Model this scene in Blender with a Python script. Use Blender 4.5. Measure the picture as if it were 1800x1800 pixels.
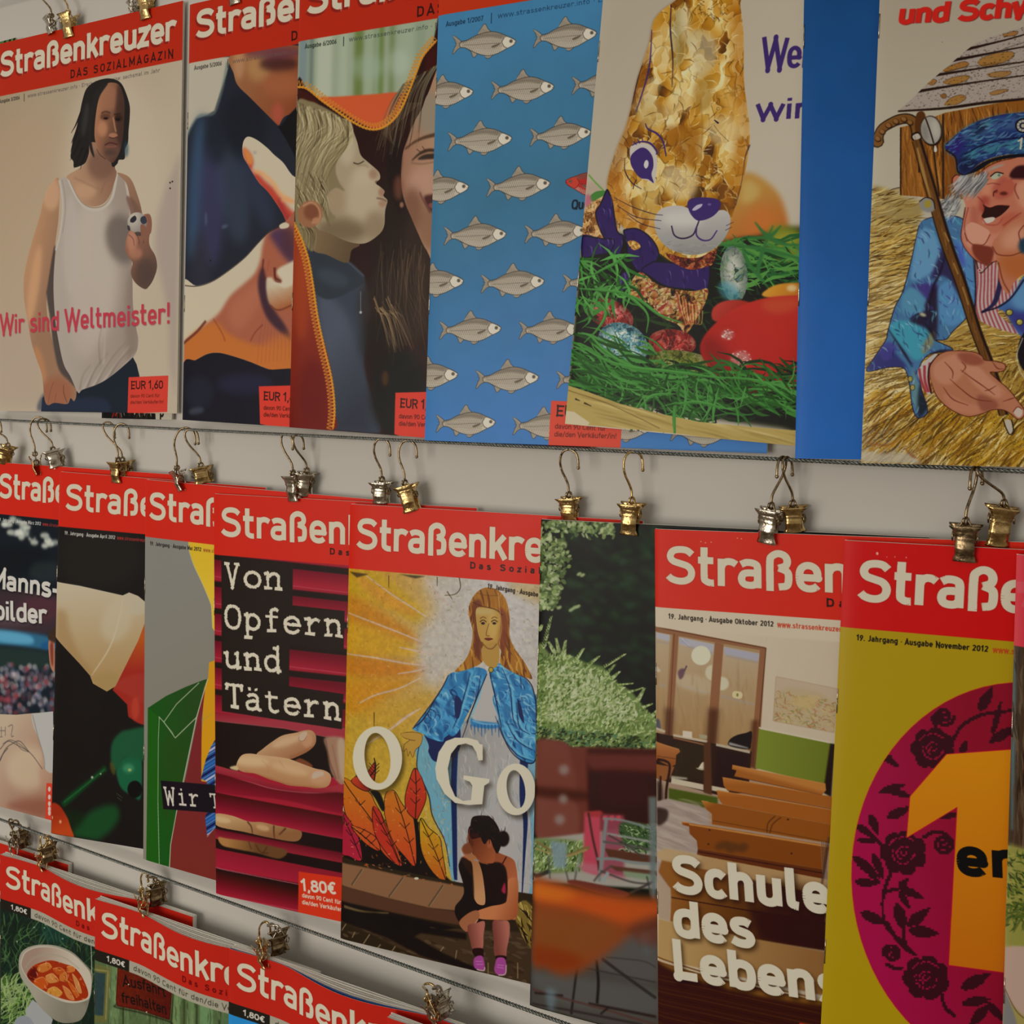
import bpy, math, random
import numpy as np
from math import sin, cos, pi, radians
from mathutils import Vector, Matrix

# ------------------------------------------------------------------ scene
for o in list(bpy.data.objects):
    bpy.data.objects.remove(o)
SC = bpy.context.scene
COL = SC.collection

# camera ------------------------------------------------------------------
# The photographer stands 0.5 m from the wall, a little to the right of the
# middle of the picture, looks level and about 28 degrees to the left.
FPX, PPX, PPY, ROLL = 1692.0, 900.0, 685.0, 0.020
YAW = radians(28.1)                    # optical axis against the wall's normal
DIST = 0.564                           # along the optical axis to the wall
HZ = 1.50                              # eye height
AX = np.array([-sin(YAW), cos(YAW), 0.0])
CAMP = np.array([0.0, 0.0, HZ]) - DIST * AX
cam = bpy.data.cameras.new('camera')
cam.sensor_fit = 'HORIZONTAL'; cam.sensor_width = 36.0
cam.lens = 36.0 * FPX / 1800.0
cam.shift_x = (900.0 - PPX) / 1800.0
cam.shift_y = (PPY - 900.0) / 1800.0
cam.clip_start = 0.02
camo = bpy.data.objects.new('camera', cam); COL.objects.link(camo)
right = Vector((cos(YAW), sin(YAW), 0)); up = Vector((0, 0, 1)); back = Vector(-AX)
cr, sr = cos(ROLL), sin(ROLL)
# image vertical runs (-ROLL, 1) downwards: camera turned about its own axis
r2 = right * cr + up * sr
u2 = up * cr - right * sr
camo.matrix_world = Matrix(((r2.x, u2.x, back.x, CAMP[0]), (r2.y, u2.y, back.y, CAMP[1]),
                            (r2.z, u2.z, back.z, CAMP[2]), (0, 0, 0, 1)))
SC.camera = camo
R2 = np.array(r2); U2 = np.array(u2)

# daylight: soft room light and a window-sized source in front of the wall --
SC.view_settings.view_transform = 'Standard'
SC.view_settings.look = 'None'
SC.view_settings.gamma = 1.0
SC.view_settings.use_curve_mapping = False
SC.view_settings.exposure = 0.0
wd = bpy.data.worlds.new('room_light'); SC.world = wd; wd.use_nodes = True
_N, _L = wd.node_tree.nodes, wd.node_tree.links      # pale walls and ceiling above, a brown floor below
_tc = _N.new('ShaderNodeTexCoord'); _sx = _N.new('ShaderNodeSeparateXYZ'); _cr = _N.new('ShaderNodeValToRGB')
_L.new(_tc.outputs['Generated'], _sx.inputs[0]); _mr = _N.new('ShaderNodeMapRange')
_mr.inputs['From Min'].default_value = -1; _mr.inputs['From Max'].default_value = 1
_L.new(_sx.outputs['Z'], _mr.inputs[0]); _L.new(_mr.outputs[0], _cr.inputs[0])
_cr.color_ramp.elements[0].position = .30; _cr.color_ramp.elements[0].color = (.30, .22, .15, 1)
_cr.color_ramp.elements[1].position = .50; _cr.color_ramp.elements[1].color = (1.0, .91, .79, 1)
_L.new(_cr.outputs[0], _N['Background'].inputs[0])
_N['Background'].inputs[1].default_value = 0.37
ld = bpy.data.lights.new('window_daylight', 'AREA'); ld.shape = 'RECTANGLE'
ld.size = 0.9; ld.size_y = 1.1; ld.energy = 15.2; ld.color = (1.0, 0.93, 0.82)
lo = bpy.data.objects.new('window_daylight', ld); COL.objects.link(lo)
lo.location = (-0.60, -1.75, 1.32)
lo.rotation_euler = (Vector((-0.1, 0, 1.25)) - Vector(lo.location)).to_track_quat('-Z', 'Y').to_euler()
# how much of a paper's own colour comes back under this light (used to turn the
# colours seen in the room into ink colours: one constant for the whole room)
GAIN = np.array([0.64, 0.592, 0.522]); SHEEN = 0.006


def ray(px):
    """direction of the line of sight through picture points (N,2)"""
    px = np.atleast_2d(np.asarray(px, float))
    x = (px[:, 0] - PPX) / FPX; y = (PPY - px[:, 1]) / FPX
    return AX + x[:, None] * R2 + y[:, None] * U2


def on_plane(px, y0=0.0, k=0.0, x0=0.0):
    """points of the plane  Y = -y0 + k (X - x0)  seen at picture points"""
    d = ray(px)
    t = (-y0 + k * (CAMP[0] - x0) - CAMP[1]) / (d[:, 1] - k * d[:, 0])
    return CAMP + t[:, None] * d
# ------------------------------------------------------------------ ink: a small drawing engine
def catmull(P, closed=False, n=6):
    P = np.asarray(P, float)
    if len(P) < 3: return P
    if closed: Q = np.vstack([P[-1], P, P[0], P[1]])
    else: Q = np.vstack([2 * P[0] - P[1], P, 2 * P[-1] - P[-2]])
    a, b, c, d = Q[:-3], Q[1:-2], Q[2:-1], Q[3:]
    t = (np.arange(n) / n)[None, :, None]
    a, b, c, d = [q[:, None, :] for q in (a, b, c, d)]
    R = 0.5 * (2 * b + (c - a) * t + (2 * a - 5 * b + 4 * c - d) * t ** 2 + (3 * b - a - 3 * c + d) * t ** 3)
    R = R.reshape(-1, P.shape[1])
    return R if closed else np.vstack([R, P[-1]])


def scan(polys, W, H, ss=3, mode='nz', pad=0):
    """coverage of polygons (pixel units); returns (x0, y0, mask) or None"""
    polys = [np.asarray(p, float) for p in polys if len(p) > 2]
    if not polys: return None
    allp = np.vstack(polys)
    x0 = max(0, int(allp[:, 0].min()) - 1 - pad); x1 = min(W, int(allp[:, 0].max()) + 2 + pad)
    y0 = max(0, int(allp[:, 1].min()) - 1 - pad); y1 = min(H, int(allp[:, 1].max()) + 2 + pad)
    if x1 <= x0 or y1 <= y0: return None
    w, h = x1 - x0, y1 - y0
    A, B, S = [], [], []
    for p in polys:
        q = np.roll(p, -1, axis=0)
        if mode == 'nz' and np.sum(p[:, 0] * q[:, 1] - q[:, 0] * p[:, 1]) < 0:
            p, q = q, p
        A.append(p); B.append(q)
    A = (np.vstack(A) - (x0, y0)) * ss; B = (np.vstack(B) - (x0, y0)) * ss
    up_ = A[:, 1] < B[:, 1]
    lo_ = np.where(up_[:, None], A, B); hi_ = np.where(up_[:, None], B, A)
    sg = np.where(up_, 1, -1)
    r0 = np.clip(np.ceil(lo_[:, 1] - .5), 0, h * ss).astype(int)
    r1 = np.clip(np.ceil(hi_[:, 1] - .5), 0, h * ss).astype(int)
    n = np.maximum(r1 - r0, 0)
    tot = int(n.sum())
    if tot == 0: return None
    idx = np.repeat(np.arange(len(n)), n)
    rows = np.arange(tot) - np.repeat(np.cumsum(n) - n, n) + r0[idx]
    dy = hi_[:, 1] - lo_[:, 1]; dy[dy == 0] = 1
    xs = lo_[idx, 0] + (rows + .5 - lo_[idx, 1]) * ((hi_[:, 0] - lo_[:, 0]) / dy)[idx]
    cs = np.clip(np.ceil(xs - .5), 0, w * ss).astype(int)
    D = np.bincount(rows * (w * ss + 1) + cs, weights=sg[idx], minlength=h * ss * (w * ss + 1))
    M = np.cumsum(D.reshape(h * ss, w * ss + 1), axis=1)[:, :w * ss]
    M = (np.abs(M) > .5) if mode == 'nz' else (np.round(M).astype(int) & 1).astype(bool)
    M = M.reshape(h, ss, w, ss).mean(axis=(1, 3)).astype(np.float32)
    return x0, y0, M


def box1(a, r, axis):
    if r < 1: return a
    c = np.cumsum(np.concatenate([np.zeros_like(np.take(a, [0], axis)), a], axis), axis=axis)
    n = a.shape[axis]
    i1 = np.clip(np.arange(n) + r + 1, 0, n); i0 = np.clip(np.arange(n) - r, 0, n)
    return (np.take(c, i1, axis) - np.take(c, i0, axis)) / (2 * r + 1)


def blur(a, s):
    if s <= 0: return a
    a = a.astype(np.float64)
    w = math.sqrt(12 * s * s / 3 + 1); r = max(1, int(round((w - 1) / 2)))
    if s < .8:
        for ax in (0, 1):
            a = (np.roll(a, 1, ax) + np.roll(a, -1, ax)) * (s * .3) + a * (1 - s * .6)
        return a.astype(np.float32)
    for _ in range(3):
        a = box1(box1(a, r, 0), r, 1)
    return a.astype(np.float32)


def vnoise(h, w, cell, seed, oct=3, asp=1.0, ang=0.0):
    """smooth value noise, 0..1"""
    out = np.zeros((h, w)); amp = 1.0; tot = 0
    rs = np.random.RandomState(seed)
    yy, xx = np.mgrid[0:h, 0:w].astype(float)
    if ang:
        c_, s_ = cos(ang), sin(ang); xx, yy = xx * c_ + yy * s_, -xx * s_ + yy * c_
    for k in range(oct):
        cx, cy = cell * asp / 2 ** k, cell / 2 ** k
        if min(cx, cy) < .7: break
        G = rs.rand(64, 64)
        fx, fy = xx / cx + 1000, yy / cy + 1000
        ix, iy = np.floor(fx).astype(int), np.floor(fy).astype(int)
        tx, ty = fx - ix, fy - iy
        tx = tx * tx * (3 - 2 * tx); ty = ty * ty * (3 - 2 * ty)
        g = lambda a, b: G[(iy + b) % 64, (ix + a) % 64]
        out += amp * ((g(0, 0) * (1 - tx) + g(1, 0) * tx) * (1 - ty) + (g(0, 1) * (1 - tx) + g(1, 1) * tx) * ty)
        tot += amp; amp *= .55
    return (out / tot).astype(np.float32)


def C3(c):
    if isinstance(c, str):
        c = c.lstrip('#'); return np.array([int(c[i:i + 2], 16) for i in (0, 2, 4)], float)
    return np.asarray(c, float)


# letters drawn as pen strokes, cap height 1 (advance, strokes); doubled points make corners
def _g(adv, *st): return adv, [np.array(s, float).reshape(-1, 2) for s in st]
GL = {
 'S': _g(.70, [.60,.80,.49,.90,.33,.925,.17,.88,.10,.74,.16,.61,.33,.545,.50,.48,.585,.345,.56,.18,.44,.085,.28,.07,.13,.12,.05,.20]),
 't': _g(.42, [.16,.96,.16,.96,.16,.24,.19,.12,.29,.07,.38,.07], [.02,.66,.37,.66]),
 'r': _g(.46, [.11,0,.11,.73], [.11,.48,.15,.60,.25,.66,.36,.645,.44,.59]),
 'a': _g(.57, [.07,.60,.18,.66,.31,.655,.41,.60,.43,.48,.43,.48,.43,0], [.43,.39,.43,.39,.23,.39,.12,.35,.08,.22,.13,.10,.26,.065,.37,.09,.43,.17]),
 'ß': _g(.62, [.11,0,.11,0,.11,.70,.15,.85,.28,.93,.42,.88,.475,.75,.44,.62,.30,.555,.30,.555], [.30,.555,.30,.555,.43,.50,.495,.42,.495,.20,.45,.10,.30,.07,.30,.07]),
 'e': _g(.57, [.11,.345,.11,.345,.46,.345,.46,.345,.46,.50,.40,.61,.28,.66,.16,.61,.10,.48,.10,.25,.16,.115,.28,.065,.40,.09,.47,.155]),
 'n': _g(.58, [.11,0,.11,.73], [.11,.48,.16,.60,.27,.66,.39,.63,.45,.50,.45,.50,.45,0]),
 'k': _g(.54, [.11,0,.11,1], [.11,.26,.46,.73], [.26,.44,.48,0]),
 'u': _g(.58, [.11,.73,.11,.73,.11,.22,.17,.10,.28,.065,.40,.12,.45,.24], [.45,.73,.45,0]),
 'z': _g(.50, [.05,.65,.05,.65,.42,.65,.42,.65,.08,.08,.08,.08,.46,.08]),
 'c': _g(.50, [.44,.57,.36,.64,.26,.66,.15,.60,.10,.47,.10,.26,.15,.12,.26,.065,.36,.09,.44,.16]),
 'h': _g(.58, [.11,0,.11,1], [.11,.48,.16,.60,.27,.66,.39,.63,.45,.50,.45,.50,.45,0]),
 'l': _g(.34, [.12,1,.12,1,.12,.22,.16,.10,.28,.07]),
 'd': _g(.59, [.48,0,.48,1], [.48,.50,.40,.63,.28,.66,.15,.60,.10,.46,.10,.27,.15,.12,.28,.065,.40,.10,.48,.23]),
 'b': _g(.59, [.11,0,.11,1], [.11,.50,.19,.63,.31,.66,.44,.60,.49,.46,.49,.27,.44,.12,.31,.065,.19,.10,.11,.23]),
 'p': _g(.59, [.11,-.25,.11,.73], [.11,.50,.19,.63,.31,.66,.44,.60,.49,.46,.49,.27,.44,.12,.31,.065,.19,.10,.11,.23]),
 'g': _g(.59, [.48,.73,.48,.73,.48,-.08,.41,-.18,.28,-.20,.13,-.15], [.48,.50,.40,.63,.28,.66,.15,.60,.10,.46,.10,.27,.15,.12,.28,.075,.40,.11,.48,.23]),
 's': _g(.51, [.43,.60,.34,.655,.24,.66,.13,.62,.10,.51,.16,.41,.27,.37,.39,.32,.435,.20,.38,.09,.27,.06,.15,.08,.05,.14]),
 'o': _g(.58, [.29,.66,.16,.61,.10,.47,.10,.26,.16,.115,.29,.065,.42,.115,.48,.26,.48,.47,.42,.61,.29,.66]),
 'i': _g(.24, [.12,0,.12,.73], [.12,.86,.12,1.0]),
 'm': _g(.86, [.11,0,.11,.73], [.11,.50,.17,.62,.26,.66,.37,.62,.42,.50,.42,.50,.42,0], [.42,.50,.48,.62,.58,.66,.69,.62,.74,.50,.74,.50,.74,0]),
 'f': _g(.38, [.36,.93,.26,.93,.18,.86,.16,.74,.16,.74,.16,0], [.03,.66,.36,.66]),
 'v': _g(.50, [.04,.73,.04,.73,.25,.04,.25,.04,.46,.73]),
 'w': _g(.78, [.04,.73,.04,.73,.21,.06,.21,.06,.39,.68,.39,.68,.57,.06,.57,.06,.74,.73]),
 'M': _g(.84, [.11,0,.11,0,.11,.97,.11,.97,.42,.30,.42,.30,.73,.97,.73,.97,.73,0]),
 'A': _g(.68, [.04,0,.04,0,.34,.96,.34,.96,.64,0], [.14,.26,.54,.26]),
 'D': _g(.70, [.11,.07,.11,.07,.11,.93,.11,.93,.34,.93,.52,.86,.59,.68,.59,.32,.52,.14,.34,.07,.11,.07,.11,.07]),
 'O': _g(.72, [.36,.93,.18,.86,.11,.66,.11,.34,.18,.14,.36,.07,.54,.14,.61,.34,.61,.66,.54,.86,.36,.93]),
 'Z': _g(.60, [.07,.92,.07,.92,.52,.92,.52,.92,.09,.08,.09,.08,.55,.08]),
 'I': _g(.24, [.12,0,.12,1]),
 'L': _g(.56, [.11,1,.11,1,.11,.08,.11,.08,.52,.08]),
 'G': _g(.71, [.58,.80,.49,.90,.34,.93,.18,.86,.11,.66,.11,.34,.18,.14,.34,.07,.50,.11,.59,.26,.60,.46,.60,.46,.38,.46]),
 'N': _g(.72, [.11,0,.11,0,.11,.97,.11,.97,.61,.03,.61,.03,.61,1]),
 'J': _g(.54, [.42,1,.42,1,.42,.28,.36,.12,.22,.07,.10,.14]),
 'E': _g(.60, [.55,.93,.55,.93,.11,.93,.11,.93,.11,.07,.11,.07,.55,.07], [.11,.50,.50,.50]),
 'U': _g(.68, [.11,1,.11,1,.11,.30,.18,.13,.34,.07,.50,.13,.57,.30,.57,.30,.57,1]),
 'R': _g(.66, [.11,0,.11,0,.11,.93,.11,.93,.38,.93,.52,.87,.57,.72,.52,.57,.38,.50,.11,.50,.11,.50], [.35,.48,.58,0]),
 'V': _g(.66, [.04,1,.04,1,.33,.04,.33,.04,.62,1]),
 'W': _g(.98, [.04,1,.04,1,.26,.05,.26,.05,.49,.95,.49,.95,.72,.05,.72,.05,.94,1]),
 'C': _g(.66, [.58,.80,.49,.90,.34,.93,.18,.86,.11,.66,.11,.34,.18,.14,.34,.07,.49,.10,.58,.20]),
 'Q': _g(.72, [.36,.93,.18,.86,.11,.66,.11,.34,.18,.14,.36,.07,.54,.14,.61,.34,.61,.66,.54,.86,.36,.93], [.42,.24,.62,-.02]),
 '1': _g(.48, [.06,.76,.06,.76,.28,.95,.28,.95,.28,0]),
 '2': _g(.58, [.09,.76,.14,.88,.28,.93,.42,.88,.48,.74,.43,.58,.30,.40,.10,.08,.10,.08,.52,.08]),
 '3': _g(.58, [.08,.80,.18,.91,.30,.93,.44,.86,.46,.70,.38,.57,.24,.53,.24,.53,.40,.49,.49,.36,.46,.18,.34,.08,.20,.08,.07,.18]),
 '5': _g(.58, [.48,.93,.48,.93,.14,.93,.14,.93,.12,.52,.12,.52,.28,.59,.43,.52,.49,.35,.44,.17,.30,.07,.16,.09,.07,.18]),
 '6': _g(.58, [.42,1,.42,1,.16,.50,.09,.32,.15,.13,.29,.07,.43,.13,.49,.32,.43,.49,.30,.56,.18,.52]),
 '7': _g(.54, [.06,.93,.06,.93,.48,.93,.48,.93,.22,0]),
 '8': _g(.58, [.29,.93,.15,.87,.12,.73,.19,.59,.29,.54,.39,.59,.46,.73,.43,.87,.29,.93], [.29,.54,.13,.46,.08,.29,.15,.13,.29,.07,.43,.13,.50,.29,.45,.46,.29,.54]),
 '9': _g(.58, [.16,0,.16,0,.42,.50,.49,.68,.43,.87,.29,.93,.15,.87,.09,.68,.15,.51,.28,.44,.40,.48]),
 '0': _g(.60, [.30,.93,.16,.86,.10,.66,.10,.34,.16,.14,.30,.07,.44,.14,.50,.34,.50,.66,.44,.86,.30,.93]),
 '€': _g(.64, [.58,.84,.46,.93,.32,.90,.22,.74,.19,.50,.22,.26,.32,.10,.46,.07,.58,.16], [.04,.60,.46,.60], [.04,.40,.44,.40]),
 '.': _g(.24, [.12,0,.12,.16]), ',': _g(.24, [.13,.14,.06,-.16]), '·': _g(.24, [.12,.36,.12,.50]),
 '•': _g(.34, [.17,.32,.17,.54]), '/': _g(.42, [.04,-.08,.38,1.04]), '-': _g(.38, [.05,.37,.33,.37]), ':': _g(.24, [.12,0,.12,.16], [.12,.52,.12,.68]),
 '!': _g(.28, [.14,.34,.14,1], [.14,0,.14,.15]), '|': _g(.30, [.15,-.25,.15,1.1]), ' ': _g(.30),
}
for a_, b_ in (('ä', 'a'), ('ü', 'u'), ('ö', 'o')):
    ad, st = GL[b_]; GL[a_] = (ad, st + [np.array([[ad * .30, .84], [ad * .30, .98]]), np.array([[ad * .66, .84], [ad * .66, .98]])])
# typewriter face: the same idea with slab feet, all letters 0.62 wide
SLAB = .085
TW = {
 'V': [[.06,.93,.24,.93], [.38,.93,.56,.93], [.14,.93,.31,.05,.31,.05,.48,.93]],
 'o': [[.31,.64,.16,.58,.08,.42,.08,.26,.16,.10,.31,.05,.46,.10,.54,.26,.54,.42,.46,.58,.31,.64]],
 'n': [[.02,.62,.14,.62,.14,.62,.14,.06], [.02,.05,.28,.05], [.14,.46,.24,.60,.36,.63,.46,.56,.48,.42,.48,.06], [.36,.05,.60,.05]],
 'O': [[.31,.95,.16,.88,.08,.68,.08,.34,.16,.12,.31,.05,.46,.12,.54,.34,.54,.68,.46,.88,.31,.95]],
 'p': [[.02,.62,.14,.62,.14,.62,.14,-.26], [.02,-.27,.30,-.27], [.14,.46,.22,.60,.34,.64,.48,.56,.54,.38,.50,.18,.36,.06,.22,.10,.14,.22]],
 'f': [[.52,.86,.44,.93,.34,.90,.28,.78,.28,.06], [.10,.62,.50,.62], [.12,.05,.46,.05]],
 'e': [[.09,.36,.53,.36,.53,.36,.50,.54,.38,.64,.24,.63,.11,.52,.08,.34,.12,.14,.26,.05,.42,.07,.53,.18]],
 'r': [[.04,.62,.20,.62,.20,.62,.20,.06], [.05,.05,.38,.05], [.20,.40,.30,.56,.42,.63,.54,.58]],
 'u': [[.02,.62,.13,.62,.13,.62,.13,.22,.20,.08,.32,.06,.44,.14,.48,.28], [.38,.62,.48,.62,.48,.62,.48,.06,.48,.06,.60,.06]],
 'd': [[.34,.95,.48,.95,.48,.95,.48,.06,.48,.06,.60,.06], [.48,.46,.40,.60,.28,.64,.14,.56,.08,.36,.12,.14,.24,.05,.38,.09,.48,.24]],
 'T': [[.05,.72,.06,.93,.06,.93,.56,.93,.56,.93,.57,.72], [.31,.93,.31,.06], [.17,.05,.45,.05]],
 'a': [[.12,.54,.22,.62,.34,.63,.44,.56,.45,.42,.45,.14,.50,.05,.60,.06], [.45,.38,.28,.38,.12,.30,.08,.18,.15,.06,.28,.05,.40,.12,.45,.22]],
 't': [[.22,.86,.22,.24,.27,.09,.38,.05,.52,.12], [.06,.62,.48,.62]],
 'W': [[.0,.93,.18,.93], [.44,.93,.62,.93], [.08,.93,.18,.06,.18,.06,.31,.66,.31,.66,.44,.06,.44,.06,.54,.93]],
 'i': [[.14,.62,.32,.62,.32,.62,.32,.06], [.12,.05,.52,.05], [.31,.82,.31,.94]],
 ' ': [],
}
TW['ä'] = TW['a'] + [[.18,.80,.18,.90], [.42,.80,.42,.90]]
TW = {k: (.66, [np.array(s, float).reshape(-1, 2) for s in v]) for k, v in TW.items()}


def stroke_polys(P, w, joints=True, w1=None):
    """outline pieces of a pen line; w may be a number or one width per point"""
    P = np.asarray(P, float); n = len(P)
    W = np.full(n, w, float) if np.isscalar(w) else np.interp(np.linspace(0, 1, n), np.linspace(0, 1, len(w)), w)
    out = []
    d = P[1:] - P[:-1]; L = np.hypot(d[:, 0], d[:, 1]); ok = L > 1e-9
    N = np.zeros_like(d); N[ok] = np.stack([-d[ok, 1], d[ok, 0]], 1) / L[ok, None]
    for i in np.nonzero(ok)[0]:
        a, b = W[i] / 2, W[i + 1] / 2
        out.append(np.array([P[i] + N[i] * a, P[i + 1] + N[i] * b, P[i + 1] - N[i] * b, P[i] - N[i] * a]))
    if joints:
        ang = np.arange(8) * pi / 4
        ci = np.stack([np.cos(ang), np.sin(ang)], 1)
        for i in range(1, n - 1):
            if W[i] > 1.2: out.append(P[i] + ci * W[i] / 2)
    return out


class Cover:
    """the printed sheet of one magazine: millimetres from its top left corner"""
    def __init__(s, mag, res, base):
        s.m, s.r = mag, res
        s.W, s.H = int(mag.w * res), int(mag.h * res)
        s.b = np.empty((s.H, s.W, 3), np.float32); s.b[:] = C3(base)
        s.clipm = None

    def P(s, pts, mm=False):
        pts = np.atleast_2d(np.asarray(pts, float))
        if pts.shape[0] == 1 and pts.shape[1] > 2: pts = pts.reshape(-1, 2)
        q = pts if mm else s.m.to_mm(pts)
        return q * s.r

    def u(s, pt):          # canvas pixels per picture pixel near a point
        q = s.m.to_mm(np.array([[pt[0], pt[1]], [pt[0], pt[1] + 10]]))
        return np.hypot(*(q[1] - q[0])) / 10 * s.r

    def put(s, res, col, a=1.0, bl=0.0, tex=None):
        if res is None: return
        x0, y0, M = res
        if bl: M = blur(M, bl)
        if s.clipm is not None:
            M = M * s.clipm[y0:y0 + M.shape[0], x0:x0 + M.shape[1]]
        h, w = M.shape
        if isinstance(col, tuple) and len(col) == 5 and col[0] == 'g':      # gradient between two picture points
            _, p0, c0, p1, c1 = col
            q = s.P([p0, p1], s._mm); d = q[1] - q[0]
            yy, xx = np.mgrid[y0:y0 + h, x0:x0 + w]
            t = np.clip(((xx - q[0, 0]) * d[0] + (yy - q[0, 1]) * d[1]) / (d @ d), 0, 1)[..., None]
            c = C3(c0) * (1 - t) + C3(c1) * t
        elif isinstance(col, tuple) and col[0] == 'r':                      # radial: centre, colour, rim point, colour
            _, p0, c0, p1, c1 = col
            q = s.P([p0, p1], s._mm); R = np.hypot(*(q[1] - q[0]))
            yy, xx = np.mgrid[y0:y0 + h, x0:x0 + w]
            t = np.clip(np.hypot(xx - q[0, 0], yy - q[0, 1]) / R, 0, 1)[..., None]
            c = C3(c0) * (1 - t) + C3(c1) * t
        elif isinstance(col, np.ndarray) and col.ndim == 3: c = col[y0:y0 + h, x0:x0 + w]
        else: c = C3(col)
        if tex is not None:                                                  # (cell, amount, seed[, asp, ang])
            nz = vnoise(h, w, tex[0], tex[2], 3, *(tex[3:] if len(tex) > 3 else ()))
            c = c * (1 + (nz[..., None] - .5) * 2 * tex[1])
        M = (M * a)[..., None]
        v = s.b[y0:y0 + h, x0:x0 + w]
        v += (c - v) * M
    _mm = False

    def f(s, pts, col, a=1.0, b=0.0, sm=True, mm=False, tex=None, n=6):
        """filled shape"""
        s._mm = mm
        P = s.P(pts, mm)
        if sm: P = catmull(P, True, n)
        s.put(scan([P], s.W, s.H, 3, 'nz', int(3 * b) + 1 if b else 0), col, a, b, tex)

    def l(s, pts, w, col, a=1.0, b=0.0, sm=True, mm=False, tex=None):
        """pen line, width in picture pixels (mm when mm)"""
        s._mm = mm
        P = s.P(pts, mm)
        k = s.r if mm else s.u(np.atleast_2d(np.asarray(pts, float).reshape(-1, 2))[0])
        if sm and len(P) > 2: P = catmull(P, False)
        w = np.asarray(w, float) * k if not np.isscalar(w) else w * k
        s.put(scan(stroke_polys(P, w), s.W, s.H, 3, 'nz', int(3 * b) + 1 if b else 0), col, a, b, tex)

    def el(s, cx, cy, rx, ry, col, a=1.0, b=0.0, rot=0.0, mm=False, tex=None):
        t = np.arange(24) * pi / 12; c_, s_ = cos(radians(rot)), sin(radians(rot))
        x, y = rx * np.cos(t), ry * np.sin(t)
        s.f(np.stack([cx + x * c_ - y * s_, cy + x * s_ + y * c_], 1), col, a, b, False, mm, tex)

    def many(s, polys_px, col, a=1.0, b=0.0):
        """many closed picture-space polygons with one ink"""
        ns = [len(p) for p in polys_px]
        q = s.P(np.vstack(polys_px)); out = np.split(q, np.cumsum(ns)[:-1])
        s._mm = False
        s.put(scan(out, s.W, s.H, 2, 'nz', int(3 * b) + 1 if b else 0), col, a, b)

    def inside(s, pts, b=0.0, sm=True, mm=False):
        """limit the drawing to a shape; None lifts it"""
        if pts is None: s.clipm = None; return
        P = s.P(pts, mm)
        if sm: P = catmull(P, True)
        r = scan([P], s.W, s.H, 3, 'nz')
        M = np.zeros((s.H, s.W), np.float32)
        if r: M[r[1]:r[1] + r[2].shape[0], r[0]:r[0] + r[2].shape[1]] = r[2]
        s.clipm = blur(M, b) if b else M

    def text(s, st, p0, p1, h, col, wt=.17, mm=False, tw=False, slant=0.0, track=0.0, sh=None, rough=0.0, out=None, vis=None):
        """a line of lettering from p0 to p1 along its baseline, cap height h;
        p1 may be a number: the letters' width factor"""
        G = TW if tw else GL
        q0 = s.P(p0, mm)[0]
        adv = 0; items = []
        for ch in st:
            ad, pl = G.get(ch, G[' ']); items.append((adv, pl)); adv += ad + track
        if np.isscalar(p1):
            hh = h * s.r; ex = np.array([hh * p1, 0.0]); ey = np.array([0.0, -hh])
        else:
            q1 = s.P(p1, mm)[0]; ex = (q1 - q0) / adv
            if mm: hh = h * s.r
            else:
                qa = s.P([[p0[0], p0[1] - h]])[0]; hh = np.hypot(*(qa - q0))
            nx = ex / np.hypot(*ex); ey = np.array([nx[1], -nx[0]]) * hh
        pol = []
        rs = np.random.RandomState(len(st) * 7 + 1)
        kx = np.hypot(*ex) / hh
        for dx, pl in items:
            for g in pl:
                g = catmull(g, False, 4) if len(g) > 2 else g
                w = wt
                P = np.stack([g[:, 0] * kx + dx * kx + slant * g[:, 1], g[:, 1]], 1)
                pcs = stroke_polys(P, w * min(1, .35 + .65 * kx))
                if len(P) > 2:      # round the joints of curved strokes
                    ci = np.arange(10) * pi / 5; ci = np.stack([np.cos(ci), np.sin(ci)], 1) * w * min(1, .35 + .65 * kx) / 2
                    rr = w * min(1, .35 + .65 * kx) * .56
                    pcs += [p_ + ci for p_ in P[1:-1] if np.hypot(*(p_ - P[0])) > rr and np.hypot(*(p_ - P[-1])) > rr or np.hypot(*(P[0] - P[-1])) < .02]
                pol += pcs
        n_ = ex / max(np.hypot(*ex), 1e-9) * hh
        big = []
        for p_ in pol:
            Q = q0 + p_[:, :1] * n_ + p_[:, 1:] * ey
            if rough: Q = Q + (rs.rand(*Q.shape) - .5) * rough * hh
            big.append(Q)
        if sh: # offset shadow (dx, dy, colour, alpha, blur) in cap heights
            sp = [p_ + np.array([sh[0], sh[1]]) * hh for p_ in big]
            s._mm = False
            s.put(scan(sp, s.W, s.H, 2, 'nz', 12), sh[2], sh[3], sh[4] * hh)
        if out:
            r = scan(big, s.W, s.H, 3, 'nz', 8)
            if r: s.put((r[0], r[1], np.clip(blur(r[2], out[1] * hh) * 3, 0, 1)), out[0], out[2])
        s.put(scan(big, s.W, s.H, 3, 'nz'), col)

    def tex(s, cell, amt, seed, pts=None, col=None, asp=1., ang=0., thr=None, sm=True, oct=4):
        """mottling: multiply by noise, or lay a second ink where the noise passes thr"""
        nz = vnoise(s.H, s.W, cell * s.r, seed, oct, asp, ang)
        M = np.ones((s.H, s.W), np.float32)
        if pts is not None:
            P = s.P(pts); P = catmull(P, True) if sm else P
            r = scan([P], s.W, s.H, 2); M[:] = 0
            if r: M[r[1]:r[1] + r[2].shape[0], r[0]:r[0] + r[2].shape[1]] = r[2]
        if s.clipm is not None: M = M * s.clipm
        if col is None: s.b *= 1 + ((nz - .5) * 2 * amt * M)[..., None]
        else:
            t = np.clip((nz - thr) * 10, 0, 1) * amt * M
            s.b += (C3(col) - s.b) * t[..., None]

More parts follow.
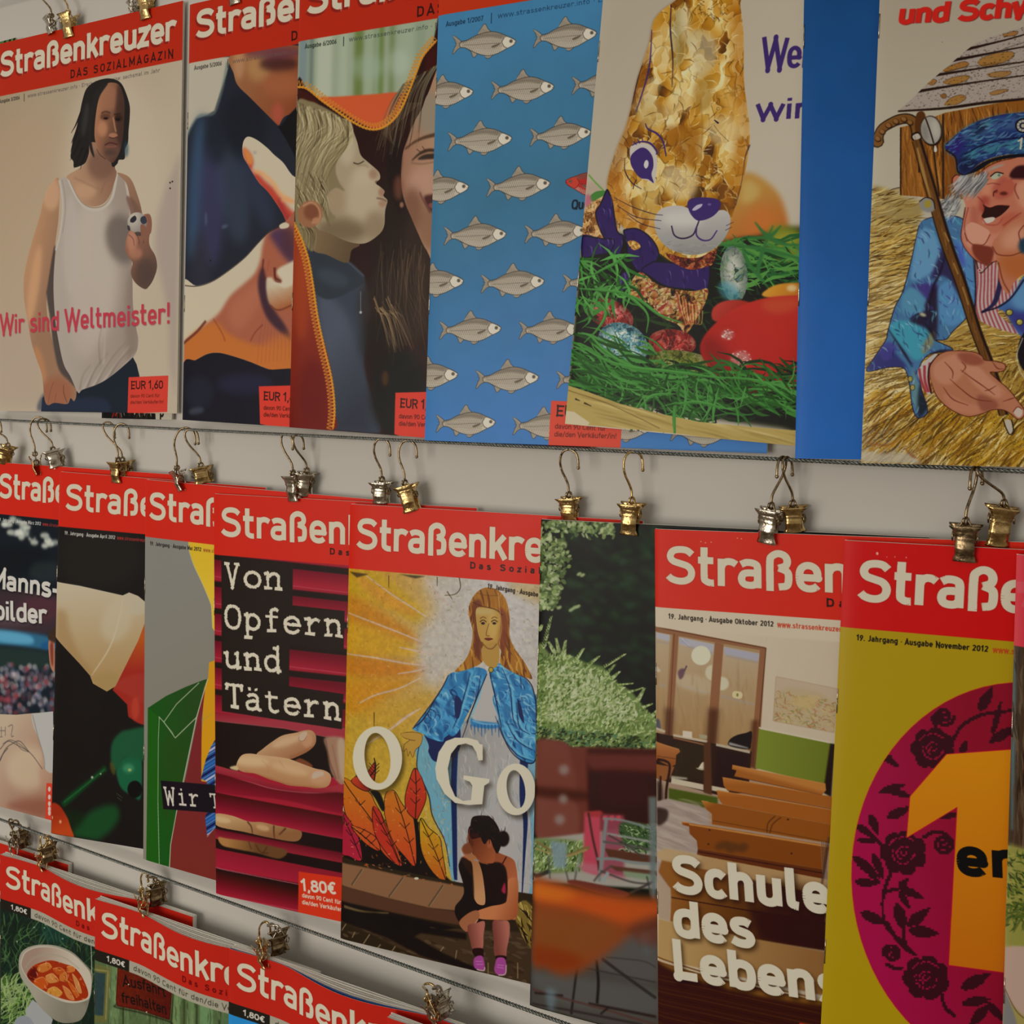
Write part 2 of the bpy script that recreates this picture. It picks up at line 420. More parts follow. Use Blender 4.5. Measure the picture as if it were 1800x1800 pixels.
    def strokes(s, n, box, ln, w, ang, cols, seed, a=1.0, curve=0.0, spread=0.3, ok=None, b=0):
        """n short brush marks inside a picture-space box (x0,y0,x1,y1)"""
        rs = np.random.RandomState(seed); G = [[] for _ in cols]
        for _ in range(n):
            x = box[0] + rs.rand() * (box[2] - box[0]); y = box[1] + rs.rand() * (box[3] - box[1])
            if ok is not None and not ok(x, y): continue
            an = (ang(x, y) if callable(ang) else ang) + (rs.rand() - .5) * 2 * spread
            L = ln * (.5 + rs.rand()); cv = (rs.rand() - .5) * 2 * curve * L
            dx, dy = cos(an), sin(an); w_ = w * (.6 + .8 * rs.rand()) / 2
            t = np.linspace(-.5, .5, 5)
            cx = x + dx * L * t - dy * cv * (1 - 4 * t * t); cy = y + dy * L * t + dx * cv * (1 - 4 * t * t)
            e = w_ * (1 - (2 * t) ** 2 * .85)
            G[rs.randint(len(cols))].append(np.vstack([np.stack([cx - dy * e, cy + dx * e], 1), np.stack([cx + dy * e, cy - dx * e], 1)[::-1]]))
        for g, c in zip(G, cols):
            if g: s.many(g, c, a, b)

    def image(s, name):
        v = np.clip(s.b, 0, 255) / 255.0
        lin = np.where(v <= .04045, v / 12.92, ((v + .055) / 1.055) ** 2.4)
        lin = (lin - SHEEN) / GAIN
        lin = np.clip(lin, 0.004, .92)
        sr_ = np.where(lin <= .0031308, lin * 12.92, 1.055 * lin ** (1 / 2.4) - .055)
        px = np.ones((s.H, s.W, 4), np.float32); px[..., :3] = sr_[::-1]
        im = bpy.data.images.new(name, s.W, s.H)
        im.pixels.foreach_set(px.ravel()); im.update(); im.pack()
        return im
# ------------------------------------------------------------------ materials
def bsdf(name, col, rough=.5, metal=0.0, spec=.5):
    m = bpy.data.materials.new(name); m.use_nodes = True
    b = m.node_tree.nodes['Principled BSDF']
    b.inputs['Base Color'].default_value = (*col, 1); b.inputs['Roughness'].default_value = rough
    b.inputs['Metallic'].default_value = metal; b.inputs['Specular IOR Level'].default_value = spec
    return m


def noisy(m, scale, a, b, detail=4, bump=0.0, stretch=None, rough=None):
    nt = m.node_tree; N = nt.nodes; L = nt.links
    tc = N.new('ShaderNodeTexCoord'); mp = N.new('ShaderNodeMapping'); nz = N.new('ShaderNodeTexNoise')
    nz.inputs['Scale'].default_value = scale; nz.inputs['Detail'].default_value = detail
    if stretch: mp.inputs['Scale'].default_value = stretch
    L.new(tc.outputs['Object'], mp.inputs[0]); L.new(mp.outputs[0], nz.inputs['Vector'])
    rp = N.new('ShaderNodeValToRGB'); rp.color_ramp.elements[0].color = (*a, 1); rp.color_ramp.elements[1].color = (*b, 1)
    rp.color_ramp.elements[0].position = .3; rp.color_ramp.elements[1].position = .7
    L.new(nz.outputs['Fac'], rp.inputs[0]); L.new(rp.outputs[0], N['Principled BSDF'].inputs['Base Color'])
    if bump:
        bp = N.new('ShaderNodeBump'); bp.inputs['Strength'].default_value = bump; bp.inputs['Distance'].default_value = .001
        L.new(nz.outputs['Fac'], bp.inputs['Height']); L.new(bp.outputs[0], N['Principled BSDF'].inputs['Normal'])
    if rough:
        mr = N.new('ShaderNodeMapRange'); mr.inputs['To Min'].default_value = rough[0]; mr.inputs['To Max'].default_value = rough[1]
        L.new(nz.outputs['Fac'], mr.inputs[0]); L.new(mr.outputs[0], N['Principled BSDF'].inputs['Roughness'])
    return m


M_WALL = noisy(bsdf('white_wall_paint', (.8, .8, .8), .75, 0, .2), 3.0, (.565, .545, .51), (.605, .585, .55), 3, .05)
M_PAPER = noisy(bsdf('uncoated_page_paper', (.8, .8, .76), .7, 0, .2), 60, (.84, .81, .74), (.90, .88, .82), 2, 0, (1, 1, 1))
M_EDGE = bsdf('worn_paper_edge', (.74, .70, .64), .8, 0, .2)
M_STEEL = noisy(bsdf('steel_strand', (.32, .33, .32), .45, .85), 900, (.08, .09, .08), (.30, .31, .29), 2)
M_BRASS = noisy(bsdf('brass_plated_steel', (.75, .56, .26), .22, 1.0), 260, (.36, .22, .08), (.84, .62, .28), 4, .5, None, (.14, .34))
M_NICKEL = noisy(bsdf('nickel_plated_steel', (.70, .66, .58), .22, 1.0), 260, (.30, .25, .18), (.78, .72, .60), 4, .5, None, (.12, .32))
M_BRONZE = noisy(bsdf('darkened_bronze_wire', (.42, .33, .20), .28, 1.0), 400, (.14, .10, .06), (.46, .34, .19), 4, .3, None, (.18, .4))
M_BLUE = bsdf('blue_back_cover_ink', (.02, .09, .42), .35)


def print_material(name, im):
    m = bsdf(name, (.8, .8, .8), .40, 0, .12)
    nt = m.node_tree; N = nt.nodes; L = nt.links; B = N['Principled BSDF']
    t = N.new('ShaderNodeTexImage'); t.image = im; t.interpolation = 'Cubic'; t.extension = 'EXTEND'
    uv = N.new('ShaderNodeUVMap'); uv.uv_map = 'print'
    L.new(uv.outputs[0], t.inputs[0])
    # paper tooth: a faint procedural unevenness of ink, gloss and surface
    tc = N.new('ShaderNodeTexCoord'); nz = N.new('ShaderNodeTexNoise'); nz.inputs['Scale'].default_value = 28; nz.inputs['Detail'].default_value = 5
    L.new(tc.outputs['Object'], nz.inputs['Vector'])
    mr = N.new('ShaderNodeMapRange'); mr.inputs['To Min'].default_value = .28; mr.inputs['To Max'].default_value = .46
    L.new(nz.outputs['Fac'], mr.inputs[0]); L.new(mr.outputs[0], B.inputs['Roughness'])
    L.new(t.outputs[0], B.inputs['Base Color'])
    bp = N.new('ShaderNodeBump'); bp.inputs['Strength'].default_value = .12; bp.inputs['Distance'].default_value = .002
    L.new(nz.outputs['Fac'], bp.inputs['Height']); L.new(bp.outputs[0], B.inputs['Normal'])
    return m


# ------------------------------------------------------------------ mesh helpers
def mesh_obj(name, V, F, mats, parent=None, origin=(0, 0, 0), fm=None, uv=None, smooth=True):
    me = bpy.data.meshes.new(name)
    V = np.asarray(V, float) - np.asarray(origin)
    me.from_pydata([tuple(v) for v in V], [], F)
    for m in mats: me.materials.append(m)
    if fm is not None: me.polygons.foreach_set('material_index', fm)
    me.polygons.foreach_set('use_smooth', [smooth] * len(F))
    if uv is not None:
        ul = me.uv_layers.new(name='print')
        li = np.empty(len(me.loops), int); me.loops.foreach_get('vertex_index', li)
        ul.data.foreach_set('uv', np.asarray(uv)[li].astype(np.float32).ravel())
    me.update()
    o = bpy.data.objects.new(name, me); COL.objects.link(o)
    if parent is not None: o.parent = parent
    else: o.location = origin
    return o


def tag(o, label, cat, group=None, kind=None):
    if label: o['label'] = label
    if cat: o['category'] = cat
    if group: o['group'] = group
    if kind: o['kind'] = kind
    return o


def empty(name, loc):
    o = bpy.data.objects.new(name, None); COL.objects.link(o); o.location = tuple(loc)
    o.empty_display_size = .01
    return o


def tube_vf(P, r, n=8, off=0):
    """a round wire through points"""
    P = np.asarray(P, float); T = np.gradient(P, axis=0); T /= np.linalg.norm(T, axis=1)[:, None] + 1e-12
    V = []; ref = np.array([.13, .97, .21]); 
    for i in range(len(P)):
        a = np.cross(T[i], ref); a /= np.linalg.norm(a); b = np.cross(T[i], a)
        for k in range(n):
            V.append(P[i] + r * (cos(2 * pi * k / n) * a + sin(2 * pi * k / n) * b))
    F = []
    for i in range(len(P) - 1):
        for k in range(n):
            F.append((off + i * n + k, off + i * n + (k + 1) % n, off + (i + 1) * n + (k + 1) % n, off + (i + 1) * n + k))
    F.append(tuple(off + k for k in range(n))[::-1]); F.append(tuple(off + (len(P) - 1) * n + k for k in range(n)))
    return V, F


# ------------------------------------------------------------------ magazines
def homog(src, dst):
    A = []; b = []
    for (x, y), (u, v) in zip(src, dst):
        A.append([x, y, 1, 0, 0, 0, -u * x, -u * y]); b.append(u)
        A.append([0, 0, 0, x, y, 1, -v * x, -v * y]); b.append(v)
    h = np.linalg.solve(np.array(A), np.array(b)); return np.append(h, 1).reshape(3, 3)


def happly(H, P):
    q = np.c_[P, np.ones(len(P))] @ H.T
    return q[:, :2] / q[:, 2:]


class Mag:
    def __init__(s, corners, w=210., h=297., dl=.0145, k=.045, bulge=None):
        """corners TL, TR, BR, BL as measured in the photograph, turned into metres on
        the sheet's own plane in front of the wall; w, h in millimetres"""
        s.w, s.h, s.dl, s.k, s.bulge = w, h, dl, k, bulge
        c = np.array(corners, float)
        s.X0 = on_plane(c[:1], dl)[0][0]
        s.off = 0.0
        P = on_plane(c, dl, k, s.X0)
        s.H = homog(P[:, [0, 2]], [(0, 0), (w, 0), (w, h), (0, h)])
        s.Hi = np.linalg.inv(s.H)

    def disp(s, mm):
        u, v = mm[:, 0], mm[:, 1]
        d = -.0009 * np.exp(-np.maximum(u, 0) / 2.6)
        if s.bulge is not None: d = d + s.bulge(u / s.w, v / s.h)
        return d

    def to_mm(s, px):
        d = ray(px); mm = None; off = 0.0
        for _ in range(1 if s.bulge is None else 4):
            t = (-s.dl - off + s.k * (CAMP[0] - s.X0) - CAMP[1]) / (d[:, 1] - s.k * d[:, 0])
            P = CAMP + t[:, None] * d
            mm = happly(s.H, P[:, [0, 2]]); off = s.disp(mm)
        return mm

    def pt(s, mm, back=0.0, frac=1.0):
        XZ = happly(s.Hi, np.asarray(mm, float))
        y = -s.dl + s.k * (XZ[:, 0] - s.X0) - s.disp(np.asarray(mm, float)) * frac + back
        return np.c_[XZ[:, 0], y, XZ[:, 1]]

    def sheet(s, name, mats, parent, org, t0, t1, inset=(0, 0, 0, 0), frac=1.0, uv=False, nu=34, nv=30, f1=None):
        """a sheet between depths t0 (front) and t1 (back) behind the cover's front face"""
        l, t, r, b = inset
        us = np.r_[0, .6, 1.4, 2.5, 4, 6.5, 10, np.linspace(15, s.w, nu - 6)]
        us = l + us / s.w * (s.w - l - r); vs = t + np.linspace(0, s.h - t - b, nv)
        U, Vv = np.meshgrid(us, vs); mm = np.c_[U.ravel(), Vv.ravel()]
        n = len(us); m = len(vs)
        A = s.pt(mm, t0, frac); B = s.pt(mm, t1, frac if f1 is None else f1)
        V = np.vstack([A, B]); F = []; fm = []
        N = n * m
        for j in range(m - 1):
            for i in range(n - 1):
                a = j * n + i
                F.append((a, a + n, a + n + 1, a + 1)); fm.append(0)
                F.append((N + a, N + a + 1, N + a + n + 1, N + a + n)); fm.append(1 if len(mats) > 1 else 0)
        rim = [i for i in range(n)] + [j * n + n - 1 for j in range(1, m)] + [(m - 1) * n + i for i in range(n - 2, -1, -1)] + [j * n for j in range(m - 2, 0, -1)]
        R0 = len(V); V = np.vstack([V, A[rim], B[rim]]); nr = len(rim)
        for q in range(nr):
            q2 = (q + 1) % nr
            F.append((R0 + q, R0 + q2, R0 + nr + q2, R0 + nr + q)); fm.append(1 if len(mats) > 1 else 0)
        uvs = None
        if uv:
            q = np.c_[mm[:, 0] / s.w, 1 - mm[:, 1] / s.h]; uvs = np.vstack([q, q, q[rim], q[rim]])
        return mesh_obj(name, V, F, mats, parent, org, fm, uvs)


MAGS = {}


def magazine(key, label, group, corners, art, base='cc2418', w=210., h=297., dl=.0145, res=3.6, bulge=None, k=.045,
             thick=.0012, sheets=1, name='magazine', page_mats=None):
    m = Mag(corners, w, h, dl, k, bulge); MAGS[key] = m
    cv = Cover(m, res, base)
    art(cv)
    mat = print_material('printed_cover_' + key, cv.image('cover_print_' + key))
    org = m.pt([[w / 2, h]], thick)[0]
    root = empty(name, org); tag(root, label, 'magazine', group)
    m.sheet('front_cover', [mat, M_EDGE], root, org, 0, .0002, uv=True)
    n = sheets
    for i in range(n):
        f = 1 - (i + 1) / (n + 1) if n > 1 else 1.0
        a = .00025 + i * thick / n; b = .00025 + (i + .86) * thick / n
        o = m.sheet('page_block' if n == 1 else 'page', [(page_mats or {}).get(i, M_PAPER)], root, org, a, b, (.5, .15 + .2 * (i % 2), .5, .4), frac=f, nu=24, nv=14)
    m.sheet('back_cover', [M_PAPER], root, org, thick + .0003, thick + .0005, frac=0.0 if n > 1 else 1.0, nu=24, nv=14)
    # two wire staples through the fold
    for fv in (.28, .72):
        c = m.pt([[.3, h * fv - 6], [.3, h * fv + 6]], -.0002)
        V, F = tube_vf(np.linspace(c[0], c[1], 4), .0003, 6)
        mesh_obj('staple', V, F, [M_NICKEL], root, org)
    return root


# ------------------------------------------------------------------ hook clips
HOOK = np.array([(6.3, -10.5), (6.2, -7), (5.2, -3), (3, -.8), (0, 0), (-3.2, -1), (-5, -4), (-5, -8), (-3.4, -12), (-.6, -16), (1.4, -19.5), (2.0, -23.5)])


def plate(J0, J1, side, wtop, wmid, wbot, out0, lip, thick=.00055, sgn=-1):
    """one pressed jaw: flared ribbed lever on top, waist, flat tongue; sgn -1 = towards the room"""
    ny, nx = 22, 7; V = []; L = J1 - J0; Ln = np.linalg.norm(L); ez = L / Ln
    ex = side - ez * (side @ ez); ex /= np.linalg.norm(ex); ey = np.cross(ez, ex); 
    if ey[1] * sgn < 0: ey = -ey
    for lay in (0, 1):
        for j in range(ny):
            t = j / (ny - 1)
            w = np.interp(t, [0, .07, .22, .38, .8, .94, 1], [wtop, wtop * .96, wmid * 1.02, wmid, wmid * .97, wbot, wbot])
            o = np.interp(t, [0, .12, .3, .45, .62, .85, 1], [out0, out0 * .8, .0016, .0012, .0018, .0006, lip])
            o += .00028 * sin(t * 2 * pi / .075) * (1 if .04 < t < .27 else 0)
            for i in range(nx):
                q = i / (nx - 1) * 2 - 1
                bow = (1 - q * q) * .0008 if t > .3 else (1 - q * q) * .0003
                V.append(J0 + L * t + ex * q * w / 2 * (1 if abs(q) < .99 or t > .06 else 1.12) + ey * (o + bow - lay * thick))
    F = []; N = nx * ny
    for j in range(ny - 1):
        for i in range(nx - 1):
            a = j * nx + i; F.append((a, a + 1, a + nx + 1, a + nx)); F.append((N + a, N + a + nx, N + a + nx + 1, N + a + 1))
    rim = list(range(nx)) + [j * nx + nx - 1 for j in range(1, ny)] + [(ny - 1) * nx + i for i in range(nx - 2, -1, -1)] + [j * nx for j in range(ny - 2, 0, -1)]
    for a, b in zip(rim, rim[1:] + rim[:1]): F.append((a, N + a, N + b, b))
    return V, F


def hook_clip(label, T, J0, J1, key, yaw=0, flip=1, jyaw=0, mat=None, hmat=None, wire_y=.0125, group='hook clips on the middle cable', thk=.0036, size=1.0, hs=1.0):
    """T picture point of the hook over the cable, J0/J1 top and tongue end of the jaws"""
    mat = mat or M_NICKEL; hmat = hmat or M_BRONZE
    m = MAGS[key]
    mm = m.to_mm([J1]); ysurf = -m.pt(mm)[0][1]
    Tp = on_plane([T], wire_y)[0] + np.array([0, 0, .0009])
    P1 = on_plane([J1], ysurf + .0010)[0]; P0 = on_plane([J0], ysurf + .0014)[0]
    root = empty('hook_clip', P1); tag(root, label, 'clip', group)
    ez = (P1 - P0) / np.linalg.norm(P1 - P0)
    E = P0 - ez * .0035 + np.array([0, .0018, 0])
    # hook wire
    hs = hs * min(1.12, max(.5, np.linalg.norm(Tp - E) / .0262))
    H = catmull(HOOK * hs, False, 5) / 1000.0; H[:, 0] *= flip
    ca, sa = cos(radians(yaw)), sin(radians(yaw))
    W = Tp + np.stack([H[:, 0] * ca, H[:, 0] * sa, H[:, 1]], 1)
    t = np.linspace(0, 1, len(W)); t = np.clip((t - .42) / .58, 0, 1)[:, None]; t = t * t * (3 - 2 * t)
    W = W + t * (E - W[-1])
    e2 = np.array([0.6, .8, 0]); loop = [W[-1] + .0016 * (np.array([0, 0, -1]) * (1 - cos(a)) + e2 * sin(a)) for a in np.linspace(.3, 5.6, 10)]
    V, F = tube_vf(np.vstack([W, loop]), .00068, 8)
    k_ = len(V)
    h = mesh_obj('hook', V, F, [hmat], root, P1)
    tip = W[0]; bV = []; bF = []
    # little ball on the tip
    for i in range(6):
        th = pi * i / 5
        for q in range(8): bV.append(tip + .00105 * np.array([sin(th) * cos(q * pi / 4), sin(th) * sin(q * pi / 4), cos(th)]))
    for i in range(5):
        for q in range(8): bF.append((i * 8 + q, i * 8 + (q + 1) % 8, (i + 1) * 8 + (q + 1) % 8, (i + 1) * 8 + q))
    mesh_obj('ball_tip', bV, bF, [hmat], h, P1)
    # jaws
    cj, sj = cos(radians(jyaw)), sin(radians(jyaw)); side = np.array([cj, sj, 0])
    z = size
    V, F = plate(P0, P1, side, .0118 * z, .0084 * z, .0098 * z, .0034, .0002, sgn=-1)
    mesh_obj('front_jaw', V, F, [mat], root, P1)
    off = np.array([0, thk, 0])
    V, F = plate(P0 + off * .62, P1 + off, side, .0128 * z, .0086 * z, .0098 * z, .0040, .0, sgn=1)
    mesh_obj('back_jaw', V, F, [mat], root, P1)
    # triangular bail through the hinge and the coil rings at both ends of the hinge
    mid = P0 + ez * .0052 + off * .35
    tri = [E, mid - side * .0052 * z, mid + side * .0052 * z, E + side * .0003]
    V, F = tube_vf(np.vstack([np.linspace(tri[i], tri[i + 1], 5)[: 5 if i == 2 else 4] for i in range(3)]), .00048, 6)
    mesh_obj('bail', V, F, [hmat], root, P1)
    for sg in (-1, 1):
        c = mid + side * sg * .0050 * z; ring = [c + .0021 * (np.array([0, 1, 0]) * cos(a) + np.array([0, 0, 1]) * sin(a)) + side * sg * .0004 * a / 6 for a in np.linspace(0, 2 * pi, 15)]
        V, F = tube_vf(ring, .00042, 6); mesh_obj('spring_ring', V, F, [hmat], root, P1)
    return root


# ------------------------------------------------------------------ wall and cables
def wall():
    nx, nz = 2, 2
    V = [(-4, 0, -.2), (2.2, 0, -.2), (2.2, 0, 3.0), (-4, 0, 3.0), (-4, .12, -.2), (2.2, .12, -.2), (2.2, .12, 3.0), (-4, .12, 3.0)]
    F = [(0, 1, 2, 3), (5, 4, 7, 6), (1, 5, 6, 2), (4, 0, 3, 7), (3, 2, 6, 7), (4, 5, 1, 0)]
    o = mesh_obj('wall_back', V, F, [M_WALL], None, (0, 0, 0), smooth=False); tag(o, 'white painted wall behind the hanging magazines', 'wall', kind='structure')
    o['kind'] = 'structure'


def cable(label, p0, p1, y=.0125, r=.00052):
    A, B = on_plane([p0, p1], y); d = (B - A) / np.linalg.norm(B - A)
    A2 = A - d * .25; B2 = B + d * .18; Ln = np.linalg.norm(B2 - A2); n = int(Ln / .0009)
    up_ = np.array([0, 0, 1.]); s2 = np.cross(d, up_); V = []; F = []
    root = empty('steel_cable', A2); tag(root, label, 'cable', 'steel cables across the wall')
    sp = np.linspace(0, Ln, n)
    for k in range(3):
        ph = 2 * pi * k / 3 + sp / .0062 * 2 * pi
        P = A2 + d * sp[:, None] + r * 1.12 * (np.cos(ph)[:, None] * up_ + np.sin(ph)[:, None] * s2)
        V, F = tube_vf(P, r, 6)
        mesh_obj('strand', V, F, [M_STEEL], root, A2)
    return root
# ------------------------------------------------------------------ what is printed on the covers
RED = '#b6261a'; CREAM = '#b9ae96'


def master12(c, red=RED, fx=1.0, x0=6.6):
    """the masthead of the later issues: upright rounded capitals on a red band"""
    c.f([(-5, -5), (c.m.w + 5, -5), (c.m.w + 5, 42.6), (-5, 42.6)], red, sm=False, mm=True)
    c.text('Straßenkreuzer', (x0, 29), (x0 + 184 * fx, 29), 20.0, CREAM, wt=.19, mm=True, out=('#8d1710', .02, .55), track=.012)
    c.text('Das Sozialmagazin', (88.5 * fx, 36), (176 * fx, 36), 3.9, '#2a0f10', wt=.22, mm=True, track=.42)


def line12(c, st, x, y, w, h, col, www=None, wx=None, wcol='#c0392b', fx=1.0):
    w = 54 * fx * (len(st) / 35.0)
    c.text(st, (x, 48.4), (x + w, 48.4), 2.7, col, wt=.19, mm=True, track=.10)
    if www: c.text(www, (x + w + 1.6, 48.4), (x + w + 1.6 + 37 * fx, 48.4), 2.7, wcol, wt=.19, mm=True, track=.10)


def master06(c, red='#a32717', base=25.0, word=(7, 204)):
    """the masthead of the earlier issues: heavy letters with a hatched shadow"""
    c.f([(-5, -5), (c.m.w + 5, -5), (c.m.w + 5, 42), (-5, 42)], red, sm=False, mm=True)
    for i in range(5):
        c.text('Straßenkreuzer', (word[0] - .28 * i, base + .42 * i), (word[1] - .28 * i, base + .42 * i), 19.0, ['#7c1f18', '#c2a79a'][i % 2], wt=.235, mm=True)
    c.text('Straßenkreuzer', (word[0], base), (word[1], base), 19.0, CREAM, wt=.225, mm=True, out=('#7a1c14', .02, .35), track=.01)
    c.text('DAS SOZIALMAGAZIN', (91, 39), (203, 39), 6.0, '#2a0f12', wt=.17, mm=True, track=.26)


def line06(c, iss, col='#23201e', col2='#4a4440'):
    c.text('Ausgabe ' + iss, (6, 47.6), (31.5, 47.6), 2.9, col, wt=.14, mm=True, track=.06)
    c.f([(36.6, 43.8), (37.1, 43.8), (37.1, 50), (36.6, 50)], col, sm=False, mm=True)
    c.text('www.strassenkreuzer.info • Erscheinungsweise: sechsmal im Jahr', (41, 47.6), (188, 47.6), 2.9, col2, wt=.12, mm=True, track=.04)


SKIN, SKIN2, SKIN3 = '#b98c68', '#8a5c42', '#5c3a2c'


def art_A(c):
    # studio backdrop, a soft shade at the right
    c.f([(-40, 0), (340, 0), (340, 760), (-40, 760)], ('g', (20, 0), '#8f7c62', (250, 300), '#a89a83'), sm=False)
    c.el(60, 480, 130, 300, '#a3876a', .45, 30)
    c.el(200, 330, 90, 210, '#b0a18a', .7, 30)
    c.f([(322, 300), (300, 310), (285, 350), (275, 390), (272, 440), (285, 500), (296, 560), (300, 650), (322, 700)], '#8c7c76', .55, 9)
    c.el(20, 660, 60, 110, '#9b8a7c', .5, 25)
    master06(c, '#a32717', 26.6)
    line06(c, '3/2006')
    # right forearm raised with the ball, its shade on the vest comes later
    # trousers
    c.f([(72, 728), (74, 700), (90, 680), (130, 690), (180, 665), (232, 625), (240, 640), (245, 660), (250, 730)], '#1f242c', sm=False)
    c.f([(72, 728), (78, 690), (105, 700), (180, 700), (185, 728)], '#2a3244', .6, 4)
    # left arm (picture left)
    arm = [(104, 315), (88, 325), (78, 345), (70, 380), (55, 430), (43, 480), (42, 520), (48, 560), (55, 600), (64, 630), (74, 660), (78, 700), (84, 712),
           (96, 708), (118, 710), (124, 700), (130, 705), (134, 696), (133, 680), (122, 668), (108, 655), (98, 630), (92, 600), (84, 560), (82, 520), (92, 470), (98, 420), (103, 380)]
    c.f(arm, ('g', (50, 420), '#a97f5c', (100, 440), '#8a6850'))
    c.inside(arm)
    c.el(90, 340, 16, 30, '#b58e6e', .8, 6); c.el(60, 500, 9, 70, '#b98c66', .8, 7, 8); c.el(95, 560, 10, 60, '#8a6448', .6, 7)
    c.el(100, 690, 28, 28, '#8c543c', .75, 9); c.el(70, 640, 8, 34, '#a8744f', .8, 6, -14)
    c.l([(84, 712), (88, 690), (94, 672)], 1.2, '#6a3c2c', .7, .5); c.l([(96, 708), (99, 690)], 1, '#6a3c2c', .7, .5); c.l([(118, 708), (112, 690), (112, 676)], 1.6, '#5a3326', .8, .6)
    c.inside(None)
    c.f([(82, 520), (84, 500), (97, 430), (98, 520), (104, 590), (118, 640), (134, 680), (120, 668), (104, 650), (94, 610), (88, 560)], '#3a3230', .85, 2)
    # shirt body
    vest = [(104, 316), (108, 340), (110, 370), (106, 410), (98, 440), (94, 500), (97, 560), (103, 600), (112, 640), (124, 662), (137, 690),
            (145, 685), (170, 676), (190, 665), (215, 645), (238, 622), (243, 598), (240, 580), (234, 540), (233, 500), (231, 440), (226, 360), (219, 312),
            (206, 306), (203, 322), (198, 345), (185, 362), (165, 368), (148, 362), (134, 345), (124, 320), (118, 312)]
    c.f(vest, ('g', (100, 480), '#9d9184', (235, 480), '#8a7c70'))
    c.inside(vest)
    c.el(165, 470, 45, 130, '#a99c8c', .9, 18); c.el(125, 430, 14, 90, '#a59a8e', .8, 8); c.el(150, 560, 30, 70, '#a5978a', .7, 14)
    c.el(214, 420, 28, 44, '#61564f', .85, 9, -12); c.el(232, 560, 12, 90, '#7b6c60', .8, 8); c.el(225, 320, 8, 40, '#8e8075', .6, 5)
    for a, b, w in (((150, 690), (190, 620), 5), ((165, 684), (222, 600), 4), ((140, 685), (160, 640), 3), ((190, 668), (235, 610), 5), ((176, 640), (180, 570), 3)):
        c.l([a, ((a[0] + b[0]) / 2 - 4, (a[1] + b[1]) / 2 - 3), b], (w, 1), '#6f6259', .7, 2.2)
        c.l([(a[0] + 6, a[1]), (b[0] + 5, b[1] + 8)], (w, 1), '#aea294', .7, 2)
    c.inside(None)
    c.l([(104, 316), (109, 342), (110, 372), (105, 412), (98, 440)], 4.5, '#a99f92', 1, .7); c.l([(109, 316), (114, 342), (115, 372), (110, 410)], 1, '#6f6258', .7, .6)
    c.l([(118, 310), (125, 328), (136, 349), (150, 364), (166, 369), (184, 364), (197, 348), (203, 324), (206, 304)], 5, '#aba092', 1, .7)
    c.l([(123, 318), (138, 348), (151, 361), (166, 365), (182, 361), (194, 346), (200, 322)], 1.2, '#6b5448', .8, .6)
    c.l([(219, 310), (224, 340), (229, 375)], 4, '#a59a8c', 1, .7)
    # neck and chest
    neck = [(117, 312), (122, 306), (142, 294), (152, 282), (150, 262), (158, 250), (204, 252), (202, 292), (205, 304), (200, 324), (192, 346), (180, 359), (164, 363), (148, 358), (134, 340), (126, 322)]
    c.f(neck, ('g', (140, 340), '#a07c60', (205, 300), '#7c5a48'))
    c.inside(neck); c.el(178, 290, 24, 26, '#6a4c3e', .75, 7); c.el(150, 335, 20, 14, '#ac8768', .8, 6); c.l([(130, 312), (160, 326), (176, 334)], 3, '#8a684f', .8, 2); c.l([(200, 308), (184, 322), (178, 340)], 3, '#7c5b47', .8, 2); c.inside(None)
    # right upper arm
    c.f([(206, 304), (222, 308), (232, 318), (240, 338), (248, 365), (252, 395), (246, 402), (236, 372), (228, 345), (222, 322)], ('g', (215, 320), '#8c6a52', (252, 380), '#745444'))
    c.f([(222, 345), (236, 352), (247, 372), (252, 398), (247, 408), (234, 392), (228, 370)], '#6c5044', .9, 2)
    # forearm and hand
    fore = [(228, 404), (222, 420), (220, 440), (226, 452), (233, 462), (230, 480), (238, 497), (254, 508), (262, 503), (270, 490), (276, 470), (273, 450), (264, 434), (262, 420), (266, 396), (264, 378), (256, 376), (248, 380), (236, 385)]
    c.f(fore, ('g', (225, 420), '#8a5c48', (262, 480), '#574238'))
    c.inside(fore); c.el(232, 424, 9, 20, '#a8745c', .8, 4); c.el(256, 480, 18, 26, '#4c3c36', .8, 7); c.el(238, 445, 12, 10, '#9c6a52', .8, 4)
    for q in ([(226, 412), (234, 420), (236, 432)], [(233, 404), (243, 418), (245, 430)], [(242, 402), (252, 416), (252, 428)], [(254, 400), (258, 412)]): c.l(q, 1.3, '#4c3028', .8, .5)
    c.inside(None)
    c.el(241, 391, 17, 18, ('r', (234, 382), '#b2a898', (258, 404), '#6e655e'))
    c.f([(230, 384), (237, 379), (240, 385), (235, 391), (229, 390)], '#2b2a2e'); c.f([(248, 382), (255, 380), (258, 390), (252, 394), (247, 389)], '#33363e'); c.f([(224, 396), (228, 398), (229, 405), (225, 404)], '#2b2a2e', .8)
    c.f([(238, 408), (246, 408), (248, 414), (240, 414)], '#3a3634', .8)
    for q in ([(256, 378), (264, 378), (267, 392), (265, 410), (258, 408), (260, 392)], [(247, 396), (254, 396), (259, 408), (257, 424), (249, 416)]): c.f(q, '#7a5242'); 
    # head
    hair = [(203, 140), (186, 138), (166, 144), (152, 156), (145, 176), (140, 200), (134, 226), (128, 246), (126, 262), (124, 276), (129, 284), (130, 294), (140, 292), (150, 286), (156, 270), (160, 250), (190, 260), (197, 292), (206, 288), (209, 281), (219, 279), (220, 262), (225, 250), (226, 230), (228, 206), (228, 186), (222, 165), (214, 148)]
    c.f(hair, '#22201f')
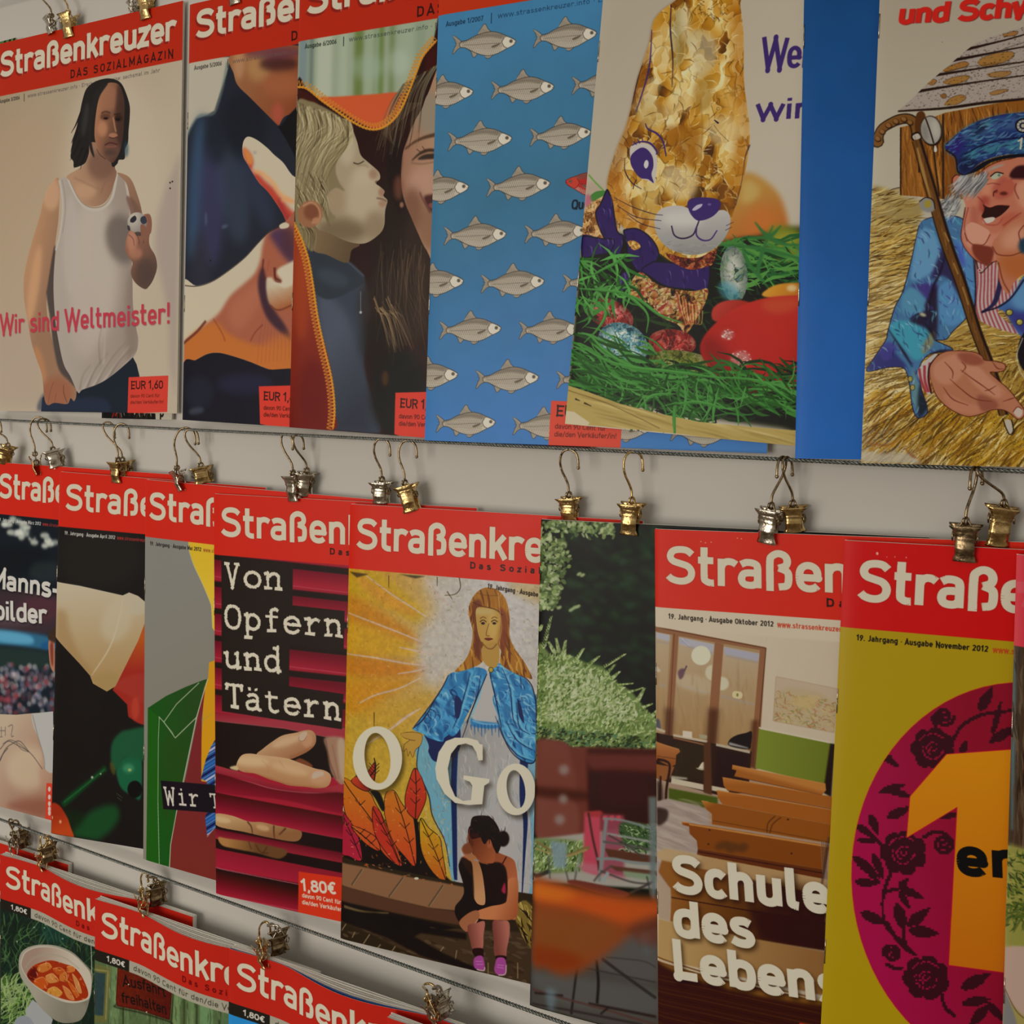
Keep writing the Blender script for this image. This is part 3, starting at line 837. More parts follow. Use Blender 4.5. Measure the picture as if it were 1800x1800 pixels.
    face = [(190, 146), (178, 160), (172, 180), (168, 205), (166, 232), (168, 250), (176, 266), (186, 278), (197, 286), (205, 278), (212, 262), (216, 240), (218, 215), (219, 185), (216, 165), (208, 148)]
    c.f(face, ('g', (172, 200), '#96664a', (218, 210), '#4c332a'))
    c.inside(face)
    c.el(192, 172, 17, 22, '#8f6248', .7, 5); c.el(212, 200, 9, 60, '#3c2a24', .75, 4); c.el(180, 226, 9, 14, '#a87555', .8, 4); c.el(196, 262, 15, 18, '#5c4238', .75, 5)
    c.el(185, 205, 9, 6, '#4c3026', .75, 2.5); c.el(208, 208, 7, 6, '#2a1c18', .8, 2); c.l([(178, 199), (186, 196), (194, 199)], 2.2, '#38241c', .9, .8); c.l([(200, 201), (212, 200)], 2.2, '#2a1b16', .9, .8)
    c.el(186, 208, 4, 2, '#1c1412', .95, .6); c.el(207, 210, 4, 2, '#120c0b', .95, .6)
    c.l([(199, 206), (202, 224), (204, 232)], 3, '#b0805c', .8, 1.5); c.el(199, 238, 8, 4.5, '#9c6a50', .9, 1.4); c.l([(192, 241), (199, 243), (207, 240)], 1.6, '#3a221c', .9, .6)
    c.l([(184, 255), (194, 251), (207, 254)], 2.2, '#4a221e', .95, .6); c.l([(186, 258), (196, 258), (205, 257)], 2, '#8a4c40', .8, .8); c.el(194, 268, 10, 5, '#463530', .7, 3)
    c.inside(None)
    c.f([(168, 160), (160, 190), (155, 230), (158, 262), (166, 276), (160, 240), (166, 200), (176, 168), (190, 146)], '#262322', 1, 1)
    for i, (x, y) in enumerate([(128, 232), (126, 250), (123, 266), (126, 280), (131, 294), (140, 296)]):
        c.l([(x + 14, y - 34), (x + 5, y - 12), (x - 3 + (i % 3) * 2, y + 2)], (5, .6), '#1d1b1b', 1, .3)
    c.el(222, 262, 4, 14, '#23404e', .6, 3); c.el(150, 210, 5, 30, '#3a3836', .6, 4, 8); c.l([(170, 262), (176, 272), (186, 280)], 1, '#1f1a19', .7, .4)
    # moles on the backdrop
    for x, y in ((299, 321), (303, 319), (299, 331)): c.el(x, y, 1.5, 1.5, '#2a2420')
    c.text('Wir sind Weltmeister!', (0, 587), (301, 568), 33, '#a83842', wt=.155, track=.03, sh=(.03, .03, '#6c2430', .7, .02))
    c.f([(226, 663), (296, 660), (294, 724), (224, 727)], '#bd3a2e', sm=False)
    c.text('EUR 1,60', (230, 684), (287, 683), 14, '#2a1512', wt=.15)
    c.text('davon 90 Cent für', (229, 699), (281, 698), 6, '#571f19', wt=.14); c.text('die/den Verkäufer/in!', (229, 710), (288, 709), 6, '#571f19', wt=.14)


def art_B(c):
    c.f([(300, 90), (540, 60), (540, 770), (300, 770)], '#23252d', sm=False)
    # pale ground at the left with a soft edge, dark jacket, glossy blue-grey sheen
    c.f([(322, 100), (405, 100), (398, 130), (385, 170), (377, 195), (364, 202), (345, 208), (333, 226), (322, 250)], '#a59c88', 1, 1.5, sm=False)
    c.l([(400, 108), (392, 150), (382, 185), (374, 200), (350, 204), (336, 222), (325, 245)], 5, '#5e6a64', .8, 2)
    for x, y, rx, ry, col, a, r in ((345, 330, 14, 130, '#38506a', .75, 4), (372, 360, 22, 110, '#3a3856', .7, 0), (410, 340, 26, 90, '#3a4658', .5, -8), (352, 470, 18, 60, '#32303a', .6, 0), (450, 330, 20, 80, '#30374a', .6, -20), (430, 220, 40, 60, '#1b1c22', .7, 0), (380, 250, 20, 40, '#20242c', .8, 0)):
        c.el(x, y, rx, ry, col, a, 12, r)
    c.el(395, 398, 6, 3, '#5c6a80', .5, 2, -20); c.el(362, 385, 2, 12, '#4c5a74', .6, 2); c.el(370, 458, 1.5, 1, '#0e0e12')
    # chin and neck
    nk = [(405, 97), (411, 130), (418, 150), (440, 172), (468, 200), (484, 216), (490, 221), (500, 205), (530, 185), (540, 90), (470, 82)]
    c.f(nk, ('g', (415, 120), '#8a5c3c', (520, 160), '#7c4228'))
    c.inside(nk)
    c.el(455, 118, 22, 26, '#a0764a', .8, 8); c.el(490, 112, 34, 14, '#3c2020', .85, 6); c.el(500, 150, 40, 22, '#945636', .8, 10); c.el(488, 200, 10, 20, '#a04a3a', .8, 6); c.el(420, 110, 10, 30, '#b08660', .6, 6); c.el(480, 92, 50, 12, '#5c3040', .7, 5)
    c.inside(None)
    c.f([(540, 184), (510, 200), (492, 222), (478, 205), (500, 240), (540, 300)], '#101218', 1, 1.5)
    # pointing finger
    fing = [(437, 240), (429, 246), (426, 260), (428, 276), (436, 290), (444, 304), (456, 322), (470, 336), (484, 355), (497, 376), (506, 396), (516, 412), (540, 440), (540, 330), (514, 308), (498, 286), (482, 272), (470, 260), (452, 246)]
    c.f(fing, '#b3a68c')
    c.inside(fing)
    c.f([(426, 262), (438, 268), (445, 284), (443, 300), (455, 306), (466, 318), (480, 330), (494, 348), (512, 370), (540, 392), (540, 450), (500, 400), (470, 345), (440, 305)], '#a8372a', .95, 4)
    c.f([(428, 262), (436, 266), (444, 278), (442, 290), (434, 284)], '#c07a3c', .9, 2.5)
    c.l([(446, 300), (462, 306), (480, 322), (492, 340), (512, 356)], 6, '#d08a50', .8, 3); c.l([(490, 350), (500, 375), (520, 400)], 7, '#8a2c30', .8, 3)
    c.l([(494, 352), (506, 350), (518, 356)], 6, '#c88a58', .9, 3); c.el(448, 268, 4, 3, '#9a9080', .8, 1)
    c.inside(None)
    # fist and wrist
    fist = [(318, 500), (345, 502), (372, 494), (400, 476), (430, 452), (452, 428), (472, 408), (490, 398), (500, 391), (540, 380), (540, 660), (500, 656), (470, 648), (440, 636), (410, 626), (385, 620), (365, 622), (345, 632), (318, 645)]
    c.f(fist, '#b3a68c')
    c.inside(fist)
    c.f([(318, 612), (340, 590), (360, 572), (385, 550), (405, 520), (430, 498), (448, 480), (458, 455), (462, 430), (475, 405), (540, 380), (540, 700), (300, 700)], '#94503a', .95, 4)
    c.f([(318, 612), (350, 578), (380, 566), (400, 585), (430, 600), (470, 610), (540, 620), (540, 680), (300, 680)], '#b0642a', .85, 5)
    c.f([(400, 545), (430, 510), (455, 495), (462, 520), (440, 560), (415, 580)], '#a06048', .8, 9)
    c.f([(462, 470), (470, 500), (480, 540), (500, 570), (515, 600), (500, 590), (470, 560), (456, 520), (454, 490)], '#33222e', .9, 3.5)
    c.f([(474, 410), (498, 400), (516, 430), (520, 470), (500, 450), (484, 430)], '#3c2c48', .85, 6); c.el(508, 425, 14, 28, '#4a2c34', .8, 6)
    for q, w, col in (([(463, 455), (462, 480), (472, 500)], 3, '#4a2420'), ([(473, 458), (470, 476)], 2, '#8a4430'), ([(482, 470), (484, 488), (496, 494)], 3, '#3a1c18'), ([(318, 606), (345, 584), (362, 564)], 5, '#5c2820'), ([(440, 600), (448, 585), (462, 570)], 2, '#6a3020'), ([(375, 560), (390, 585), (396, 600)], 2, '#7c3c28')):
        c.l(q, w, col, .85, 1.5)
    c.f([(486, 478), (500, 466), (540, 455), (540, 520), (505, 532), (488, 520), (474, 500), (470, 490), (478, 488), (482, 494), (496, 495)], '#b8ab92', 1, 2)
    c.f([(470, 488), (484, 498), (500, 506), (520, 502), (520, 538), (490, 545), (474, 535), (468, 510)], ('g', (480, 500), '#b5a78c', (492, 545), '#94542f'), .95, 2)
    c.l([(474, 536), (490, 545), (518, 534)], 2.2, '#5a2a20', .9, 1); c.l([(484, 470), (484, 492), (494, 496)], 2, '#4a2018', .9, .8)
    c.f([(440, 640), (470, 600), (520, 590), (540, 650), (500, 655)], '#b0642e', .8, 8)
    for i in range(9): c.l([(452 + i * 7, 640 - i), (456 + i * 6.5, 600), (462 + i * 5, 560 + i * 3)], 1, '#6a2c1c', .35, .8)
    c.inside(None)
    c.l([(318, 501), (345, 503), (372, 495), (400, 477), (430, 453), (452, 429), (472, 409), (492, 398)], 1.6, '#1c1416', .8, .7)
    c.f([(491, 396), (500, 391), (508, 394), (506, 400), (494, 402)], '#b5a88e', 1, .6)
    # dark foot of the jacket
    c.f([(318, 646), (345, 633), (365, 623), (385, 621), (410, 627), (440, 637), (470, 649), (540, 661), (540, 790), (300, 790)], '#1c1b22')
    c.el(430, 675, 50, 18, '#2a2840', .6, 8); c.el(350, 690, 26, 30, '#22242e', .8, 8); c.el(345, 722, 14, 6, '#454a55', .6, 3, -10)
    master06(c)
    line06(c, '5/2006', '#2a2622', '#5a4a40')
    c.f([(455, 679), (560, 676), (560, 770), (457, 745)], '#c0382b', sm=False)
    c.text('EUR 1,60', (463, 703), (527, 707), 15, '#2a1512', wt=.15)
    c.text('davon 90 Cent für', (463, 720), (526, 723), 7.5, '#43170f', wt=.14); c.text('die/den Verkäufer/in!', (463, 732), (538, 736), 7.5, '#43170f', wt=.14)


def art_C(c):
    c.f([(500, 40), (780, 0), (780, 800), (490, 800)], '#2a1c1a', sm=False)
    # blurred window
    c.f([(515, 60), (780, 20), (780, 180), (515, 180)], '#8a937a', sm=False)
    for x, w, col, a in ((532, 20, '#6c7a78', .9), (549, 5, '#4a5658', .9), (572, 26, '#a4a892', .8), (605, 14, '#98a088', .8), (632, 16, '#5d6c38', .9), (650, 8, '#8a9878', .8), (668, 16, '#5c7038', .9), (664, 5, '#9aa49a', .8), (690, 10, '#66744a', .8), (716, 24, '#8f9a80', .8), (740, 16, '#7c8a72', .7)):
        c.f([(x - w / 2, 40), (x + w / 2, 40), (x + w / 2 - 3, 172), (x - w / 2 - 3, 172)], col, a, 4, sm=False)
    c.el(646, 118, 30, 22, '#8fa08a', .5, 8); c.el(700, 110, 20, 24, '#a2ac9a', .5, 8)
    # orange cloth behind the blanket's edge
    c.f([(540, 172), (590, 170), (650, 166), (712, 163), (712, 185), (690, 215), (660, 226), (630, 215), (590, 190)], '#b94f2c', 1, 1.5)
    c.f([(520, 152), (540, 158), (565, 178), (590, 196), (618, 214), (645, 227), (668, 228), (690, 213), (706, 190), (720, 160), (732, 130), (744, 100), (760, 76), (780, 70), (780, 800), (500, 800), (512, 400)], '#271512', 1, 1)
    c.f([(520, 156), (545, 165), (560, 182), (545, 185), (520, 176)], '#3c1a14', .9, 3); c.f([(750, 95), (770, 80), (770, 120), (748, 130)], '#3a1812', .9, 4)
    # the boy's jacket
    c.f([(540, 440), (560, 438), (600, 450), (640, 490), (650, 560), (640, 640), (655, 700), (665, 765), (560, 770), (545, 600)], '#343a45', 1, 3)
    c.f([(560, 520), (600, 540), (625, 600), (640, 680), (650, 765), (590, 760), (575, 660)], ('g', (580, 600), '#474c58', (650, 700), '#2c2f38'), .9, 8)
    c.f([(535, 430), (560, 438), (600, 455), (632, 475), (641, 487), (636, 500), (600, 520), (570, 525), (545, 500)], '#2c3138', 1, 1.5)
    c.l([(545, 434), (575, 444), (608, 458), (640, 486)], 2.5, '#4a525a', .8, 1); c.el(585, 488, 30, 14, '#3b444c', .6, 6, 20)
    # her dark hair and sleeve
    for x, y, rx, ry, col, a in ((700, 430, 50, 140, '#241b18', .95), (690, 540, 60, 70, '#2a211d', .8), (735, 480, 30, 120, '#33261f', .7), (700, 690, 50, 80, '#15110f', .9), (665, 600, 30, 50, '#1d1815', .8)):
        c.el(x, y, rx, ry, col, a, 10)
    rs = np.random.RandomState(4)
    for i in range(90):
        x = 664 + rs.rand() * 85; y = 420 + rs.rand() * 60; L = 80 + rs.rand() * 90
        c.l([(x, y), (x + 6 - rs.rand() * 16, y + L * .5), (x + rs.rand() * 34 - 12, y + L)], (.6 + rs.rand() * 1.5, .4), ['#5a4634', '#3c2e25', '#6b5238', '#1c1512', '#2c211c'][i % 5], .55, .5)
    for i in range(26):
        x = 670 + rs.rand() * 40; c.l([(x - 14, 520 + rs.rand() * 30), (x, 560), (x + 10 + rs.rand() * 14, 606 + rs.rand() * 14)], (1.4, .5), ['#8a6f4c', '#a58a60', '#5c4632'][i % 3], .7, .5)
    c.el(677, 665, 6, 14, '#5a3a18', .6, 3)
    # her face at the right
    fr = [(780, 130), (752, 165), (742, 190), (728, 215), (718, 240), (708, 270), (705, 300), (706, 330), (712, 356), (722, 380), (735, 410), (750, 440), (780, 470)]
    c.f(fr, ('g', (705, 300), '#8a624c', (765, 300), '#a07c60'))
    c.inside(fr)
    c.el(756, 200, 22, 40, '#7c7868', .7, 8); c.el(742, 320, 24, 28, '#a8806c', .8, 9); c.el(725, 370, 20, 40, '#6c4836', .8, 8); c.el(756, 400, 24, 40, '#7a5640', .8, 8)
    c.f([(745, 348), (756, 342), (775, 345), (775, 380), (758, 372)], '#3a1c1c', .9, 2); c.l([(738, 338), (744, 352), (756, 374)], 2.5, '#5a342a', .9, 1.5); c.f([(754, 358), (775, 356), (775, 366), (758, 366)], '#8a4c44', .8, 1.5)
    c.inside(None)
    c.l([(712, 262), (728, 250), (745, 242), (768, 236)], (3, 7), '#4c3424', .95, 1.2)
    c.l([(724, 282), (738, 270), (754, 264), (775, 266)], (2, 6, 5), '#34241c', .95, .8); c.f([(734, 280), (748, 271), (775, 270), (775, 277), (752, 280)], '#2a1f1b', .9, 1); c.l([(740, 268), (732, 262)], 1.2, '#2a1c18', .8, .4); c.l([(748, 265), (742, 257)], 1.2, '#2a1c18', .8, .4); c.l([(722, 286), (740, 288), (768, 284)], 2, '#6a4c3c', .8, 1)
    c.f([(700, 240), (706, 280), (700, 330), (704, 372), (690, 350), (680, 300), (685, 250)], '#1f1512', 1, 3); c.el(700, 330, 8, 22, '#6b3f2e', .7, 4); c.el(706, 360, 3.5, 5, '#9a6a50', .8, 1.5)
    for i in range(70):
        t = rs.rand(); x = 775 - t * 70; y = 110 + t * 40
        c.l([(x, y), (x - 30 + rs.rand() * 8, y + 45), (x - 52 + rs.rand() * 16, y + 100 + rs.rand() * 50)], (1.8, .6), ['#6a6248', '#4c4232', '#8a8468', '#352a22', '#2a1f1a'][i % 5], .65, .6)
    for i in range(10): c.l([(712 + i * 3, 180), (690, 200 + i * 3), (672 + i * 2, 235 + i * 2)], .8, '#8a7a5a', .5, .4)
    # the boy
    neckp = [(545, 380), (600, 400), (632, 428), (618, 440), (610, 462), (575, 448), (548, 436)]
    c.f(neckp, ('g', (560, 410), '#6f5a40', (620, 440), '#554330'))
    face = [(612, 210), (620, 228), (628, 250), (634, 272), (646, 284), (660, 296), (667, 304), (668, 314), (661, 322), (668, 328), (676, 336), (674, 344), (681, 352), (679, 362), (677, 372), (675, 398), (664, 414), (640, 428), (610, 424), (580, 410), (555, 398), (540, 350), (540, 260), (570, 215)]
    c.f(face, '#95856a')
    c.inside(face)
    c.el(640, 350, 34, 50, '#a8977c', .8, 10); c.el(640, 310, 20, 18, '#ab9a80', .8, 7); c.el(660, 396, 20, 26, '#7c6850', .75, 8); c.el(600, 405, 44, 22, '#5f4d38', .75, 9); c.el(610, 260, 14, 30, '#a89a80', .8, 6); c.el(586, 350, 22, 30, '#8d7558', .6, 8)
    c.el(656, 306, 8, 9, '#8a6a52', .8, 3); c.el(664, 320, 5, 2.5, '#4a3226', .8, 1.2); c.el(672, 338, 7, 8, '#8c6450', .8, 2.5); c.l([(662, 348), (672, 350), (680, 354)], 2, '#4a2a22', .9, .8); c.el(672, 358, 7, 6, '#906650', .7, 2)
    c.inside(None)
    c.l([(621, 286), (630, 288), (640, 283)], 2.2, '#3a2c22', .9, .7); c.l([(628, 292), (640, 290), (648, 294)], 1.5, '#6d5844', .6, .8)
    # hair: layered strands
    hr = [(520, 180), (545, 178), (565, 186), (590, 200), (612, 216), (622, 240), (614, 244), (608, 262), (594, 280), (590, 300), (596, 320), (606, 336), (590, 330), (575, 345), (582, 372), (590, 382), (582, 392), (566, 380), (558, 360), (545, 400), (552, 424), (548, 442), (530, 420), (518, 390), (515, 260)]
    c.f(hr, '#75684a', 1, 1.5)
    for i in range(330):
        t = rs.rand(); x0 = 520 + t * 92; y0 = 178 + t * 30 + rs.rand() * 14
        L = 60 + rs.rand() * 110 * (1 - t * .4); bend = -6 - 34 * (t - .2)
        col = ['#b0a27c', '#8c7e58', '#5c4f34', '#c2b590', '#3f3524', '#9d8f68', '#746644'][rs.randint(7)]
        wv = 5 * sin(x0 * .12 + i % 5); xs = x0 + bend * .5 - 10 + wv
        c.l([(x0, y0), (x0 + 8 + bend * .1 - wv, y0 + L * .3), (xs, y0 + L * .65), (xs - 16 + rs.rand() * 10 - wv, y0 + L)], (3.4 * rs.rand() + 1, 1.5, .4), col, .5, .7)
    for i in range(60):
        x = 518 + rs.rand() * 50; y = 300 + rs.rand() * 60
        c.l([(x, y), (x + 8, y + 16), (x + 18 - rs.rand() * 20, y + 40)], (2, .5), ['#5c4f34', '#9d8f68', '#3a2f20', '#b0a27c'][i % 4], .7, .4)
    for i in range(26):
        x = 524 + rs.rand() * 24; c.l([(x, 392 + rs.rand() * 10), (x + 8, 412), (x + 6 - rs.rand() * 8, 440)], (2, .5), ['#5c4f34', '#8d7f58', '#3a2f20'][i % 3], .8, .4)
    c.el(545, 376, 22, 24, '#8a5c40', 1, 1.5, 20); c.el(548, 372, 14, 15, '#6a3c2a', .8, 3, 20); c.l([(532, 362), (548, 356), (560, 366), (562, 384), (548, 392)], 3.5, '#a87c5c', .9, 1.2); c.el(556, 388, 7, 6, '#9d7050', .9, 1.5)
    c.l([(634, 512), (634, 530), (634, 550)], 1.2, '#7a8288', .8, .4); c.el(634, 549, 2.4, 2.4, '#a0a8a8', .9, .6)
    # blanket border, left
    c.f([(500, 390), (518, 394), (532, 425), (543, 460), (552, 510), (562, 570), (575, 620), (585, 670), (588, 720), (586, 756), (500, 752)], ('g', (510, 400), '#8c3820', (570, 740), '#641c18'))
    c.el(530, 520, 14, 80, '#9a4020', .5, 8); c.el(550, 690, 26, 60, '#5c1818', .7, 12)

    def stitch(path, side, n):
        P = catmull(np.array(path, float), False, 8); d = np.cumsum(np.r_[0, np.hypot(*(P[1:] - P[:-1]).T)])
        t = np.linspace(0, d[-1], n); X = np.interp(t, d, P[:, 0]); Y = np.interp(t, d, P[:, 1])
        for i in range(n - 1):
            dx, dy = X[i + 1] - X[i], Y[i + 1] - Y[i]; l_ = math.hypot(dx, dy); nx, ny = -dy / l_ * side, dx / l_ * side
            c.l([(X[i], Y[i]), (X[i] + nx * 11 + dx * .6, Y[i] + ny * 11 + dy * .6), (X[i] + nx * 2 + dx, Y[i] + ny * 2 + dy)], 1.8, '#b8762a', .9, .4)
            c.el(X[i], Y[i], 3.0, 2.2, '#c88a2a', 1, .4, math.degrees(math.atan2(dy, dx))); 
        c.l(path, 3.0, '#c08028', .85, .5)
        for i in range(n - 1): c.el(X[i] + .6, Y[i] + .8, 1.0, .7, '#7a3c14', .8, .3)
    stitch([(516, 392), (530, 420), (542, 456), (550, 500), (558, 556), (570, 612), (583, 668), (588, 720), (585, 755)], 1, 62)
    stitch([(520, 152), (540, 156), (565, 176), (590, 194), (618, 213), (645, 226), (668, 226), (690, 212), (706, 190), (720, 158), (732, 126), (744, 98), (768, 70)], -1, 60)
    master06(c)
    line06(c, '6/2006', '#1c201c', '#3c443c')
    c.f([(695, 690), (780, 688), (780, 790), (693, 763)], '#c0382b', sm=False)
    c.text('EUR 1,60', (703, 716), (771, 721), 16, '#2a1512', wt=.15)
    c.text('davon 90 Cent für', (701, 735), (775, 739), 8, '#43170f', wt=.14); c.text('die/den Verkäufer/in!', (701, 748), (789, 752), 8, '#43170f', wt=.14)
def Zm(ox, oy, k):
    """measured on an enlargement: origin and scale -> picture points"""
    return lambda *L: [(ox + L[i] * k, oy + L[i + 1] * k) for i in range(0, len(L), 2)]


def foil(c, pts, pal, cell, seed, asp=1.0, ang=0.0, sm=True, ridge=.8, b=.6):
    """crumpled metal foil: tilted facets of one tone each, split by bright and dark creases"""
    P = c.P(pts); P = catmull(P, True) if sm else P
    r = scan([P], c.W, c.H, 3)
    if r is None: return
    x0, y0, M = r; h, w = M.shape
    if c.clipm is not None: M = M * c.clipm[y0:y0 + h, x0:x0 + w]
    k = cell * c.r; rs = np.random.RandomState(seed)
    wx = (vnoise(h, w, k * 2.2, seed + 5, 3) - .5) * k * 2.4; wy = (vnoise(h, w, k * 2.2, seed + 6, 3) - .5) * k * 2.4
    yy, xx = np.mgrid[0:h, 0:w].astype(np.float32); xx = xx + wx; yy = (yy + wy) * asp
    P_ = np.array([C3(q) for q in pal]); n = len(pal) - 1
    tot = np.zeros((h, w), np.float32); cre = np.zeros((h, w), np.float32)
    for lv, (sc, wgt) in enumerate(((2.6, .5), (1.15, .5))):
        g = k * sc; gw, gh = int(w / g) + 3, int(h * max(asp, 1) / g) + 3
        jx, jy = rs.rand(gh, gw), rs.rand(gh, gw); tn = rs.rand(gh, gw); ga = rs.rand(gh, gw) * 2 * pi; gs = rs.rand(gh, gw) * .9
        ix, iy = np.floor(xx / g).astype(int), np.floor(yy / g).astype(int)
        d1 = np.full((h, w), 1e9, np.float32); d2 = d1.copy(); best = np.zeros((h, w), np.float32)
        for dy in (-1, 0, 1):
            for dx in (-1, 0, 1):
                a, b_ = np.clip(iy + dy + 1, 0, gh - 1), np.clip(ix + dx + 1, 0, gw - 1)
                ux = xx / g - (ix + dx + jx[a, b_]); uy = yy / g - (iy + dy + jy[a, b_]); d = np.hypot(ux, uy)
                val = tn[a, b_] + (ux * np.cos(ga[a, b_]) + uy * np.sin(ga[a, b_])) * gs[a, b_]
                nw = d < d1; d2 = np.where(nw, d1, np.minimum(d2, d)); best = np.where(nw, val, best); d1 = np.where(nw, d, d1)
        tot += best * wgt; e = d2 - d1
        cre += np.exp(-(e * g / 1.3) ** 2) * (.55 if lv else .9) * np.sign(vnoise(h, w, k * 1.5, seed + 9 + lv, 1) - .45)
    t = np.clip(tot * 1.15 - .08, 0, .999) * n; i = t.astype(int); f_ = (t - i)[..., None]
    col = P_[i] * (1 - f_) + P_[i + 1] * f_
    up_ = np.clip(cre, 0, 1)[..., None] * ridge; dn = np.clip(-cre, 0, 1)[..., None] * ridge
    col = col + (P_[-1] * 1.1 - col) * up_; col = col + (P_[0] * .7 - col) * dn
    c.b[y0:y0 + h, x0:x0 + w] += (col - c.b[y0:y0 + h, x0:x0 + w]) * M[..., None]


def fish(c, p0, p1, body='#a29683', fin='#8d8170', line='#2c2620', eye='#c2b8a4'):
    p0 = np.array(p0, float); p1 = np.array(p1, float); ex = p1 - p0; L = np.hypot(*ex); up_ = np.array([0.02, -1]) * L * 1.03
    T = lambda *q: [tuple(p0 + ex * ((q[i] - 1160) / 385) + up_ * ((250 - q[i + 1]) / 385)) for i in range(0, len(q), 2)]
    S = L / 385
    fins = [T(1162, 222, 1195, 240, 1225, 268, 1222, 285, 1195, 300, 1165, 330, 1178, 290, 1186, 272, 1178, 250), T(1315, 216, 1330, 185, 1356, 152, 1375, 180, 1396, 204, 1350, 215),
            T(1262, 305, 1275, 312, 1290, 346, 1304, 340, 1312, 322), T(1365, 338, 1368, 350, 1385, 352, 1400, 342, 1412, 326)]
    body_p = T(1210, 262, 1250, 250, 1290, 228, 1330, 212, 1390, 198, 1440, 203, 1490, 222, 1530, 238, 1546, 254, 1530, 275, 1490, 295, 1440, 322, 1390, 336, 1340, 332, 1290, 315, 1240, 292, 1212, 288)
    for f_ in fins: c.l(f_ + f_[:1], 1.6, line, .9, .3); c.f(f_, fin)
    c.l(body_p + body_p[:2], 1.9, line, .95, .3); c.f(body_p, body)
    c.inside(body_p); c.f(T(1210, 250, 1330, 195, 1460, 195, 1546, 240, 1480, 240, 1380, 228, 1280, 246, 1210, 270), '#5d5346', .55, 1.5)
    c.f(T(1300, 300, 1400, 305, 1490, 280, 1480, 340, 1300, 350), '#b3a995', .5, 1.5)
    pol = []
    for j in range(8):
        for i in range(21):
            x = 1222 + i * 11.8 + (j % 2) * 6; y = 212 + j * 15.5
            if x > 1462: continue
            q = np.array(T(x, y, x + 5, y + 6, x, y + 13)); pol += stroke_polys(q, 2.4 * S, False)
    c.many(pol, line, .48); c.inside(None)
    c.f(T(1472, 238, 1492, 226, 1524, 238, 1545, 254, 1528, 274, 1492, 292, 1474, 280, 1464, 258), eye, 1, .3)
    c.l(T(1476, 234, 1464, 256, 1476, 282, 1494, 292), 1.0, line, .9)
    q = T(1518, 251)[0]; c.el(q[0], q[1], 10.5 * S, 10.5 * S, line); c.el(q[0], q[1], 8 * S, 8 * S, '#8a7d68'); c.el(q[0], q[1], 4 * S, 4 * S, '#14100e')
    c.l(T(1535, 262, 1546, 256), .7, line, .8)
    c.f(T(1398, 285, 1420, 272, 1450, 266, 1440, 280, 1415, 292), '#6f6453', .9); c.l(T(1400, 288, 1425, 278, 1450, 266), .9, line, .9)
    c.l(T(1230, 276, 1300, 274, 1380, 268, 1460, 262), .8, line, .5)
    for k in range(4):
        c.l(T(1170, 238 + k * 26, 1205, 268 + k * 4), .5, line, .5); c.l(T(1330 + k * 14, 205, 1342 + k * 8, 176 + k * 4), .5, line, .5)


def art_D(c):
    c.f([(700, -120), (1500, -260), (1500, 900), (700, 900)], ('g', (800, 380), '#386680', (860, 740), '#3c6ca0'), sm=False)
    c.f([(700, -120), (1500, -260), (1500, 300), (700, 330)], ('g', (800, 40), '#3e7294', (800, 330), '#386680'), sm=False)
    c.tex(14, .03, 5)
    F = [((795, 71), (906, 72)), ((937, 60), (1048, 57)), ((722, 160), (831, 160)), ((863, 151), (973, 151)), ((1005, 143), (1112, 140)),
         ((787, 241), (899, 242)), ((931, 234), (1038, 231)), ((712, 328), (823, 327)), ((855, 322), (966, 321)),
         ((780, 407), (889, 410)), ((922, 404), (1030, 404)), ((703, 489), (814, 493)), ((845, 491), (956, 493)), ((989, 490), (1095, 492)),
         ((772, 573), (880, 576)), ((912, 573), (1018, 577)), ((695, 653), (804, 657)), ((836, 659), (946, 662)), ((978, 660), (1085, 664)),
         ((766, 737), (870, 741)), ((901, 741), (1008, 745)), ((1040, 744), (1146, 750)), ((1178, 752), (1282, 760)), ((1075, 800), (1150, 800))]
    for p0, p1 in F[:-1]: fish(c, p0, p1)
    fish(c, (995 + 110, 322), (995, 318), '#a82a22', '#8f2420', '#5c1210', '#b03a2c')
    c.text('Querdenker', (1004, 368), (1100, 366), 17, '#16202a', wt=.2)
    c.f([(-5, -5), (215, -5), (215, 40.2), (-5, 40.2)], '#a93018', sm=False, mm=True)
    line06(c, '1/2007', '#16283a', '#1c3850')
    c.f([(969, 704), (1094, 709), (1091, 788), (964, 783)], '#c0402e', sm=False)
    c.text('EUR 1,60', (977, 731), (1078, 737), 19, '#2a1512', wt=.16)
    c.text('davon 90 Cent für', (975, 753), (1066, 757), 9, '#5c1c16', wt=.15); c.text('die/den Verkäufer/in!', (974, 767), (1084, 771), 9, '#5c1c16', wt=.15)


def leafy(c, box, n, seed, cols, ln, w, ang=0.0, spread=1.2, curve=.25, ok=None):
    c.strokes(n, box, ln, w, ang, cols, seed, 1.0, curve, spread, ok)


def egg(c, cx, cy, rx, ry, rot, pal, seed, cell=2.2, foil_=True):
    t = np.arange(24) * pi / 12; cs, sn = cos(radians(rot)), sin(radians(rot))
    x, y = rx * np.cos(t), ry * np.sin(t); P = np.stack([cx + x * cs - y * sn, cy + x * sn + y * cs], 1)
    if foil_: foil(c, P, pal, cell, seed, sm=False)
    else: c.f(P, pal[1], sm=False)
    c.inside(P, 0, False)
    c.l(np.vstack([P, P[:1]]), max(rx, ry) * .28, pal[0], .75, max(rx, ry) * .1 * 2, sm=False)
    c.inside(None)


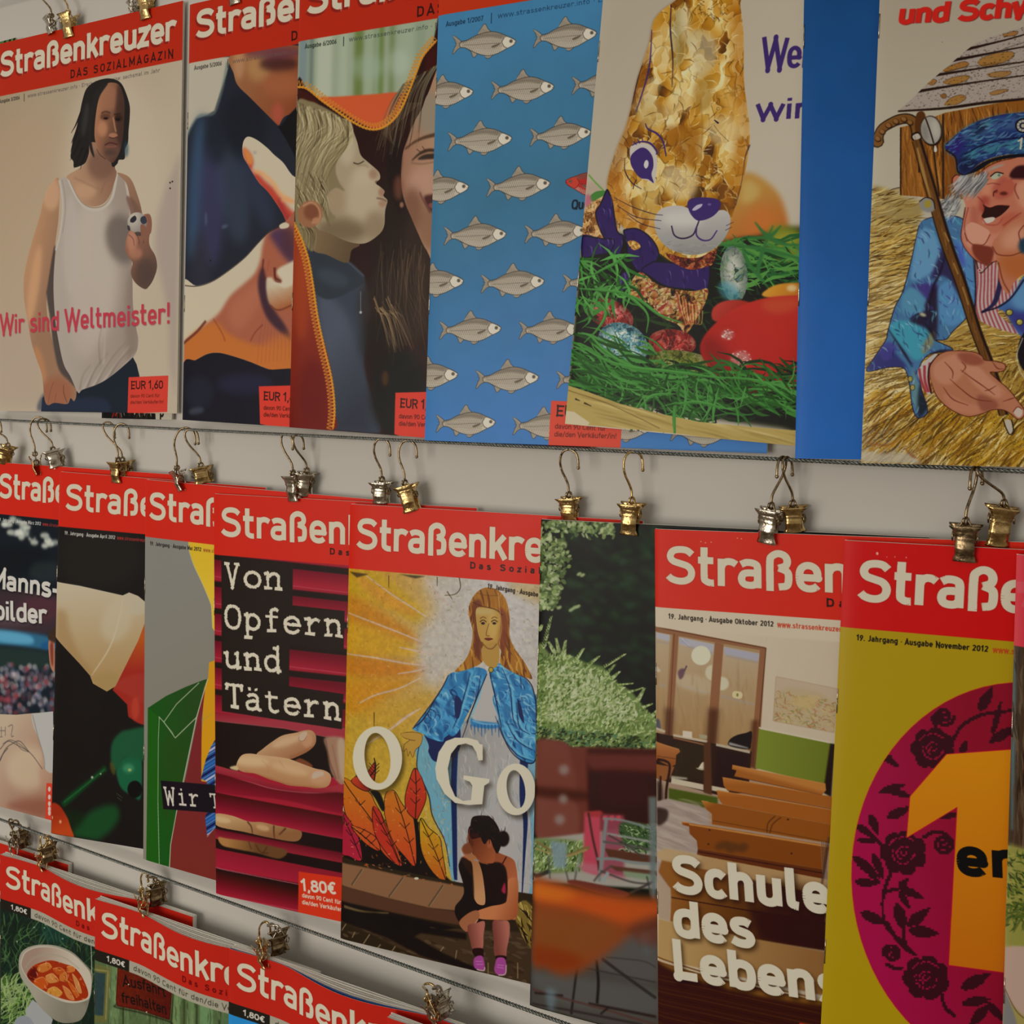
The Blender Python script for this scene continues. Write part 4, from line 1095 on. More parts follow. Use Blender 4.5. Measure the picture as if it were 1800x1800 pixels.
def art_E(c):
    A = Zm(940, 0, .288889); B = Zm(940, 400, .288889)
    c.f([(980, -180), (1900, -300), (1800, 900), (960, 900)], ('g', (1060, 100), '#a0947f', (1360, 300), '#ada28e'), sm=False)
    # orange egg behind, blurred
    c.f(A(1230, 1100, 1280, 1050, 1340, 1060, 1420, 1110, 1490, 1190, 1530, 1300, 1545, 1420, 1530, 1520, 1150, 1520, 1180, 1300), ('g', (1310, 340), '#a67a38', (1350, 440), '#a3501f'), 1, 5)
    c.f(A(1270, 1110, 1320, 1100, 1370, 1160, 1330, 1220, 1260, 1230), '#b39a5c', .7, 6); c.el(1340, 400, 30, 40, '#b4642a', .7, 12)
    # dark ground under the grass
    c.f(B(250, 60, 420, 20, 700, 80, 1100, 90, 1300, 60, 1750, 90, 1800, 1250, 1500, 1220, 900, 1130, 500, 1050, 190, 960, 230, 600), '#15180f', 1, 5)
    c.f(A(1440, 1380, 1560, 1380, 1640, 1420, 1700, 1500, 1640, 1640, 1460, 1560, 1400, 1480), '#6f7a22', .9, 6); c.el(1380, 420, 24, 12, '#8f8a2c', .7, 6)
    leafy(c, (1000, 505, 1420, 690), 150, 3, ['#1c2a12', '#26381a', '#101608'], 50, 5, .2)
    leafy(c, (1280, 420, 1420, 500), 110, 4, ['#24542a', '#3a7030', '#17381a', '#4a8038'], 60, 5, .15, .5)
    for q in (A(1260, 1440, 1280, 1560, 1330, 1640, 1430, 1760), A(1340, 1350, 1400, 1420, 1500, 1480, 1640, 1490), A(1450, 1370, 1390, 1520, 1360, 1640, 1380, 1700), A(1120, 1490, 1300, 1500, 1500, 1540, 1700, 1600), A(1500, 1370, 1420, 1440, 1270, 1440)):
        c.l(q, (2, 8, 2), '#2f6230', 1, .8)
    # left: pale stem, leaf and pink bow
    c.f([(1020, 330), (1060, 330), (1062, 400), (1026, 430), (1020, 420)], '#a08c78', .8, 4)
    c.l(A(325, 1060, 370, 1110, 420, 1160), 2.5, '#5c8a3a', 1, .5); c.f(A(330, 1200, 370, 1165, 430, 1160, 470, 1175, 400, 1210, 350, 1225), '#3f7030')
    c.f(A(300, 1200, 330, 1180, 345, 1230, 310, 1260), '#a85a6a', .9, 2)
    foil(c, A(300, 1280, 400, 1200, 470, 1190, 520, 1360, 470, 1480, 380, 1440, 290, 1440), ['#4c2c18', '#8a5424', '#b0844c', '#c0a070'], 1.6, 11)
    # golden body above and the rest of the foil under the scarf
    gold = ['#4a2c0c', '#7d4a12', '#a8741f', '#b88a38', '#c9ad6a', '#d2c08c']
    body = A(905, -60, 860, 0, 780, 60, 728, 120, 708, 200, 695, 270, 650, 400, 612, 530, 590, 640, 555, 770, 505, 890, 465, 1010, 442, 1110, 448, 1200, 470, 1290, 540, 1380, 640, 1440, 760, 1540, 900, 1620, 1060, 1600, 1112, 1500, 1180, 1390, 1215, 1270, 1265, 1110, 1300, 930, 1307, 780, 1288, 620, 1272, 480, 1270, 200, 1250, 40, 1230, -60)
    c.l(body[:22], 3, '#7d5a2c', .6, 2)
    foil(c, body, gold, 4.0, 21, .55, .4, ridge=.7)
    c.inside(body)
    c.f(A(1180, 0, 1290, 0, 1320, 900, 1260, 1150, 1190, 1300, 1130, 1280, 1200, 1000, 1190, 600, 1200, 300), '#9a5c18', .55, 8)
    c.f(A(640, 400, 700, 260, 690, 500, 600, 700, 560, 900, 500, 1100, 430, 1100, 500, 860), '#7a4416', .6, 6)
    c.f(A(450, 1060, 540, 1050, 560, 1200, 700, 1300, 760, 1400, 600, 1400, 460, 1280), '#a05f1e', .5, 8)
    c.f(A(780, 780, 900, 760, 1010, 800, 1000, 980, 930, 1000, 840, 920, 800, 860), '#8a5416', .7, 5); c.f(A(980, 500, 1080, 470, 1070, 640, 1000, 680, 960, 620), '#8c6420', .6, 4)
    c.f(A(960, 180, 1060, 200, 1110, 280, 1090, 400, 1000, 480, 960, 380, 940, 260), '#b5a782', .65, 4)
    c.f(A(730, 200, 820, 160, 820, 400, 760, 420, 720, 340), '#c0a468', .6, 4); c.f(A(840, 90, 920, 60, 930, 300, 860, 420, 840, 300), '#6c5a30', .55, 6)
    for q, col in ((A(700, 480, 770, 500, 700, 660, 650, 720), '#c8b688'), (A(790, 620, 930, 560, 950, 640, 800, 740), '#c9b27c'), (A(1020, 760, 1180, 700, 1280, 800, 1140, 900), '#cbb784'), (A(780, 1020, 980, 1040, 960, 1200, 820, 1190), '#cdc094'), (A(640, 1120, 760, 1100, 740, 1260, 660, 1230), '#b9a060'), (A(1110, 560, 1180, 540, 1260, 700, 1220, 760), '#c49a4c'), (A(880, 60, 930, 40, 940, 180, 900, 260), '#cbbb90'), (A(600, 1200, 720, 1240, 760, 1330, 640, 1320), '#a8843c')):
        c.f(q, col, .62, 5)
    c.f(A(600, 640, 690, 560, 780, 720, 700, 790, 640, 740), '#b09a66', .6, 5)
    rs = np.random.RandomState(6)
    for i in range(150):    # creases
        x, y = 1060 + rs.rand() * 250, rs.rand() * 420; a = rs.rand() * pi; L = 6 + rs.rand() * 20
        q = [(x, y), (x + cos(a) * L * .5 + rs.rand() * 5, y + sin(a) * L * .5), (x + cos(a) * L, y + sin(a) * L + rs.rand() * 6)]
        c.l(q, (.4, 1.6, .3), ['#dccfa6', '#3f260c', '#5c3810', '#cdb678'][i % 4], .75, .3)
    for i in range(120):    # fine crumple around the nose bridge and the ear
        cx, cy, r_ = ((1238, 305, 30), (1250, 15, 26), (1290, 160, 14))[i % 3]
        x, y = cx + rs.randn() * r_, cy + rs.randn() * r_ * .6; a = rs.rand() * pi; L = 3 + rs.rand() * 8
        c.l([(x, y), (x + cos(a) * L, y + sin(a) * L)], 1.1, ['#d8cba4', '#4c3014', '#8c6428'][i % 3], .75, .3)
    c.l(A(1010, 600, 1020, 760, 1015, 900, 1010, 1010), 2, '#7d5a24', .6, .8)
    c.inside(None)
    # printed purple lines
    PU = '#38275c'; PK = '#22182e'
    c.l(A(830, 30, 825, 180, 840, 360, 835, 530), (1.6, 2.6, 1), PK, .9, .3); c.l(A(712, 180, 705, 330, 690, 440, 650, 580, 615, 680), (1.5, 3, 1.5), PU, .95, .3)
    c.l(A(660, 380, 630, 470, 605, 580, 590, 640), (.6, 2.5, .8), PK, .8, .4); c.l(A(1308, 880, 1280, 960, 1260, 1100, 1222, 1250), (3, 1, 1.4), PK, .7, .6)
    c.l(A(672, 750, 690, 785, 740, 810, 780, 860, 800, 950), (1.5, 3.4, 2), PU); c.l(A(1092, 728, 1118, 750), (1.5, 3), PK); c.l(A(1090, 760, 1120, 800, 1180, 860), .8, PK, .6)
    # eye
    c.f(A(585, 890, 640, 870, 700, 880, 740, 930, 745, 1000, 735, 1080, 725, 1115, 690, 1100, 640, 1080, 600, 1020, 580, 960), '#b0a79c')
    c.f(A(590, 940, 640, 900, 680, 905, 715, 950, 722, 1010, 710, 1060, 724, 1112, 690, 1090, 640, 1080, 600, 1030, 582, 985), PU)
    c.f(A(668, 985, 680, 972, 692, 985, 690, 1010, 676, 1025, 664, 1008), '#b9b2ac'); c.l(A(590, 885, 640, 862, 700, 870, 740, 915, 742, 940), (1.5, 3.4, 2.5), PU)
    for q in (A(600, 860, 620, 880), A(625, 845, 640, 872), A(652, 838, 660, 866)): c.l(q, 1.6, PU)
    c.l(A(548, 960, 550, 1040, 590, 1110, 650, 1150), (.8, 2, 1), PK, .9); c.l(A(620, 1090, 605, 1120, 598, 1150), 1.6, PK, .9)
    # muzzle
    muz = A(730, 1330, 770, 1270, 850, 1250, 920, 1260, 1000, 1300, 1110, 1280, 1160, 1280, 1190, 1320, 1180, 1400, 1130, 1480, 1060, 1530, 960, 1550, 860, 1530, 790, 1490, 740, 1420)
    c.f(muz, ('g', (1200, 375), '#a9a29a', (1200, 448), '#7c7a74')); c.inside(muz); c.el(1200, 385, 36, 14, '#b8b2a8', .8, 7); c.el(1175, 425, 12, 16, '#8e8c88', .8, 5); foil_l = None
    for i in range(36):
        x = 1160 + rs.rand() * 110; y = 425 + rs.rand() * 20; c.l([(x, y), (x + 8, y - 2 + rs.rand() * 4)], .8, ['#5f5c56', '#a8a49c'][i % 2], .5, .3)
    c.inside(None)
    c.f(A(930, 1230, 960, 1205, 1030, 1200, 1100, 1208, 1130, 1230, 1125, 1270, 1090, 1310, 1040, 1335, 990, 1340, 955, 1310, 935, 1270), PU)
    c.f(A(958, 1275, 985, 1248, 1020, 1240, 1010, 1260, 975, 1280), '#a39cab'); c.el(1247, 359, 3.4, 2, '#6a5c8c', .8, .5)
    c.l(A(1000, 1340, 985, 1380, 960, 1430, 900, 1450, 850, 1430, 832, 1372), (2.2, 2.8, 2.2), '#2c2038'); c.l(A(985, 1380, 985, 1430, 1020, 1460, 1070, 1455, 1110, 1400), (2.4, 2.8, 2), '#3c2a5c')
    for q in (A(480, 1200, 600, 1260, 720, 1300, 780, 1308), A(500, 1250, 620, 1320, 770, 1342), A(560, 1300, 650, 1360, 765, 1392), A(1210, 1350, 1165, 1372), A(1200, 1380, 1160, 1400)): c.l(q, (.8, 1.5, 1), PK, .85)
    # scarf and bow
    for q in (A(440, 1150, 470, 1220, 500, 1400, 540, 1440, 520, 1540, 470, 1540, 440, 1480, 400, 1400, 370, 1300, 400, 1240), A(288, 1430, 400, 1450, 480, 1460, 460, 1530, 380, 1550, 290, 1560),
              A(540, 1400, 620, 1390, 700, 1440, 750, 1520, 740, 1590, 680, 1660, 620, 1640, 570, 1560, 560, 1480), A(720, 1590, 850, 1600, 960, 1640, 1060, 1600, 1045, 1770, 950, 1760, 800, 1740, 700, 1680, 650, 1640),
              B(520, 290, 560, 260, 585, 310, 560, 370, 510, 385, 490, 340)):
        c.f(q, '#2c1c4e'); c.l(q + q[:1], 2.2, '#120c1a', .9, .4)
        c.inside(q)
        for i in range(22):
            x0_, y0_ = min(p[0] for p in q), min(p[1] for p in q); x1_, y1_ = max(p[0] for p in q), max(p[1] for p in q)
            x, y = x0_ + rs.rand() * (x1_ - x0_), y0_ + rs.rand() * (y1_ - y0_); c.l([(x, y), (x + 3, y + 4), (x + 4, y + 10 + rs.rand() * 8)], (.4, 1.5, .4), ['#7a6ea0', '#1a1030', '#46367a', '#140c22'][i % 4], .7, .6)
        c.inside(None)
    foil(c, A(565, 1470, 610, 1465, 645, 1500, 600, 1520), ['#6c4218', '#a8742c', '#d0a860'], 1.2, 41)
    foil(c, A(800, 1540, 900, 1565, 1000, 1565, 1100, 1520, 1085, 1600, 1050, 1620, 950, 1640, 850, 1600), ['#2a0f0a', '#5c2014', '#8c3424', '#a8743c'], 1.4, 42)
    foil(c, B(570, 380, 640, 270, 760, 350, 950, 385, 1050, 370, 1040, 450, 980, 560, 920, 645, 870, 590, 760, 540, 640, 450), ['#1c120a', '#6a3a18', '#a8823c', '#b9a878', '#8a2c22'], 2.0, 43)
    for i in range(16): c.l([(1190 + i * 3, 515 + i * 2), (1196 + i * 2.5, 545 + i * 1.5), (1205 + i * 1.5, 570)], (1.5, 1), ['#a82c24', '#d0b070', '#6a1c14', '#c09a50'][i % 4], .8, .4)
    # small eggs
    egg(c, 1072, 552, 44, 26, 24, ['#3c100e', '#8c2824', '#a83c34', '#c89088'], 51); egg(c, 1290, 482, 24, 50, -4, ['#24382c', '#6a8a88', '#8a9a70', '#a8a89c', '#b8b4a4'], 52, 2.4)
    c.f([(1262, 500), (1280, 495), (1300, 512), (1296, 528), (1272, 524)], '#3f8090', .6, 4)
    egg(c, 1095, 604, 46, 36, 26, ['#1c3a44', '#3f7c8c', '#7fa09c', '#b0b4a4', '#3a8090', '#c4c4b4'], 53, 1.6)
    egg(c, 1182, 602, 42, 24, 6, ['#4c1210', '#9a2a26', '#b04038', '#c88a70'], 54); egg(c, 1200, 638, 60, 22, 8, ['#30300e', '#5c7024', '#8c8a3c', '#a8a468', '#b8b484'], 55, 1.6)
    for i in range(9): c.l([(1150 + i * 12, 626 + i), (1195 + i * 6, 620 + i * 4), (1240 + i * 2, 640 + i)], 1, '#5c5c1c', .5, .5)
    # big red egg, smaller red and yellow ones behind it
    c.f(B(1080, 500, 1140, 450, 1250, 440, 1320, 470, 1280, 560, 1100, 570), ('g', (1260, 530), '#a8362c', (1300, 560), '#8c2018'), 1, .8)
    c.f(B(1400, 420, 1420, 370, 1500, 340, 1620, 335, 1700, 350, 1700, 440), ('g', (1350, 500), '#c0862a', (1400, 520), '#a8641c'), 1, 1); c.el(1392, 506, 9, 6, '#c9b484', .8, 2)
    c.f(B(1005, 740, 1030, 660, 1110, 570, 1220, 490, 1350, 440, 1500, 415, 1660, 420, 1800, 500, 1800, 1000, 1600, 1010, 1480, 1000, 1280, 960, 1120, 900, 1040, 820), ('g', (1320, 540), '#a82820', (1300, 690), '#861616'), 1, .8)
    c.f(B(1400, 440, 1600, 425, 1640, 460, 1500, 520, 1400, 500), '#b0542c', .5, 6); c.f(B(1020, 720, 1060, 660, 1180, 760, 1200, 880, 1080, 840), '#6c1614', .6, 8); c.el(1340, 610, 60, 50, '#b0241f', .5, 14)
    for cx, cy, r_ in ((1302, 630, 13), (1279, 588, 8)):
        c.el(cx, cy, r_ * 1.3, r_, '#b0948c', .6, 3)
        for i in range(46): a = rs.rand() * 2 * pi; q = rs.rand() ** .5; c.el(cx + cos(a) * r_ * 1.4 * q, cy + sin(a) * r_ * 1.1 * q, 1.4, 1, ['#d4c8b8', '#8c3c38', '#c0a8a0'][i % 3], .8, .3)
    c.f(B(1150, 900, 1300, 930, 1420, 990, 1380, 1060, 1200, 1000), '#5c1210', .85, 4)
    # grass in front
    G = ['#2c6226', '#38722e', '#234f1c', '#447c38', '#1c4018']
    leafy(c, (1008, 640, 1410, 735), 260, 7, ['#162c12', '#1f3e18', '#0f1c0c', '#2a5422'], 60, 5, .28, .7)
    band = lambda x, y: abs(y - (650 + (x - 1010) * .12)) < 22
    leafy(c, (1008, 600, 1410, 720), 330, 8, G, 84, 4.6, .32, .5, .3, band)
    leafy(c, (1008, 655, 1410, 740), 90, 12, G, 60, 3.6, 1.0, 1.1, .3)
    leafy(c, (1010, 600, 1150, 680), 60, 13, G, 70, 4.4, .45, .3, .2)
    leafy(c, (1022, 450, 1110, 560), 75, 9, G + ['#4f9040'], 52, 5, .5, 1.4, .3, lambda x, y: y < 640 and (x - 1020) * .5 + (y - 450) < 120)
    for q in (B(270, 370, 400, 380, 540, 400, 640, 470, 690, 540, 680, 640), B(520, 390, 640, 440, 760, 530, 900, 580), B(270, 420, 400, 470, 430, 530, 380, 620, 300, 700), B(260, 640, 340, 660, 420, 740, 560, 830, 760, 870, 950, 880), B(260, 710, 420, 800, 600, 850, 800, 870, 1100, 910, 1160, 920),
              B(1120, 910, 1300, 920, 1420, 950, 1500, 1010, 1580, 1060), B(860, 1080, 850, 1160, 850, 1250), B(640, 1090, 720, 1020, 860, 1010), B(1330, 880, 1380, 930, 1400, 960), B(1110, 1020, 1090, 1100, 1085, 1190), B(880, 1070, 1000, 1060, 1200, 1110), B(560, 160, 500, 210, 420, 250, 330, 300)):
        c.l(q, (2, 6, 1.5), G[1], 1, .5); c.l([(x - .6, y - 1.2) for x, y in q], (.6, 1.6, .4), '#5a9a4a', .7, .5)
    # wicker rim
    rim = B(190, 955, 330, 1000, 520, 1070, 760, 1130, 1000, 1180, 1300, 1210, 1620, 1235, 1800, 1240, 1800, 1360, 1500, 1330, 1200, 1300, 900, 1255, 640, 1230, 480, 1215, 330, 1200, 170, 1200)
    c.f(rim, '#a08a4c', sm=False); c.inside(rim, 0, False)
    for i in range(70):
        y = 955 + rs.rand() * 330; x = 160 + rs.rand() * 1500
        c.l(B(x, y + x * .17 - 60, x + 180, y + x * .17 - 18, x + 360, y + x * .17 + 40), (.6, 3, .6), ['#b9a466', '#8c7438', '#a8955a', '#6c5828', '#c4b27c'][i % 5], .6, .8)
    for q in (B(190, 985, 420, 1060, 620, 1150, 760, 1220), B(230, 1130, 260, 1170, 300, 1195)): c.l(q, 1.4, '#5c4820', .8, .6)
    for q in (B(300, 1065, 345, 1085), B(245, 1040, 275, 1053)): c.l(q, (3, 1), '#1c140a', .9, .3)
    c.inside(None)
    c.f(B(170, 1110, 240, 1120, 335, 1185, 320, 1205, 170, 1205), '#b5a888', 1, .4, sm=False)
    c.l(B(850, 1080, 848, 1160, 852, 1250), (4, 6, 4), G[1]); c.l(B(848, 1100, 846, 1240), 1, '#5a9a4a', .7, .5)
    # cool sheen colour of the paper near the fold is left to the light
    c.text('Weil', (1338, 122), (1435, 118), 53, PU, wt=.16, slant=-.04); c.text('wir', (1328, 211), (1424, 207), 36, PU, wt=.2, slant=-.02)


def art_F(c):
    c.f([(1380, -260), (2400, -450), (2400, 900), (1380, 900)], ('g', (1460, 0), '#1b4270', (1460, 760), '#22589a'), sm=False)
    c.tex(30, .05, 3)


def art_G(c):
    A = Zm(1380, 0, .233333); B = Zm(1380, 400, .233333)
    rs = np.random.RandomState(9)
    c.f([(1500, -300), (2700, -500), (2700, 900), (1500, 900)], ('g', (1560, 0), '#978b77', (1560, 300), '#a39a84'), sm=False)
    IK = '#241811'
    # straw ground
    st = B(640, 10, 760, -40, 1000, 0, 1100, 20, 1900, 60, 1900, 1900, 560, 1900, 580, 1500, 600, 900)
    c.f(A(640, 1440, 760, 1420, 900, 1480, 1040, 1540, 1000, 1700, 1000, 1900, 640, 1900), '#8c7848', 1, 3); c.f(st, ('g', (1560, 450), '#9c8244', (1700, 800), '#8a6a2c'), 1, 2)
    c.f(B(600, 1560, 760, 1500, 900, 1620, 1200, 1700, 1200, 1900, 540, 1900), '#9a8c70', .8, 6)
    c.f(B(1000, 1500, 1400, 1400, 1900, 1500, 1900, 1900, 1200, 1800), '#8c6a18', .6, 10); c.f(B(640, 60, 900, 120, 980, 260, 800, 420, 640, 300), '#a88a48', .7, 10); c.f(B(610, 700, 820, 620, 800, 760, 700, 850, 610, 900), '#b3a27c', .7, 8)
    an = lambda x, y: -0.35 + (y - 400) * .0008 if y < 640 else (-.95 if x > 1600 else -.5)
    c.strokes(900, (1515, 330, 1800, 480), 30, 1.6, lambda x, y: -.25, ['#5a3e1a', '#b39a58', '#3c2810', '#8c6c30', '#c2ae74', '#96804a'], 5, .85, .1, .25, lambda x, y: x < 1612)
    c.strokes(2600, (1515, 400, 1810, 830), 30, 1.7, an, ['#5a3e1a', '#b79f60', '#2c1c0c', '#8c6420', '#c9b884', '#a07c2c', '#6c4a1c', '#c0a050', '#96804a'], 6, .85, .12, .28)
    c.strokes(500, (1515, 480, 1620, 700), 44, 2.4, -.3, ['#c2ac74', '#b0904c', '#cbbd92', '#5a421c'], 61, .7, .1, .2)
    c.strokes(420, (1515, 690, 1810, 830), 50, 3, -.75, ['#b98c20', '#d0bc84', '#a0741c', '#3c260c', '#8c5c18', '#5c3c14'], 62, .7, .1, .2)
    for i in range(1300):
        x, y = 1515 + rs.rand() * 290, 600 + rs.rand() * 230; c.el(x, y, .9, .7, IK, .7)
    c.f(B(560, 1680, 720, 1700, 900, 1690, 1000, 1740, 980, 1800, 560, 1800), '#a39a86', .8, 3)
    for q in (B(600, 1620, 760, 1640, 840, 1600), B(900, 1660, 960, 1720, 1000, 1740)): c.l(q, (2, 5, 1), '#7c4c24', .8, .8)
    # barn wall
    wl = A(865, 960, 1000, 930, 1200, 850, 1800, 740, 1900, 740, 1900, 1500, 1200, 1500, 1000, 1480, 865, 1470)
    c.f(wl, '#7c4a1c', sm=False); c.inside(wl, 0, False)
    c.strokes(420, (1580, 190, 1800, 350), 40, 2, 1.5, ['#3c2210', '#965c22', '#a87030', '#5c3412', '#2c180c', '#b88440'], 7, .7, .15, .15)
    c.f(A(1200, 1150, 1300, 1150, 1290, 1500, 1200, 1500), '#6c3c18', .7, 5); c.f(A(880, 980, 990, 950, 1010, 1470, 880, 1460), '#8c5824', .5, 5)
    for q in (A(870, 960, 868, 1470), A(1190, 860, 1190, 1500), A(1115, 1100, 1160, 1480), A(1000, 1000, 1010, 1300)): c.l(q, 3, IK, .9, .5)
    c.inside(None)
    # roof boards
    rf = A(850, 835, 960, 740, 1060, 640, 1200, 520, 1340, 400, 1440, 320, 1600, 260, 1800, 200, 1950, 160, 1950, 750, 1800, 745, 1500, 770, 1200, 800)
    c.f(rf, '#93867a', sm=False); c.inside(rf, 0, False)
    for q, col in ((A(1450, 470, 1500, 430, 1600, 400, 1700, 390, 1720, 420, 1640, 470, 1500, 500), '#8c6028'), (A(1190, 530, 1260, 490, 1350, 465, 1380, 490, 1300, 520, 1220, 540), '#8a5a24'), (A(1640, 260, 1740, 235, 1740, 260, 1660, 275), '#8a5a2c'),
                   (A(1190, 620, 1250, 590, 1340, 570, 1390, 580, 1330, 620, 1240, 635), '#8c6028'), (A(1060, 620, 1100, 595, 1140, 610, 1110, 640), '#8a5a2a'), (A(1520, 560, 1600, 540, 1700, 540, 1660, 575, 1560, 580), '#8a6030'), (A(1200, 790, 1240, 745, 1320, 715, 1360, 740, 1290, 785), '#8c6028'), (A(1540, 700, 1600, 680, 1680, 675, 1620, 705, 1560, 715), '#8a6030'), (A(1170, 720, 1200, 705, 1215, 730, 1190, 740), '#7a4c20')):
        c.l(q + q[:1], 1.6, IK, .7, .3); c.f(q, col, .9)
    for i in range(1500):
        x, y = 1585 + rs.rand() * 225, 45 + rs.rand() * 150; c.l([(x, y), (x + rs.rand() * 3.5, y - .6)], 1.2, [IK, '#4c3a2c', '#5c4c40'][i % 3], .7)
    for q in (A(960, 695, 1200, 655, 1500, 610, 1900, 555), A(1075, 575, 1300, 540, 1600, 495, 1900, 450), A(1260, 455, 1500, 410, 1700, 370, 1900, 335), A(1350, 375, 1500, 340, 1700, 290, 1900, 230)):
        c.l(q, (5.5, 3, 2), IK, 1, .4)
    for q in (A(1640, 370, 1800, 320, 1900, 310), A(1640, 520, 1800, 490), A(1200, 540, 1400, 500, 1700, 470)): c.l(q, 1, IK, .7, .4)
    c.inside(None); c.l(A(850, 838, 1200, 815, 1500, 775, 1800, 745), (3, 5, 4), IK, 1, .6)
    # coat
    OUT = '#1c1626'
    coat = B(1010, -10, 1060, -60, 1200, -90, 1340, -60, 1400, 60, 1420, 300, 1430, 560, 1360, 680, 1260, 780, 1210, 840, 1130, 850, 1260, 920, 1090, 950, 1010, 1050, 1020, 1200, 1070, 1380, 1000, 1430, 960, 1340, 940, 1180, 900, 1060, 780, 1050, 620, 1080, 660, 1000, 760, 850, 780, 770, 830, 600, 890, 480, 950, 260)
    c.l(coat + coat[:1], 2.6, OUT, 1, .4); c.f(coat, '#3f6486'); c.inside(coat)
    for q, col, a in ((B(1000, 60, 1060, 0, 1150, 100, 1140, 300, 960, 400, 960, 260), '#5a86a4', .9), (B(880, 520, 960, 450, 1060, 500, 1060, 620, 900, 660), '#4c8098', .8), (B(800, 720, 900, 700, 1100, 740, 1100, 860, 1000, 1000, 880, 900, 790, 800), '#3a8a98', .85), (B(1140, 480, 1250, 400, 1340, 560, 1360, 680, 1240, 740, 1140, 640), '#4f7ea4', .8),
                      (B(950, 430, 1100, 420, 1150, 440, 1100, 560, 1000, 470), '#3c2c68', .85), (B(1100, 380, 1180, 160, 1230, 100, 1300, 300, 1340, 560, 1240, 400, 1170, 360), '#2a2240', .9), (B(1060, 560, 1140, 440, 1140, 840, 1060, 760, 940, 700, 1040, 640), '#241c2c', .95), (B(640, 1010, 760, 900, 860, 980, 900, 1060, 640, 1080), '#2c2458', .8),
                      (B(960, 1060, 1010, 1200, 1020, 1380, 960, 1300), '#5a7a78', .8), (B(1030, 900, 1110, 780, 1120, 860, 1050, 950), '#7a7048', .85), (B(1010, 1200, 1080, 1160, 1110, 1260, 1050, 1400, 1000, 1420), '#1c2028', .95), (B(1280, 80, 1400, 200, 1420, 540, 1360, 640, 1340, 300), '#4a78a0', .85), (B(1290, 100, 1340, 200, 1360, 300, 1310, 240), '#4030a0', .5), (B(700, 900, 780, 860, 840, 900, 800, 980, 740, 1000), '#3f3878', .8)):
        c.f(q, col, a, 2)
    nb = len(coat)
    c.strokes(500, (1525, 380, 1720, 740), 14, 2.4, 1.2, ['#6a94ac', '#2c3c6c', '#4a9aa0', '#3a2c70', '#88a8b4', '#1c1c3c'], 8, .5, .2, .8)
    c.inside(None)
    for q in (B(780, 770, 900, 950, 960, 1050), B(1060, 700, 1010, 650, 940, 690), B(1130, 850, 1100, 780, 1060, 720), B(1090, 950, 1170, 930, 1260, 920), B(1230, 120, 1170, 330, 1110, 460, 1080, 620)): c.l(q, (1.5, 4, 1.5), OUT, .95, .8)
    for x, y in ((1600, 666), (1604, 681)): c.el(x, y, 4.4, 5.4, IK); c.el(x, y, 3.6, 4.6, '#8c8444')
    c.el(1622, 553, 6, 3, '#a09a7c', 1, .8, 20); c.el(1607, 440 + 99, 0.1, .1, IK)
    # striped shirt
    sh = B(1430, 230, 1520, 290, 1580, 240, 1620, 340, 1700, 400, 1760, 380, 1720, 560, 1600, 640, 1780, 790, 1700, 790, 1500, 720, 1440, 640, 1440, 400)
    c.f(sh, '#a89c94'); c.inside(sh)
    for i in range(12): c.l(B(1440 + i * 30, 200, 1450 + i * 26, 400, 1440 + i * 30, 600, 1500 + i * 34, 800), 2.6, '#8a2c34', .85, .5)
    c.inside(None); c.l(B(1430, 230, 1470, 340, 1520, 300, 1590, 240), 1.6, IK, .9, .4); c.el(1722, 475, 3.4, 3, '#b8a898'); c.el(1722, 475, 2, 1.6, '#7a3038')
    c.l(B(1430, 240, 1435, 420, 1430, 640), 2, OUT, .9, .5)
    c.f(B(1620, 350, 1640, 380, 1600, 560, 1500, 640, 1480, 630, 1560, 560), '#2a2440', 1, .6)
    # right sleeve and cuff
    c.f(B(1600, 600, 1700, 520, 1800, 360, 1900, 300, 1900, 860, 1780, 820, 1720, 740, 1660, 640), '#3c5c88', 1, .6); c.f(B(1700, 540, 1800, 400, 1900, 350, 1900, 560, 1780, 620), '#5c8aa8', .7, 4); c.f(B(1660, 620, 1780, 640, 1900, 640, 1900, 800, 1760, 780), '#322a68', .8, 4)
    c.l(B(1480, 635, 1600, 600, 1700, 530, 1800, 390), 3, OUT, .9, .6)
    for x, y in ((1774, 549), (1792, 566)): c.el(x, y, 6.4, 5.8, IK); c.el(x, y, 5.2, 4.8, '#8c8438'); c.el(x - 1.5, y - 1.5, 2, 1.5, '#c0b878', .8, .5)
    c.f(B(1780, 820, 1900, 700, 1900, 1100, 1800, 1080, 1750, 960), '#1c181c', 1, .5); c.l(B(1790, 830, 1745, 960, 1770, 1080, 1820, 1160), 1.6, '#b0a890', .8, .5)
    # head
    F1, F2, F3 = '#a8644c', '#8a3c30', '#b98468'
    head = A(1330, 1440, 1380, 1380, 1460, 1310, 1560, 1240, 1700, 1200, 1900, 1200, 1900, 1760, 1760, 1800, 1700, 1900, 1600, 1960, 1480, 1980, 1380, 1900, 1330, 1800, 1340, 1680, 1360, 1560)
    c.l(head, 2.4, '#4a1c18', 1, .5); c.f(head, F1); c.inside(head)
